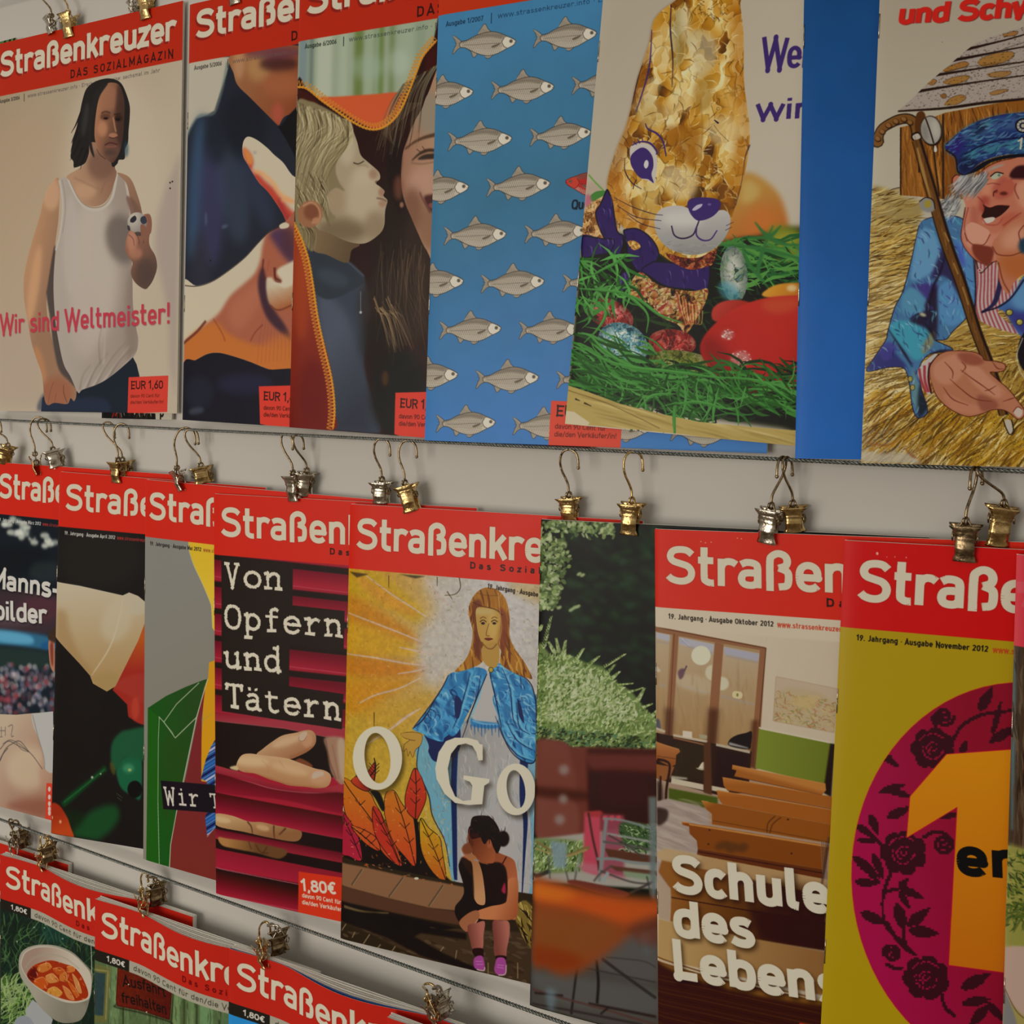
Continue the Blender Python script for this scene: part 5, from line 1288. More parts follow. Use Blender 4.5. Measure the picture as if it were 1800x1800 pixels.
    for q, col, a in ((A(1340, 1480, 1440, 1420, 1460, 1600, 1450, 1760, 1380, 1820, 1330, 1760), '#b07058', .8), (A(1490, 1380, 1600, 1340, 1680, 1400, 1560, 1460, 1480, 1480), '#b8785c', .8), (A(1560, 1420, 1640, 1330, 1720, 1400, 1700, 1470, 1600, 1500), '#964438', .8), (A(1740, 1400, 1900, 1350, 1900, 1540, 1780, 1560), F3, .8), (A(1440, 1760, 1600, 1760, 1700, 1700, 1660, 1900, 1500, 1940), '#b47660', .8), (A(1480, 1480, 1540, 1500, 1500, 1600, 1460, 1580), '#8c342c', .7), (A(1620, 1640, 1740, 1600, 1780, 1700, 1660, 1740), '#a0503c', .8), (A(1400, 1560, 1460, 1600, 1440, 1800, 1400, 1740), '#8c4436', .5)):
        c.f(q, col, a, 3)
    c.inside(None)
    c.f(A(1350, 1820, 1420, 1720, 1520, 1760, 1530, 1840, 1500, 1920, 1440, 1900), '#b88068', .8, 2); c.f(B(1340, 30, 1400, -40, 1500, 0, 1540, 40, 1490, 130, 1430, 130, 1370, 90), '#b9836a'); c.l(B(1350, 40, 1380, 100, 1430, 132, 1500, 125, 1545, 50), 1.6, '#6a2c24', .9, .4)
    c.f(B(1410, 130, 1500, 135, 1570, 160, 1560, 240, 1520, 290, 1430, 220), '#6c3024', 1, 1)
    # mouth
    c.f(A(1490, 1530, 1540, 1560, 1600, 1545, 1690, 1545, 1650, 1600, 1590, 1640, 1520, 1650, 1480, 1630, 1500, 1580), '#2c1812'); c.f(A(1490, 1650, 1560, 1635, 1580, 1645, 1560, 1670, 1500, 1685), '#b5ab9c'); c.l(A(1490, 1530, 1540, 1558, 1600, 1540, 1690, 1545), 2.2, '#b0604c', .9, .4); c.l(A(1480, 1640, 1520, 1690, 1600, 1690, 1640, 1640), 2.5, '#9a4438', .9, .6)
    # nose
    c.f(A(1620, 1410, 1660, 1370, 1700, 1350, 1730, 1400, 1700, 1460, 1640, 1480, 1600, 1480, 1565, 1470, 1580, 1440), '#a0503e', 1, .6); c.l(A(1570, 1480, 1570, 1450, 1600, 1430), 1.5, '#4a1c18'); c.el(1764, 340, 7, 3.4, '#4c1c18', .9, 1); c.el(1750, 337, 4, 2, '#4c1c18', .8, 1); c.l(A(1740, 1380, 1730, 1430, 1760, 1500), 1.6, '#6a2c24', .9, .5)
    # eyes
    c.f(A(1550, 1330, 1590, 1300, 1640, 1310, 1600, 1345, 1565, 1350), '#9a9a80'); c.l(A(1545, 1330, 1590, 1298, 1645, 1308), 2, IK); c.el(1756, 308, 2.6, 2.6, '#5c6a5c'); c.f(A(1690, 1330, 1720, 1270, 1780, 1245, 1900, 1260, 1900, 1340, 1760, 1350), '#2c1418', .95, 1.5); c.l(A(1700, 1350, 1780, 1345, 1900, 1350), 2, '#7a3a34', .8, .6)
    c.l(A(1520, 1290, 1580, 1260, 1650, 1240), (2, 5, 2), '#8a8880', .9, .8)
    for q in (A(1450, 1480, 1500, 1540, 1490, 1600), A(1520, 1390, 1560, 1380, 1620, 1390), A(1380, 1560, 1350, 1700, 1370, 1820), A(1640, 1700, 1720, 1640, 1780, 1600), A(1600, 1800, 1700, 1720, 1800, 1680)): c.l(q, 1.6, '#6c2820', .7, .7)
    # supporting fist, forearm
    fs = B(1560, 130, 1620, 40, 1700, -40, 1800, -90, 1900, -120, 1900, 360, 1800, 350, 1720, 420, 1680, 500, 1620, 420, 1600, 260)
    c.f(fs, '#a5664a'); c.inside(fs); c.f(B(1600, 240, 1760, 200, 1900, 220, 1900, 360, 1700, 380), '#9a5428', .8, 6); c.f(B(1640, 60, 1780, -20, 1800, 120, 1660, 160), '#b9846a', .8, 6); c.inside(None)
    for q in (B(1560, 140, 1600, 200, 1700, 210, 1790, 180), B(1800, -20, 1760, 40, 1780, 120, 1800, 160), B(1605, 260, 1640, 400, 1690, 490)): c.l(q, 1.6, '#5c2418', .9, .6)
    c.el(1800, 432, 10, 14, '#1c3444', .95, 2)
    # ear and hair
    c.f(A(1260, 1350, 1290, 1320, 1340, 1330, 1360, 1380, 1340, 1450, 1300, 1460, 1265, 1410), F1); c.l(A(1340, 1330, 1290, 1318, 1260, 1350, 1268, 1420, 1310, 1462), 1.8, '#4a1c18'); c.f(A(1290, 1360, 1320, 1350, 1340, 1390, 1310, 1440, 1290, 1400), '#6c2c24', .9, 1)
    for i in range(150):
        x, y = 1664 + rs.rand() * 26, 340 + rs.rand() * 24; c.l([(x, y), (x - 8, y + 8 + rs.rand() * 8), (x - 12 - rs.rand() * 12, y + 10 + rs.rand() * 16)], (1, 2, .6), ['#8c8a86', '#b0aca4', '#4c4844', '#6c6a68'][i % 4], .85, .3)
        x, y = 1694 + rs.rand() * 44, 300 + rs.rand() * 16; c.l([(x, y), (x - 8, y + 12), (x - 22 - rs.rand() * 8, y + 26 + rs.rand() * 12)], (1, 1.8, .5), ['#8c8a86', '#b5b0a6', '#3c3836', '#6c6a68'][i % 4], .85, .3)
    # cap
    cap = A(1210, 1130, 1205, 1090, 1240, 1060, 1330, 980, 1460, 910, 1600, 870, 1760, 850, 1950, 850, 1950, 1150, 1700, 1160, 1550, 1190, 1450, 1240, 1400, 1300, 1340, 1320, 1300, 1290, 1290, 1200, 1240, 1160)
    c.l(cap + cap[:1], 3.4, '#3f5c66', .6, 2); c.f(cap, '#22305c'); c.inside(cap)
    for q, col in ((A(1210, 1130, 1260, 1060, 1340, 1000, 1340, 1100, 1280, 1180), '#2c1c5c'), (A(1330, 1010, 1500, 920, 1720, 880, 1900, 880, 1900, 960, 1600, 980, 1400, 1060), '#3a5478'), (A(1340, 1170, 1500, 1100, 1700, 1060, 1900, 1060, 1900, 1140, 1600, 1140, 1400, 1200), '#3c7480'), (A(1300, 1200, 1400, 1190, 1460, 1230, 1340, 1310), '#1c1c34'), (A(1420, 1000, 1460, 930, 1540, 920, 1500, 980, 1400, 1040), '#141828'), (A(1760, 900, 1950, 900, 1950, 1000, 1760, 980), '#2c3450')): c.f(q, col, .8, 3)
    c.strokes(260, (1660, 200, 1800, 300), 16, 3, -.35, ['#4a7c9a', '#1a2040', '#3a8a8c', '#2c2468', '#6a94a4', '#141830'], 14, .5, .2, .4)
    c.inside(None)
    c.l(A(1350, 1165, 1450, 1110, 1600, 1060, 1800, 1035, 1900, 1030), 2.2, '#14122c', .9, .5); c.l(A(1210, 1130, 1280, 1180, 1300, 1290, 1340, 1318), 2.4, IK)
    c.f(A(1340, 1320, 1400, 1290, 1460, 1240, 1560, 1195, 1700, 1165, 1900, 1155, 1900, 1175, 1700, 1190, 1560, 1220, 1480, 1270, 1420, 1300), '#17151c')
    c.el(1798, 221, 14, 13, '#14141c'); c.el(1798, 221, 11, 10.5, '#a09a8c'); c.el(1798, 221, 6.5, 6, '#24222c'); c.el(1798, 221, 3.5, 3.4, '#96907c')
    for i in range(10): a = i * .628; c.l([(1798 + 6 * cos(a), 221 + 6 * sin(a)), (1798 + 11 * cos(a), 221 + 10.5 * sin(a))], .8, '#24222c', .8)
    c.text('1914', (1786, 263), (1836, 261), 19, '#aaa492', wt=.16)
    # cane
    hook = A(700, 1080, 700, 1030, 730, 970, 790, 930, 860, 900, 930, 895, 975, 930, 990, 990, 985, 1040)
    c.l(hook, (19, 17, 18, 19, 17, 17, 16), IK, 1, .4); c.l(hook, (15, 13.5, 14, 15, 13, 13, 12), '#6c4620')
    for x, y, r_ in ((1543, 244, 6.5), (1551, 232, 6), (1562, 221, 6.4), (1575, 214, 6.4), (1589, 210, 6.5), (1600, 216, 6)): c.el(x, y, r_, r_ * .8, IK, .9, .6, 30); c.el(x - .6, y - 1, r_ * .78, r_ * .6, '#7c522a', 1, .7, 30)
    c.f(A(990, 860, 1040, 840, 1060, 900, 1030, 1000, 980, 980), '#4c2c14', 1, .5)
    c.f(A(950, 1020, 1000, 990, 1030, 1040, 975, 1065), IK); c.f(A(960, 1025, 1000, 1005, 1020, 1038, 978, 1055), '#a39a88')
    cane = [(1611, 246), (1632, 318), (1652, 390), (1668, 440), (1690, 500), (1715, 580), (1738, 640), (1755, 690), (1764, 730)]
    c.l(cane, (15, 17, 18, 17, 16, 16, 14), IK, 1, .5); c.l([(x - 1.5, y) for x, y in cane], (10, 12, 12, 11, 10, 10, 8), '#5c3a1c')
    for i in range(60):
        t = rs.rand() * (len(cane) - 1); k_ = int(t); f_ = t - k_; x = cane[k_][0] * (1 - f_) + cane[k_ + 1][0] * f_; y = cane[k_][1] * (1 - f_) + cane[k_ + 1][1] * f_
        c.l([(x - 4 + rs.rand() * 6, y - 8), (x - 1 + rs.rand() * 4, y + 10)], (.5, 1.6, .5), ['#96703c', '#2c180c', '#7a5228'][i % 3], .8, .4)
    for q in ([(1660, 408), (1668, 425)], [(1676, 462), (1684, 482)], [(1692, 504), (1702, 536)], [(1612, 260), (1622, 300), (1636, 350)]): c.l(q, (2, 5, 2), '#96703c', .9, .7)
    c.f([(1766, 740), (1775, 738), (1780, 755), (1777, 762), (1771, 760)], '#a39a88'); c.l([(1762, 735), (1768, 752), (1775, 764), (1781, 756), (1778, 737)], 1.6, IK)
    # spoon bowl with a drop
    c.el(1637, 230, 20, 27, IK, 1, .5, -8); c.el(1636, 229, 17.5, 24.5, '#8c857a', 1, .6, -8); c.el(1644, 226, 7, 18, '#a8a090', .8, 4, -8); c.el(1626, 232, 5, 16, '#6a645c', .7, 3, -8); c.l(A(1058, 890, 1090, 980, 1120, 1080), 2, IK); c.f(A(1130, 1095, 1145, 1125, 1138, 1145, 1122, 1140, 1122, 1115), '#b5ada0')
    c.f(A(1010, 1520, 1060, 1490, 1110, 1510, 1130, 1570, 1090, 1600, 1030, 1580), '#7c7870', 1, 1); c.f(A(1050, 1520, 1090, 1510, 1100, 1550, 1060, 1565), '#8c7c30', 1, .6); c.l(A(1010, 1520, 1060, 1488, 1115, 1508, 1130, 1575), 1.6, IK)
    # cuff and pointing hand
    c.f(B(1000, 1080, 1060, 1000, 1130, 950, 1150, 970, 1100, 1040, 1080, 1120, 1100, 1250, 1060, 1240, 1020, 1160), '#a89c94'); 
    for i in range(3): c.l(B(1010 + i * 40, 1060 + i * 8 - i * 30, 1025 + i * 28, 1150, 1060 + i * 20, 1240), 4, '#8a2a30', .9, .4)
    c.l(B(1160, 950, 1090, 1040, 1080, 1130, 1100, 1250), 2, IK)
    hd = B(1090, 1080, 1130, 990, 1200, 940, 1300, 930, 1420, 940, 1480, 970, 1500, 1000, 1580, 1010, 1650, 1030, 1650, 1070, 1600, 1085, 1540, 1090, 1600, 1150, 1680, 1220, 1760, 1320, 1800, 1380, 1790, 1425, 1750, 1440, 1700, 1400, 1640, 1370, 1560, 1370, 1480, 1400, 1380, 1420, 1290, 1390, 1200, 1330, 1130, 1240)
    c.l(hd + hd[:1], 2.6, '#4a2016', 1, .4); c.f(hd, '#9c6448'); c.inside(hd)
    for q, col, a in ((B(1120, 1040, 1250, 960, 1340, 980, 1340, 1100, 1240, 1180, 1140, 1150), '#aa745a', .9), (B(1340, 1050, 1440, 1040, 1560, 1150, 1660, 1250, 1580, 1280, 1440, 1200), '#ac765c', .9), (B(1300, 950, 1420, 950, 1500, 1010, 1420, 1040, 1330, 1010), '#7c4030', .8), (B(1200, 1250, 1400, 1330, 1500, 1340, 1440, 1400, 1260, 1370), '#a86e54', .8), (B(1450, 1260, 1580, 1300, 1600, 1360, 1480, 1380), '#7c4434', .8), (B(1620, 1230, 1720, 1290, 1780, 1380, 1700, 1390), '#a2664c', .8)): c.f(q, col, a, 2.5)
    c.inside(None)
    for q in (B(1320, 1070, 1400, 1130, 1500, 1200, 1580, 1260), B(1240, 1140, 1330, 1220, 1430, 1290, 1560, 1310), B(1190, 1200, 1260, 1290, 1380, 1340), B(1330, 1010, 1360, 1050, 1330, 1090), B(1500, 1230, 1540, 1220, 1590, 1190), B(1640, 1310, 1700, 1290, 1730, 1280), B(1200, 1010, 1260, 1080, 1260, 1140), B(1560, 1010, 1600, 1060, 1650, 1065)): c.l(q, (.8, 1.8, .8), '#5c2418', .9, .4)
    c.f(B(1720, 1390, 1750, 1355, 1785, 1370, 1785, 1410, 1755, 1430), '#b09c8c'); c.l(B(1715, 1390, 1750, 1350, 1785, 1368), 1.2, '#5c2418')
    c.text('und Schwe', (1578, 42), (1852, 27), 34, '#b5231c', wt=.26, sh=(.04, .03, '#5c1410', .8, .01))
    c.el(1656, 74, 1, 1, '#6c6458')
def art_H(c):
    A = Zm(0, 800, .233333); B = Zm(0, 1200, .233333); rs = np.random.RandomState(2)
    c.f([(-60, 890), (340, 930), (340, 1100), (-60, 1100)], '#191d22', sm=False)
    for i in range(26):
        x = rs.rand() * 105 - 5; y = 930 + (x * .12) + rs.randn() * 7; c.el(x, y + (10 if x > 55 else 0), 5 + rs.rand() * 4, 5, ['#b5b5a4', '#8f958c', '#c0c0b0'][i % 3], .8, 3)
    c.el(57, 938, 6, 10, '#191d22', .9, 3); c.el(30, 985, 60, 24, '#14181c', .8, 8); c.el(80, 1005, 30, 20, '#2c3434', .5, 8)
    c.f([(-60, 1040), (110, 1050), (110, 1110), (-60, 1110)], '#3a2c30', .9, 6); c.el(70, 1070, 40, 24, '#4a2c34', .8, 8); c.el(20, 1090, 40, 12, '#4c3c40', .8, 6)
    c.f([(-60, 1105), (20, 1108), (100, 1122), (100, 1142), (20, 1134), (-60, 1128)], '#2c5a74', 1, 4); c.f([(-10, 1108), (50, 1116), (54, 1132), (-10, 1126)], '#5a9ab4', .8, 4); c.el(85, 1135, 14, 7, '#1c4a74', .8, 3)
    c.f([(-60, 1135), (110, 1150), (110, 1175), (-60, 1165)], '#22302c', 1, 5)
    for i in range(260):
        x, y = -10 + rs.rand() * 115, 1168 + rs.rand() * 85; c.el(x, y, 4, 5, ['#5a4448', '#8c3a40', '#a8a09c', '#3a3a44', '#6a6a7c', '#4c2c34', '#8c8488', '#3c4a5c'][rs.randint(8)], .5, 2.4)
    # ear and hair
    c.f(A(365, 1410, 385, 1380, 410, 1390, 410, 1620, 380, 1590, 368, 1500), '#a06a50'); c.f(A(378, 1430, 400, 1420, 400, 1580, 385, 1560), '#6a3028', .9, 2); c.f([(84, 1116), (100, 1100), (100, 1128), (88, 1126)], '#3a2a22', 1, 2)
    # shoulder
    sh = B(-200, 250, 0, 235, 120, 240, 230, 230, 300, 225, 400, 215, 410, 1060, 350, 1030, 200, 985, 0, 940, -200, 900)
    c.f(sh, ('g', (0, 1290), '#a8947c', (80, 1400), '#8c6450'), sm=False); c.inside(sh, 0, False)
    c.el(50, 1350, 40, 40, '#b09c80', .8, 12); c.el(60, 1420, 50, 16, '#7a4838', .7, 8); c.el(85, 1360, 16, 40, '#9c7660', .7, 8)
    c.f(B(240, 230, 300, 225, 400, 215, 410, 640, 340, 650, 325, 540, 290, 420, 250, 320), '#a09c94', 1, 1); c.l(B(245, 240, 285, 400, 330, 560, 335, 650), 1.5, '#6a5a50', .8, 1)
    for q, w in ((B(0, 500, 60, 440, 130, 470, 230, 530, 320, 650), 1.6), (B(0, 590, 40, 500, 90, 460, 150, 440, 220, 520), 1.6), (B(20, 460, 80, 430, 160, 470, 215, 520), 1.2), (B(-20, 620, 20, 540, 60, 490), 2), (B(120, 450, 160, 500, 215, 520), 1)):
        c.l(q, w, '#4a4240', .8, .5)
    for q in (B(10, 330, 10, 400), B(0, 360, 40, 360), B(40, 330, 40, 400), B(60, 330, 95, 320, 85, 400, 105, 400), B(-20, 410, 20, 405)): c.l(q, 2, '#6a5c54', .8, .6)
    c.inside(None)
    c.f(B(350, 755, 380, 755, 420, 770, 420, 1060, 340, 1025), '#b83a2a', sm=False)
    for y in (800, 860, 910, 950, 980): c.el(B(372, y)[0][0], B(372, y)[0][1], 2.4, 4.5, '#b5a898')
    c.text('Manns-', (-18, 1032), (104, 1052), 33, '#b5b0a4', wt=.22, sh=(.04, .05, '#101010', .7, .05)); c.text('bilder', (-10, 1088), (83, 1097), 33, '#b5b0a4', wt=.22, sh=(.04, .05, '#101010', .7, .05))
    master12(c, RED, .95, 7.5)
    line12(c, '19. Jahrgang · Ausgabe März 2012', 7, 49.5, 62, 3.6, '#b5b0a4', 'www.strassenkreuzer.info', 50, '#8c2c28')


def art_I(c):
    A = Zm(0, 800, .233333); B = Zm(0, 1200, .233333)
    c.f([(60, 900), (480, 900), (480, 1600), (60, 1600)], '#1d1a19', sm=False); c.el(170, 980, 80, 60, '#242220', .7, 20)
    c.f(A(1060, 1290, 1100, 1250, 1600, 1250, 1600, 2200, 1060, 2020, 970, 1960, 980, 1900, 850, 1770, 900, 1640, 1000, 1440), ('g', (235, 1120), '#a04c20', (235, 1180), '#8c2820'), sm=False)
    c.f(B(960, 100, 1000, 90, 1200, 200, 1200, 330, 1060, 310, 990, 270, 965, 240), '#8c2a22', 1, 1); c.f(B(850, 30, 900, -20, 1100, -60, 1200, 200, 960, 90), '#8f2f26', 1, 2); c.el(238, 1245, 7, 20, '#a8402c', .6, 3)
    pot = A(418, 955, 600, 985, 800, 1030, 925, 1058, 975, 1035, 1040, 1060, 1100, 1110, 1200, 1180, 1100, 1240, 1040, 1400, 940, 1600, 870, 1740, 805, 1780, 700, 1720, 678, 1660, 600, 1570, 408, 1365)
    c.f(pot, ('g', (160, 1030), '#aa9c82', (175, 1190), '#96794e'), sm=False); c.inside(pot, 0, False)
    c.l(A(925, 1058, 905, 1200, 830, 1440, 690, 1660), (1, 3, 2), '#b5a88c', .8, 1.5); c.f(A(410, 1180, 500, 1180, 520, 1300, 600, 1500, 700, 1640, 640, 1640, 408, 1365), '#8c6c44', .6, 8)
    c.el(205, 1090, 26, 40, '#ab9e84', .6, 9, 20); c.f(A(930, 1060, 975, 1035, 1040, 1060, 1100, 1110, 1100, 1180, 1000, 1200), '#a59a84', .7, 3); c.f(A(700, 1690, 805, 1780, 900, 1700, 860, 1640, 780, 1640), '#8f7648', .6, 4)
    c.inside(None); c.l(pot[:5], 1, '#c0b8a0', .6, .5, sm=False)
    # green watering can in the dark
    c.f(B(880, 640, 940, 560, 1060, 540, 1060, 860, 1000, 850, 920, 800, 885, 720), '#1c5236', 1, 2)
    c.f(B(850, 440, 900, 380, 960, 355, 1200, 340, 1200, 600, 960, 560, 880, 660, 840, 600, 835, 520), '#1f4a30', 1, 3); c.el(226, 1350, 10, 8, '#3a7a54', .8, 4); c.el(228, 1353, 3, 2.4, '#a8a860', .8, 1.2); c.el(198, 1350, 4, 12, '#4c4a20', .7, 2, -14)
    c.el(237, 1387, 13, 15, '#17100f', 1, 1.2); c.l(B(470, 920, 560, 840, 680, 740, 800, 640), (10, 12, 8, 10), '#163c1e', .9, 3); c.l(B(480, 900, 620, 790, 790, 650), 2, '#2c6a3a', .6, 1.5)
    c.el(162, 1366, 2, 2, '#c0c0a8', .9, .8); c.el(177, 1360, 1.4, 1.4, '#a0a880', .9, .7)
    c.f(B(570, 1170, 560, 1090, 700, 960, 860, 920, 900, 1000, 860, 1080, 800, 1140, 700, 1200), '#1c4224', .95, 7); c.f(B(440, 1000, 560, 960, 640, 1000, 560, 1100), '#182618', .8, 8)
    c.f(B(380, 925, 440, 918, 500, 1000, 530, 1080, 550, 1180, 380, 1140), ('g', (98, 1430), '#8c2a18', (105, 1460), '#a33c1c'), 1, 1.5); c.el(106, 1444, 2, 3, '#c89a70', .9, .8); c.el(91, 1437, 1.2, 3, '#c0a070', .9, .7)
    for i in range(7): c.el(206 + i * 1.3, 1395 + (i * 7) % 12, .8, .8, '#5c6a50', .7, .3)
    master12(c, RED, 1.10, 7.6)
    line12(c, '19. Jahrgang · Ausgabe April 2012', 7.5, 49.8, 60, 3.7, '#b5b0a4', 'www.strassenkreuzer.info', 50, '#8c2c28')


def art_J(c):
    A = Zm(0, 800, .233333); B = Zm(0, 1200, .233333)
    c.f([(200, 900), (700, 900), (700, 1700), (200, 1700)], ('g', (260, 1000), '#76736a', (360, 1250), '#746f61'), sm=False)
    c.f(A(1418, 600, 1800, 600, 1800, 1600, 1600, 1300, 1590, 1130, 1530, 980, 1460, 830, 1425, 720), ('g', (360, 960), '#bf9c28', (370, 1060), '#c4a430'), sm=False)
    c.l(A(1418, 600, 1425, 720, 1460, 830, 1530, 980, 1590, 1130, 1600, 1300), 1.2, '#a8a48c', .8, .4)
    c.f(A(1640, 1540, 1575, 1560, 1560, 1800, 1800, 1900, 1800, 1500), '#b8801c', sm=False)
    # shirt, trouser red, tie
    c.f(B(1540, 0, 1600, -60, 1900, -60, 1900, 900, 1520, 760, 1515, 480, 1530, 200), '#b8811a', sm=False)
    c.f(B(1550, 0, 1520, 270, 1515, 740, 1900, 800, 1900, 1700, 1280, 1400, 1290, 1150, 1400, 700, 1490, 250), ('g', (340, 1400), '#6a2626', (340, 1520), '#6c2a24'), sm=False)
    tie = B(1620, 430, 1590, 480, 1550, 580, 1515, 720, 1560, 745, 1560, 980, 1545, 1010, 1560, 1150, 1640, 1080, 1700, 900, 1700, 400)
    c.f(tie, '#20487c', sm=False); c.inside(tie, 0, False)
    for i in range(16):
        y = 430 + i * 52; c.l(B(1500, y + 80, 1720, y - 60), (3.4, 3.4), ['#1a1a3c', '#a09cae', '#1a1a3c', '#2c5a98'][i % 4], 1, .3, False); c.l(B(1500, y + 104, 1720, y - 36), 1, '#8c90b0', .8, .2, False)
    c.inside(None); c.l(B(1560, 1160, 1620, 1085), 1, '#a8a49c', .8, .3)
    # green coat
    coat = B(1565, -30, 1530, -20, 1400, 30, 1250, 100, 1113, 190, 1110, 700, 1100, 1335, 1180, 1375, 1275, 1405, 1285, 1220, 1330, 970, 1380, 740, 1480, 260, 1540, 30)
    c.f(coat, ('g', (262, 1300), '#1c4a1a', (345, 1300), '#24401c'), sm=False)
    c.f(B(1113, 190, 1190, 250, 1185, 430, 1200, 1380, 1100, 1335, 1108, 700), '#1f5018', 1, .5, False); c.f(B(1250, 400, 1400, 400, 1380, 700, 1300, 950, 1220, 1000, 1200, 600), '#264018', .5, 6)
    for q, w in ((B(1565, -30, 1480, 260, 1380, 740, 1330, 970, 1285, 1220, 1275, 1405), 1.6), (B(1500, 0, 1330, 160, 1235, 295), 1.3), (B(1195, 255, 1235, 295, 1320, 415, 1480, 260), 1.4), (B(1200, 255, 1193, 420, 1190, 900, 1200, 1380), 1.2)):
        c.l(q, w, '#a8a890', .95, .3, False)
    c.f(B(1195, 250, 1215, 270, 1300, 370, 1318, 412, 1240, 310), '#8c9478', .6, .4, False)
    c.l(B(1530, 280, 1600, 230), 1.6, '#8c8438', .7, .5)
    c.f(B(1210, 735, 1700, 775, 1700, 985, 1230, 950), '#1c171c', 1, .3, False)
    c.text('Wir', (290, 1413), (354, 1418), 31, '#b5ac9c', wt=.12, tw=True, rough=.02); c.text('T', (371, 1420), (388, 1421), 26, '#b5ac9c', wt=.12, tw=True)
    master12(c, RED, 1.0, 4.5)
    line12(c, '19. Jahrgang · Ausgabe Mai 2012', 5.5, 51, 61, 3.7, '#23201e', 'www.strassenkreuzer.info', 50, '#8c5420')


def art_K(c):
    A = Zm(360, 840, .233333); B = Zm(360, 1220, .233333)
    c.f([(340, 960), (900, 960), (900, 1750), (340, 1750)], '#8c1f2c', sm=False)
    RD = ('#8c2030', '#6c1420', '#4a1018')

    def slat(y0, y1, dy, x0=372, x1=620, c0='#5c1420', c1='#90202e', a=1):   # a slat: shaded above, lighter below, a bright lip
        c.f([(x0, y0), (x1, y0 + dy), (x1, y1 + dy), (x0, y1)], ('g', (x0, y0), c0, (x0, y1), c1), a, .5, False)
        c.l([(x0, y1), (x1, y1 + dy)], 1.2, '#a04450', .8, .4, False)
    # upper field: ten short slats seen beside the black lettering panel
    for i in range(7):
        y = 980 + i * 47.5
        c.f([(360, y - 8), (640, y + 22), (640, y + 34), (360, y + 4)], '#221a18', 1, 1, False)
        slat(y + 3, y + 33, 32, 372, 640)
    c.f([(352, 1250), (640, 1282), (640, 1370), (352, 1350)], '#1f1815', 1, 1, False)
    c.f(B(60, 130, 600, 190, 1100, 260, 1100, 360, 600, 260, 60, 200), ('g', (400, 1250), '#7c1c28', (402, 1268), '#8c3038'), 1, .8, False); c.l(B(60, 200, 600, 258, 1100, 360), 1.2, '#a05a58', .6, .6, False)
    # face edge behind
    c.f(B(905, 330, 1060, 360, 1060, 680, 1000, 660, 950, 580, 925, 440), '#8c6a54', 1, 2); c.l(B(910, 340, 940, 500, 990, 640), 2, '#5c3a2c', .8, 1); c.l(B(960, 380, 990, 520, 1010, 640), 2, '#7a5440', .7, 1.5); c.f(B(1000, 360, 1060, 360, 1060, 640, 1020, 600), '#a89478', .7, 3)
    # upper finger, hand
    T = '#5c3424'
    f1 = B(395, 460, 440, 410, 520, 350, 590, 310, 690, 290, 760, 272, 810, 278, 838, 320, 830, 380, 780, 430, 700, 470, 640, 490, 560, 480)
    c.f(f1, ('g', (500, 1290), '#a88460', (520, 1335), '#8a5a3c')); c.inside(f1); c.el(505, 1303, 28, 7, '#b59672', .8, 4, -18); c.el(540, 1302, 10, 12, '#ab7c5c', .8, 3); c.l(B(640, 480, 740, 440, 810, 400), 3, '#7c4c30', .7, 2); c.inside(None)
    c.f(B(706, 320, 730, 290, 770, 285, 765, 320, 740, 350, 712, 345), '#a89078', 1, .6); c.l(B(708, 320, 712, 350, 745, 352, 768, 318), 1, '#7c5a44', .8, .4)
    c.f(B(680, 500, 720, 485, 790, 520, 810, 550, 720, 540, 650, 510), '#6a3a26', 1, 1.5)
    f2 = B(240, 560, 245, 510, 280, 460, 340, 448, 430, 460, 560, 475, 640, 490, 720, 520, 830, 560, 900, 575, 945, 605, 950, 650, 925, 695, 860, 712, 760, 700, 640, 690, 560, 665, 480, 640, 380, 600, 300, 590)
    c.f(f2, ('g', (470, 1328), '#ad8a64', (470, 1385), '#94643f')); c.inside(f2); c.el(440, 1338, 34, 9, '#b89a74', .85, 5, 4); c.el(510, 1352, 34, 8, '#b5936c', .8, 5, 14); c.el(560, 1366, 16, 12, '#ac8060', .8, 4); c.l(B(300, 590, 480, 640, 640, 690, 860, 712), 5, '#8a5434', .7, 2.5); c.l(B(430, 500, 470, 540, 480, 600), 1, '#8a5c40', .5, .8); c.l(B(560, 500, 600, 560), 1, '#8a5c40', .5, .8); c.inside(None)
    c.f(B(805, 620, 830, 585, 890, 585, 895, 610, 860, 625, 820, 640), '#a8927c', 1, .6); c.f(B(190, 550, 240, 540, 250, 575, 200, 565), '#b09a70', 1, .8)
    # bent slat under the hand, then the closed ones with knuckles between
    c.f(B(60, 540, 200, 570, 400, 640, 560, 690, 720, 715, 900, 705, 1060, 680, 1060, 745, 760, 745, 500, 710, 300, 640, 60, 600), ('g', (440, 1360), '#8c2c34', (440, 1385), '#701824'), 1, .6)
    c.l(B(60, 610, 300, 655, 520, 715, 780, 745, 1060, 745), 1.4, '#8f6a64', .7, .5)
    for y0, y1, dy in ((1362, 1392, 46), (1394, 1432, 52)): pass
    c.f(B(60, 600, 300, 655, 500, 715, 780, 748, 1060, 750, 1060, 900, 600, 800, 60, 730), ('g', (430, 1368), '#4a1018', (430, 1400), '#7c1a28'), 1, .8)
    slat(1392, 1432, 50, 372, 640, '#3c0e16', '#941f30')
    c.f([(372, 1432), (640, 1482), (640, 1512), (372, 1462)], '#1f1511', 1, .6, False)
    kn = B(78, 905, 200, 915, 330, 960, 430, 965, 540, 990, 640, 1010, 730, 1040, 690, 1110, 500, 1085, 300, 1040, 80, 990)
    c.f(kn, ('g', (430, 1435), '#a58258', (440, 1475), '#7c5434')); c.inside(kn)
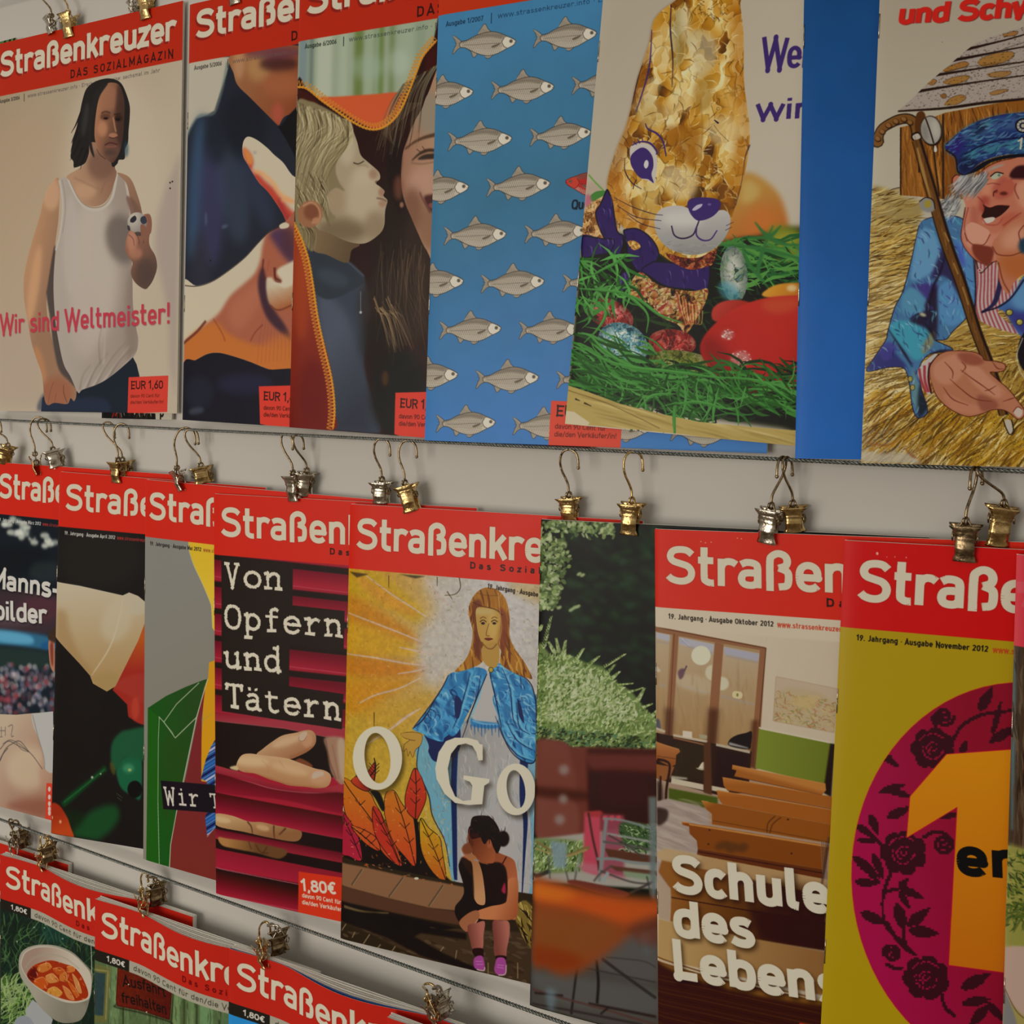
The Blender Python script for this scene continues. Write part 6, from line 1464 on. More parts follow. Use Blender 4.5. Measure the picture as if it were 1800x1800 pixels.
    for q in (B(320, 960, 350, 1000, 360, 1060), B(520, 990, 520, 1040, 525, 1090), B(610, 1010, 560, 1060)): c.l(q, (3, 1.5), '#3c2016', .9, .8)
    c.el(390, 1441, 16, 5, '#b59a70', .8, 2, 10); c.el(462, 1455, 12, 5, '#b08c64', .8, 2, 14); c.inside(None)
    c.f([(372, 1456), (640, 1506), (640, 1524), (372, 1474)], ('g', (400, 1460), '#5c1620', (400, 1480), '#8a2430'), 1, .8, False)
    c.f([(372, 1474), (640, 1524), (640, 1560), (372, 1494)], '#1f1612', 1, .6, False)
    c.f(B(100, 1080, 180, 1090, 330, 1110, 480, 1140, 620, 1180, 560, 1240, 400, 1200, 250, 1170, 130, 1140), ('g', (400, 1475), '#96693a', (450, 1500), '#5c3c24'), 1, 1.5)
    for q in (B(330, 1110, 350, 1170), B(380, 1130, 420, 1190, 480, 1200), B(470, 1150, 440, 1200)): c.l(q, 1.6, '#3c2416', .9, .8)
    slat(1490, 1524, 52, 372, 640, '#7a1c28', '#941f30'); slat(1524, 1552, 50, 372, 640, '#28100f', '#3c1014'); slat(1526, 1571, 52, 372, 640, '#250d0e', '#961f2e')
    c.l([(374, 1525), (640, 1577)], 1.6, '#b5606a', .7, .5, False)
    # black lettering panel
    c.f([(389, 980), (515, 990), (514, 1064), (606, 1074), (604, 1146), (509, 1132), (508, 1206), (604, 1220), (601, 1282), (390, 1250)], '#231c19', 1, .4, False)
    for st, p0, p1, h in (('Von', (392, 1030), (500, 1038), 43), ('Opfern', (394, 1105), (606, 1121), 43), ('und', (393, 1174), (499, 1183), 43), ('Tätern', (397, 1243), (603, 1268), 43)):
        c.text(st, p0, p1, h, '#bdb29c', wt=.132, tw=True, rough=.05)
    c.f([(525, 1532), (640, 1548), (640, 1640), (524, 1603)], '#b8301c', 1, .3, False)
    c.text('1,80€', (529, 1566), (592, 1572), 20, '#bcaf9c', wt=.22); c.text('davon 90 Cent für', (531, 1577), (600, 1590), 7.5, '#bcaf9c', wt=.2, track=.03); c.text('die/den Verkäufer/in!', (531, 1589), (614, 1605), 7.5, '#bcaf9c', wt=.2, track=.03)
    c.text('19. Jahrgang', (604, 1006), (660, 1012), 7, '#3c1014', wt=.2)
    master12(c, RED, 1.06, 6.6)


def art_L(c):
    A = Zm(590, 860, .233333); B = Zm(590, 1220, .233333); rs = np.random.RandomState(31)
    # painted wall
    c.f([(580, 980), (1150, 980), (1150, 1500), (580, 1500)], ('g', (640, 1100), '#a8781f', (880, 1120), '#aaa08c'), sm=False)
    c.f([(580, 1240), (760, 1290), (820, 1420), (800, 1600), (580, 1560)], '#a5852c', .9, 14, False)
    for q, col, a in ((A(80, 620, 300, 620, 640, 900, 600, 1000, 400, 900, 80, 760), '#a8861c', .8), (A(80, 800, 400, 960, 640, 1130, 600, 1170, 300, 1080, 80, 980), '#a86a1c', .8), (A(80, 1000, 500, 1130, 640, 1250, 300, 1240, 80, 1230), '#b08420', .8), (A(80, 1260, 640, 1330, 640, 1400, 300, 1420, 80, 1380), '#a8641c', .8), (A(80, 1480, 400, 1440, 600, 1440, 300, 1600, 80, 1700), '#b0741c', .8), (A(150, 640, 420, 780, 620, 940, 500, 930, 260, 800), '#b5772c', .7)):
        c.f(q, col, a, 7)
    c.f(A(700, 640, 1560, 700, 1560, 1500, 1400, 1500, 900, 1400, 760, 1500, 640, 1400, 620, 1100, 760, 900), '#a39c94', .9, 16); c.el(880, 1080, 60, 80, '#a8a29c', .6, 16); c.f(A(1300, 700, 1560, 720, 1560, 860, 1380, 800), '#a88a4c', .6, 8)
    c.f(B(640, 0, 760, 0, 640, 200, 400, 300, 200, 260, 300, 120), '#a8822c', .7, 10)
    for q in (A(230, 650, 420, 790, 560, 880, 680, 960), A(90, 930, 300, 1010, 480, 1080, 700, 1170), A(80, 1240, 300, 1270, 520, 1310, 700, 1330), A(180, 1610, 300, 1550, 480, 1500, 640, 1420), A(420, 1800, 520, 1720, 640, 1650), A(660, 650, 740, 760, 840, 870), A(480, 1190, 620, 1220, 720, 1240), A(470, 1390, 600, 1370, 700, 1340), B(230, 380, 420, 260, 600, 130)):
        c.l(q, (2, 3.6, 2), '#a88e7c', .8, .8); c.l(q, (1, 1.6), '#b5a090', .7, .4)
    c.strokes(1500, (590, 1000, 950, 1560), 5, 1.4, .9, ['#7c5a1c', '#c0a050', '#6a4a18', '#b8a878', '#8c6a24'], 32, .38, .3, 1.2)
    c.tex(2.2, .10, 33)
    for q in (A(400, 650, 400, 740), A(765, 660, 765, 730), A(930, 660, 940, 740, 900, 790, 820, 800), A(290, 1680, 290, 1800), A(840, 770, 880, 830)): c.l(q, (2, 1), '#3c2c18', .85, .4)
    c.f(A(100, 620, 250, 640, 160, 665), '#3c2c18', .9, 1, False); c.f(A(480, 640, 680, 655, 600, 672), '#3c3020', .9, 1, False)
    # blue gown, pale robe
    robe = B(640, 330, 620, 560, 700, 760, 730, 900, 820, 1100, 880, 1400, 1000, 1500, 1560, 1560, 1560, 300, 1000, 200)
    c.f(robe, ('g', (730, 1400), '#5c8c98', (960, 1400), '#6a8c9c'), 1, .6)
    c.f(B(1000, 180, 1230, 200, 1260, 320, 1420, 560, 1440, 1560, 940, 1500, 910, 1000, 930, 400), ('g', (820, 1300), '#86827c', (900, 1350), '#96928c'), 1, 1); c.f(A(1160, 1380, 1200, 1480, 1220, 1740, 1030, 1730, 1070, 1560, 1130, 1420), '#9a9690', 1, .6)
    c.strokes(700, (700, 1260, 945, 1600), 16, 2, 1.5, ['#a8a49c', '#5c6a70', '#8c9498', '#b5b0a4', '#6a7a80'], 35, .4, .3, .4, lambda x, y: x > 735 + (y - 1300) * .08)
    NV = '#1a2448'
    for q, w in ((B(900, 400, 890, 700, 895, 1000, 900, 1300, 905, 1400), (12, 11, 9, 6)), (B(1420, 480, 1410, 800, 1430, 950, 1420, 1200, 1405, 1500), (16, 12, 9, 5, 2))): c.l(q, w, NV, 1, .5)
    c.f(B(640, 200, 700, 380, 700, 440, 760, 510, 920, 440, 940, 280, 900, 160, 830, 100), '#1c2244', 1, .6)
    cape_l = A(850, 1400, 920, 1370, 1040, 1340, 1140, 1380, 1060, 1560, 980, 1720, 920, 1830, 870, 1860, 800, 1800, 700, 1780, 600, 1790, 720, 1620, 800, 1500)
    C1, C2, C3_ = '#2c6a94', '#4a8cac', '#1a3c68'
    c.f(cape_l, C1); cape_l2 = B(580, 260, 660, 190, 740, 60, 800, 0, 900, -40, 960, 40, 920, 200, 860, 160, 870, 280, 820, 330, 800, 360, 700, 330, 660, 300); c.f(cape_l2, C1)
    cape_r = A(1160, 1380, 1240, 1310, 1340, 1380, 1440, 1440, 1500, 1560, 1515, 1700, 1520, 1900, 1480, 2030, 1380, 2020, 1300, 1880, 1250, 1780, 1210, 1600)
    c.f(cape_r, C1)
    cape_r2 = B(1200, 0, 1500, 0, 1510, 300, 1500, 505, 1400, 500, 1330, 420, 1260, 300, 1220, 160); c.f(cape_r2, C1)
    for q in (cape_l, cape_l2, cape_r, cape_r2):
        c.inside(q); xs = [p[0] for p in q]; ys = [p[1] for p in q]
        c.strokes(60, (min(xs), min(ys), max(xs), max(ys)), 30, 8, 1.1, [C2, C3_, '#3c80a8', '#5c9cb4', '#22507c'], int(xs[0]), .6, .5, .5, b=1)
        c.strokes(60, (min(xs), min(ys), max(xs), max(ys)), 18, 3, 1.0, ['#8cb0b8', '#14244c', '#5ca0bc'], int(xs[0]) + 1, .6, .6, .6)
        c.inside(None)
    for q in (A(1030, 1380, 1000, 1500, 940, 1700, 900, 1800), A(1110, 1400, 1080, 1560, 1000, 1760), A(1270, 1340, 1330, 1500, 1350, 1700, 1380, 1800), B(1220, 160, 1280, 320, 1380, 450, 1500, 500), B(1300, 200, 1380, 340, 1500, 420), B(1380, 60, 1400, 240, 1480, 300)):
        c.l(q, (1, 5, 1), '#5c9cb0', .8, .8); c.l([(x - 4, y + 1) for x, y in q], (1, 2.4, 1), NV, .9, .5)
    c.f(A(900, 1560, 950, 1600, 930, 1720, 900, 1700), NV, 1, .6); c.f(A(1370, 1580, 1400, 1640, 1420, 1760, 1380, 1700), NV, 1, .6)
    for q in (A(850, 1400, 800, 1500, 720, 1620, 590, 1790), B(580, 260, 660, 190, 740, 60), B(640, 330, 615, 480, 620, 580, 700, 760, 730, 920, 820, 1100, 860, 1300), A(1340, 1380, 1450, 1440, 1500, 1560, 1518, 1800), B(1510, 0, 1512, 300, 1500, 505, 1400, 500, 1300, 400, 1220, 200), A(1160, 1380, 1210, 1600, 1250, 1800), A(1140, 1390, 1060, 1580, 990, 1760), B(930, 400, 1000, 200)):
        c.l(q, (1.4, 2.4, 1.4), '#14182c', .9, .4)
    c.f(B(1020, 180, 1060, 200, 1220, 220, 1230, 250, 1150, 260, 1030, 240), C1, 1, .8); c.l(B(1030, 200, 1120, 225, 1220, 230), 2, '#8cb0bc', .8, .8)
    for i in range(9): x = 1020 + i * 26; c.l(B(x, 230, x + 2, 270 + (i * 37) % 60), (3, 1), '#244c7c', .9, .5)
    # head: long red-brown hair, drawn face
    hr = A(1140, 740, 1220, 760, 1280, 830, 1310, 960, 1310, 1100, 1350, 1200, 1420, 1300, 1480, 1420, 1440, 1420, 1340, 1380, 1240, 1310, 1240, 1200, 1100, 1200, 1110, 1290, 1040, 1340, 900, 1375, 980, 1280, 1020, 1180, 1030, 1060, 1000, 930, 1020, 840, 1070, 770)
    c.f(hr, '#8c5a1f'); c.inside(hr); c.strokes(170, (800, 1030, 945, 1195), 34, 4, 1.45, ['#a8742c', '#6c3a18', '#b0843c', '#542a14', '#9a6420'], 36, .8, .2, .25); c.inside(None)
    c.f(A(1030, 860, 1100, 860, 1100, 1200, 1080, 1290, 1040, 1200, 1040, 1000), '#5c2c1c', .85, 2); c.f(A(1230, 900, 1290, 960, 1290, 1160, 1240, 1200), '#6c3420', .85, 2)
    fc = A(1060, 900, 1120, 890, 1210, 910, 1240, 960, 1238, 1100, 1210, 1170, 1170, 1205, 1120, 1180, 1080, 1110, 1060, 1000)
    c.f(fc, '#a07c3c'); c.f(A(1110, 1180, 1220, 1160, 1230, 1300, 1180, 1350, 1110, 1290), '#9a7638'); c.inside(fc); c.el(866, 1100, 9, 24, '#b0904c', .7, 4); c.el(880, 1122, 5, 20, '#8c6428', .7, 3); c.el(850, 1075, 20, 6, '#a8905c', .8, 3); c.inside(None)
    for x in (1110, 1195): c.l(A(x - 24, 1000, x, 985, x + 26, 1000), 1.6, '#2c1c14', .95, .3); c.el(*A(x, 1010)[0], 3.4, 2.2, '#241812', 1, .4); c.l(A(x - 22, 975, x, 962, x + 24, 972), 1.3, '#4c2c18', .9, .4)
    c.l(A(1155, 1010, 1140, 1060, 1135, 1100, 1160, 1105), 1.3, '#5c3c1c', .9, .3); c.f(A(1120, 1125, 1150, 1118, 1185, 1126, 1150, 1142), '#6c2c20'); c.l(A(1120, 1128, 1185, 1130), .9, '#2c1410', .9, .2); c.l(A(1100, 1150, 1140, 1195, 1180, 1200, 1215, 1165), 2.2, '#5c3818', .7, .6)
    c.l(A(1030, 850, 1100, 880, 1200, 905, 1260, 950), 1.6, '#3c2014', .8, .4); c.l(A(1060, 780, 1140, 800, 1230, 800), 1.2, '#5c3414', .7, .4); c.el(*A(1170, 1360)[0], 4.4, 5, '#2c2410'); c.el(*A(1170, 1360)[0], 3.4, 4, '#9a8428')
    c.l(A(1225, 780, 1235, 900, 1250, 1040, 1235, 1150, 1240, 1280), .9, '#c0a068', .8, .3)
    # outstretched hand
    hn = B(490, 300, 540, 290, 600, 290, 650, 310, 640, 380, 600, 420, 580, 475, 560, 430, 545, 465, 535, 410, 515, 430, 520, 380, 560, 345, 520, 330)
    c.l(hn + hn[:1], 1.6, '#3c2410', .9, .3); c.f(hn, '#a07a34'); c.l(B(560, 345, 600, 350), 1, '#3c2410', .8)
    # bush of painted leaves
    c.f(B(60, 900, 200, 1080, 300, 1120, 320, 1160, 480, 1180, 620, 960, 640, 1100, 840, 1380, 900, 1410, 700, 1400, 200, 1300, 30, 1240), '#1c1712', 1, 1.5)
    LF = [((50, 650, 120, 660, 250, 740, 300, 830, 360, 940, 500, 1280, 380, 1220, 260, 1060, 130, 990, 60, 860), '#a8621c', '#a83420'), ((30, 880, 60, 900, 120, 980, 170, 1080, 195, 1250, 100, 1220, 30, 1180), '#8c1f30', '#962030'), ((380, 750, 440, 730, 500, 830, 590, 950, 610, 1080, 600, 1290, 520, 1220, 430, 1100, 370, 900), '#a8601c', '#a83820'),
          ((600, 560, 650, 640, 680, 780, 620, 930, 600, 940, 540, 880, 525, 780, 560, 640), '#a83420', '#982a1c'), ((640, 940, 700, 1010, 780, 1080, 800, 1180, 830, 1400, 760, 1370, 680, 1260, 640, 1130), '#a8861c', '#a04c1c'), ((120, 660, 160, 620, 240, 640, 260, 720, 200, 720), '#a83a24', '#8c2a1c'), ((240, 600, 290, 520, 300, 540, 290, 650, 260, 640), '#a03020', '#8c2a1c'), ((120, 1000, 180, 1010, 300, 1080, 330, 1180, 220, 1120), '#a84c20', '#a84020'), ((280, 860, 330, 880, 360, 960, 480, 1270, 420, 1240, 300, 1060), '#9c2820', '#a03020')]
    for q, c0, c1 in LF:
        P = B(*q); x0_, y0_ = min(p[0] for p in P), min(p[1] for p in P); y1_ = max(p[1] for p in P)
        c.l(P + P[:2], 2.4, '#17110e', 1, .4); c.f(P, ('g', (x0_, y0_), c0, (x0_ + 8, y1_), c1), 1, .3)
        tip = max(P, key=lambda p: p[1]); top = min(P, key=lambda p: p[1]); c.l([top, ((top[0] + tip[0]) / 2 + 2, (top[1] + tip[1]) / 2), tip], 1.7, '#17110e', .9, .4)
        for t in (.3, .5, .7): m = (top[0] + (tip[0] - top[0]) * t, top[1] + (tip[1] - top[1]) * t); c.l([m, (m[0] - 9, m[1] - 10)], 1.2, '#17110e', .85, .3); c.l([m, (m[0] + 9, m[1] - 9)], 1.2, '#17110e', .85, .3)
    c.strokes(160, (600, 1390, 790, 1540), 6, 1.6, .6, ['#c08a3c', '#d0a060', '#7c2a14', '#b8541c'], 38, .5, .3, 1.2)
    c.f(B(260, 730, 330, 740, 370, 850, 350, 880, 300, 790), '#17130f', 1, 1); c.l(B(290, 480, 300, 560, 240, 640), 2, '#17130f'); c.l(B(600, 940, 620, 1100, 620, 1300), (7, 9, 6), '#17130f')
    # pavement
    c.f([(580, 1500), (620, 1512), (700, 1530), (790, 1548), (870, 1562), (960, 1575), (1150, 1600), (1150, 1850), (580, 1720)], '#2a2118', 1, .6, False)
    for q, col in ((B(30, 1270, 200, 1300, 510, 1370, 800, 1420, 1000, 1460, 1000, 1640, 700, 1610, 400, 1540, 30, 1440), '#755238'), (B(30, 1440, 400, 1540, 700, 1610, 1000, 1650, 1000, 1750, 700, 1700, 300, 1620, 30, 1560), '#4a2f22')): c.f(q, col, 1, 1, False)
    for q in (B(200, 1320, 120, 1440), B(510, 1380, 400, 1530), B(810, 1440, 700, 1600)): c.l(q, 3.4, '#4c3a2a', .9, .6); c.l([(x + 2, y) for x, y in q], 1.2, '#8c7454', .7, .5)
    c.strokes(80, (600, 1508, 800, 1560), 6, 2.4, .2, ['#8c3a1c', '#3c2c1c', '#5c4a34', '#9a4c24'], 39, .8, .3, .5, lambda x, y: abs(y - (1508 + (x - 600) * .26)) < 5); c.el(732, 1544, 4, 2.2, '#b0a890')
    c.f(B(30, 1560, 300, 1620, 700, 1710, 1000, 1780, 1000, 1900, 300, 1790, 30, 1700), '#1a1512', 1, 2, False); c.l(B(60, 1600, 220, 1640, 400, 1650), (5, 2), '#6a5638', .8, 1.5)
    Pv = Zm(600, 1500, .2)
    pv = Pv(-20, 600, 200, 680, 480, 820, 700, 920, 1000, 1000, 1300, 1060, 1700, 1160, 1700, 700, 1000, 660, 650, 700, 200, 560); c.f(pv, '#3a2c20', 1, 1.5, False)
    c.strokes(150, (600, 1630, 950, 1740), 16, 5, .25, ['#4a3a2c', '#2c2018', '#54422f'], 44, .6, .1, .2)
    for q in (Pv(40, 620, 0, 680), Pv(120, 690, 95, 740), Pv(250, 710, 190, 800), Pv(345, 800, 320, 830), Pv(475, 815, 445, 860), Pv(900, 820, 870, 860), Pv(1015, 850, 1000, 940), Pv(1290, 960, 1290, 1060), Pv(1550, 960, 1550, 1100)): c.l(q, 2, '#7c6648', .85, .5)
    c.f(Pv(0, 520, 300, 520, 700, 640, 1100, 700, 1100, 760, 700, 700, 640, 730, 900, 880, 1200, 1010, 1200, 1060, 700, 900, 400, 740, 0, 600), '#191310', .95, 2, False)
    # backpack
    c.f(B(1340, 1640, 1400, 1560, 1460, 1570, 1500, 1640, 1500, 1900, 1440, 1880, 1380, 1760), '#6c5828', 1, .8); c.inside(B(1340, 1640, 1400, 1560, 1460, 1570, 1500, 1640, 1500, 1900, 1440, 1880, 1380, 1760)); c.strokes(60, (900, 1590, 945, 1665), 18, 3, 1.0, ['#a8904c', '#2c2010', '#8c7438', '#1c140c'], 45, .9, .2, .3); c.inside(None)
    # seated girl
    c.f(Pv(1030, 120, 1060, 60, 1120, 20, 1200, 30, 1280, 100, 1360, 120, 1440, 90, 1480, 200, 1400, 420, 1380, 520, 1200, 620, 1080, 640, 1010, 560, 1000, 470, 1060, 390, 1080, 300), '#1c1412', 1, .6)
    c.f(B(1200, 1180, 1240, 1200, 1330, 1240, 1360, 1300, 1375, 1450, 1372, 1600, 1350, 1700, 1290, 1640, 1290, 1420, 1260, 1300, 1190, 1290, 1090, 1270, 1060, 1230, 1080, 1190), ('g', (860, 1510), '#7c4026', (905, 1560), '#a0583a'))
    c.f(B(1130, 1290, 1240, 1270, 1290, 1350, 1280, 1560, 1160, 1560, 1120, 1400), '#201512', 1, 1); c.l(B(1286, 1225, 1250, 1290), 2.4, '#3c1c1c')
    c.f(B(950, 1240, 1000, 1210, 1020, 1280, 1030, 1370, 1000, 1340), '#a0583a', 1, 1)
    c.f(B(1015, 990, 1180, 950, 1200, 1180, 1060, 1150, 1005, 1090), '#2c1812')
    c.f(B(1000, 1060, 1010, 1010, 1020, 1090, 1100, 1080, 1180, 1110, 1200, 1180, 1190, 1270, 1100, 1260, 1040, 1220, 1010, 1150, 1000, 1110), ('g', (830, 1480), '#5c2c1c', (865, 1510), '#8a4a2c')); c.f(B(1000, 1080, 1040, 1120, 1010, 1160), '#4a2418', .8, 1); c.el(861, 1483, 5, 8, '#8c4c30', 1, .8, 10)
    c.l(B(1000, 1050, 990, 1110, 1010, 1130), 2, '#6a3822', .8, .5)
    hairg = B(1010, 1070, 1015, 990, 1030, 930, 1080, 915, 1150, 920, 1200, 960, 1240, 1040, 1250, 1120, 1220, 1200, 1190, 1160, 1160, 1090, 1120, 1130, 1080, 1060, 1030, 1040)
    c.f(hairg, '#1c1411', 1, .4); c.el(*B(1262, 1090)[0], 11, 14, '#1c1411', 1, 1); c.strokes(60, (822, 1432, 895, 1500), 10, 1.4, 1.2, ['#3a2a20', '#120c0a'], 46, .7, .4, .8, lambda x, y: (x - 856) ** 2 + (y - 1460) ** 2 < 900)
    # arms
    c.f(B(950, 1160, 1000, 1140, 1010, 1190, 1060, 1230, 1100, 1330, 1120, 1450, 1128, 1560, 1110, 1590, 1060, 1570, 1030, 1480, 1030, 1300, 1000, 1240, 960, 1200), ('g', (830, 1500), '#8c5a3a', (855, 1570), '#a87850')); c.f(B(955, 1150, 1000, 1120, 1030, 1170, 1020, 1200, 970, 1200), '#6a3a24', 1, 1); c.l(B(1045, 1250, 1080, 1255), 2, '#7a7888', .9, .5)
    c.f(B(950, 1230, 930, 1300, 960, 1420, 980, 1540, 1040, 1560, 1030, 1300, 1000, 1250), '#1c1412', .9, 1.5)
    c.f(B(1060, 1640, 1160, 1600, 1290, 1560, 1300, 1400, 1370, 1400, 1375, 1560, 1370, 1660, 1320, 1700, 1180, 1700, 1080, 1690), ('g', (870, 1600), '#a86640', (900, 1620), '#8c4a2c'))
    c.f(B(930, 1720, 1000, 1650, 1070, 1630, 1080, 1690, 1020, 1760, 980, 1790), '#8a5438', 1, .6); c.l(B(990, 1765, 1040, 1740, 1070, 1700), 1.6, '#b5886a', .8, .5)
    # legs and shoes
    for q in (Pv(1110, 640, 1190, 610, 1260, 600, 1250, 720, 1240, 840, 1160, 850, 1130, 760), Pv(1330, 600, 1400, 590, 1470, 600, 1480, 700, 1455, 840, 1440, 920, 1350, 900, 1340, 760)): c.f(q, ('g', q[0], '#6c3830', (q[0][0] + 22, q[0][1]), '#96584a'), 1, .5)
    for q in (Pv(1155, 840, 1240, 835, 1250, 880, 1240, 920, 1170, 900), Pv(1360, 900, 1440, 900, 1450, 930, 1370, 940)): c.f(q, '#241416', 1, .6)
    for q in (Pv(1165, 930, 1200, 900, 1245, 910, 1262, 1000, 1250, 1030, 1190, 1020, 1165, 990), Pv(1350, 980, 1370, 920, 1430, 920, 1450, 980, 1440, 1060, 1380, 1070, 1345, 1030)): c.f(q, '#8c3c78', 1, .5); c.l(q[3:6], 2, '#a89888', .9, .5)
    for q in (Pv(1180, 950, 1240, 950), Pv(1185, 975, 1245, 975), Pv(1370, 980, 1430, 985), Pv(1368, 1000, 1428, 1008)): c.l(q, 1, '#b87ca8', .8, .4)
    c.f(B(1250, 1480, 1275, 1420, 1280, 1500), '#8c2438', 1, .8)
    # headline with its cast shade
    c.text('19. Jahrgang · Ausgabe Juli 2012', (857, 1034), (985, 1056), 8, '#241c16', wt=.21, track=.1)
    HL = '#b8ae98'

    def ring(cx, cy, rx, ry, ix, iy, rot):
        t = np.arange(40) * pi / 20
        for dx, dy, col, a_, b_ in ((5, 7, '#1c140c', .6, 5), (0, 0, HL, 1, 0)):
            o = np.stack([cx + dx + rx * np.cos(t), cy + dy + ry * np.sin(t)], 1); cr_, sr_ = cos(radians(rot)), sin(radians(rot))
            i_ = np.stack([cx + dx + ix * np.cos(t) * cr_ - iy * np.sin(t) * sr_, cy + dy + ix * np.cos(t) * sr_ + iy * np.sin(t) * cr_], 1)[::-1]
            c._mm = False; r_ = scan([c.P(o), c.P(i_)], c.W, c.H, 3, 'eo', 16); c.put(r_, C3(col), a_, b_)
    ring(663.5, 1332.5, 43.5, 56, 22.5, 44.5, -6)
    ring(907, 1387.5, 34, 45.5, 16, 34, -8)
    Gp = B(1108, 380, 1108, 498, 1075, 500, 1060, 440, 1030, 390, 980, 372, 920, 385, 870, 450, 845, 560, 860, 680, 900, 770, 960, 805, 1020, 798, 1030, 690, 1010, 660, 960, 640, 965, 612, 1160, 640, 1155, 668, 1120, 690, 1105, 830, 1000, 835, 900, 820, 820, 750, 760, 640, 750, 560, 775, 440, 830, 355, 900, 328, 1000, 330, 1070, 350, 1085, 375)
    c.f([(x + 5, y + 7) for x, y in Gp], '#1c140c', .6, 5, False); c.f(Gp, HL, sm=False, n=3)
    master12(c, RED, 1.0, 6.0)


def art_M(c):
    A = Zm(930, 880, .233333); B = Zm(780, 1400, .233333); D = Zm(590, 1220, .233333); rs = np.random.RandomState(51)
    c.f([(900, 880), (1700, 880), (1700, 2000), (900, 2000)], '#15170f', sm=False)
    for i in range(240):
        x, y = 1000 + rs.rand() * 160, 920 + rs.rand() * 280; c.el(x, y, 6 + rs.rand() * 12, 3 + rs.rand() * 5, ['#1f3420', '#24442c', '#162415', '#2c4c34', '#12160e', '#12160e'][rs.randint(6)], .35, 4, rs.rand() * 60 - 10)
    LG = ['#5c6c3c', '#76854c', '#3c4c28', '#8c9868', '#4c5c30', '#a0a67c']
    for i in range(560):
        t = rs.rand()
        if t < .35: x, y = 950 + rs.rand() * 130, 916 + rs.rand() * 32 * (1 - rs.rand() * .4)
        else:
            y = 940 + rs.rand() * 130; x = 948 + rs.rand() * (56 - abs(y - 985) * .32)
        c.el(x, y, 2.2 + rs.rand() * 3.4, 1.8 + rs.rand() * 2.2, LG[rs.randint(6)], .8, .7, rs.rand() * 180)
    for x, y in ((1010, 1068), (1004, 1072), (1016, 1066), (970, 1060), (983, 1068), (1024, 1011), (1018, 1009)): c.el(x, y, 5, 3, '#8c9868', .9, 1, -30)
    c.l(A(30, 140, 300, 140), 2, '#5c4c2c', .5, 1)
    # bright conifer bush
    bush = [(925, 1140), (950, 1130), (975, 1160), (1000, 1150), (1030, 1165), (1060, 1172), (1085, 1200), (1110, 1215), (1130, 1240), (1150, 1262), (1200, 1300), (1200, 1370), (925, 1370)]
    c.f(bush, '#5c6c3a', 1, 2, False)
    BL = ['#8c9a62', '#a6ae7c', '#6a7c44', '#7c8c54', '#4c5f2c', '#98a26c', '#3a4c20', '#5c7238']
    top = lambda x: np.interp(x, [930, 960, 1000, 1060, 1100, 1150], [1140, 1152, 1152, 1180, 1215, 1262])
    c.strokes(2600, (930, 1140, 1156, 1325), 9, 3.2, -.9, BL, 52, .85, .2, .9, lambda x, y: y > top(x))
    c.strokes(900, (930, 1270, 1156, 1335), 9, 3.4, -.6, ['#3c4c28', '#24301a', '#566638', '#4a6a48', '#1c2414'], 53, .8, .2, .9, lambda x, y: y > 1275 + (x - 930) * .1)
    c.strokes(800, (960, 1170, 1120, 1270), 8, 3.2, -.9, ['#a8ac84', '#9ca276', '#b2b494', '#8a9264'], 54, .65, .2, .9, lambda x, y: y > top(x) + 8)
    for x0, y0, x1, y1 in ((955, 1140, 968, 1088), (947, 1110, 952, 1100), (985, 1160, 978, 1125), (990, 1155, 994, 1128), (1010, 1165, 1025, 1142), (1035, 1170, 1052, 1155), (1060, 1175, 1096, 1152), (1062, 1190, 1080, 1170), (1075, 1195, 1088, 1182), (1085, 1205, 1110, 1202), (1105, 1218, 1128, 1210), (1120, 1235, 1132, 1212), (1130, 1245, 1145, 1238), (1145, 1262, 1156, 1248), (975, 1150, 965, 1130)):
        for t in np.linspace(0, 1, 12):
            x, y = x0 + (x1 - x0) * t, y0 + (y1 - y0) * t; w_ = 7 * (1 - t * .6)
            for s_ in (-1, 1): c.l([(x, y), (x + s_ * w_ * .7 + (x1 - x0) * .08, y + (y1 - y0) * .08 - w_ * .4)], (2.6, 1.6), BL[rs.randint(6)], .9, .5)
    # red-brown table edge of folding chairs, out of focus
    rd = D(1520, 350, 1700, 355, 1780, 400, 1900, 400, 2500, 420, 2500, 1100, 1520, 1100)
    c.f(rd, '#5c2c22', 1, 2, False); c.f(D(1510, 360, 1700, 360, 1760, 420, 1800, 740, 1510, 700), '#66342a', .9, 4); c.f(D(1510, 760, 1800, 800, 1800, 1120, 1510, 1080), '#6a3a30', .9, 4); c.f(D(1510, 700, 1900, 740, 1900, 800, 1510, 770), '#38180f', .9, 6)
    c.f(B(1080, -360, 1640, -350, 1640, 240, 1300, 190, 1090, 120), '#2c100a', 1, 4, False); c.f(B(1050, -330, 1640, -320, 1640, -180, 1100, -200), '#5a2a24', .9, 6, False); c.f(B(1200, -170, 1500, -160, 1500, 60, 1200, 40), '#34140e', .7, 8)
    for x, y, r_ in ((*D(1720, 570)[0], 9), (*D(1715, 790)[0], 8), (*D(1688, 945)[0], 9)): c.el(x, y, r_, r_, '#7c6c64', .85, 4)
    # lower part: pavement, chairs, grass
    c.f(B(640, 330, 1640, 200, 1640, 700, 640, 640), '#8a8478', 1, 2, False)
    c.f(B(640, 330, 1100, 360, 1100, 540, 640, 560), '#5c6c3c', 1, 3); c.strokes(260, (930, 1480, 1030, 1530), 10, 2.4, -1.2, ['#8c9c5c', '#3c4c24', '#a8b08c', '#24301a', '#6a7c44'], 55, .8, .3, .6)
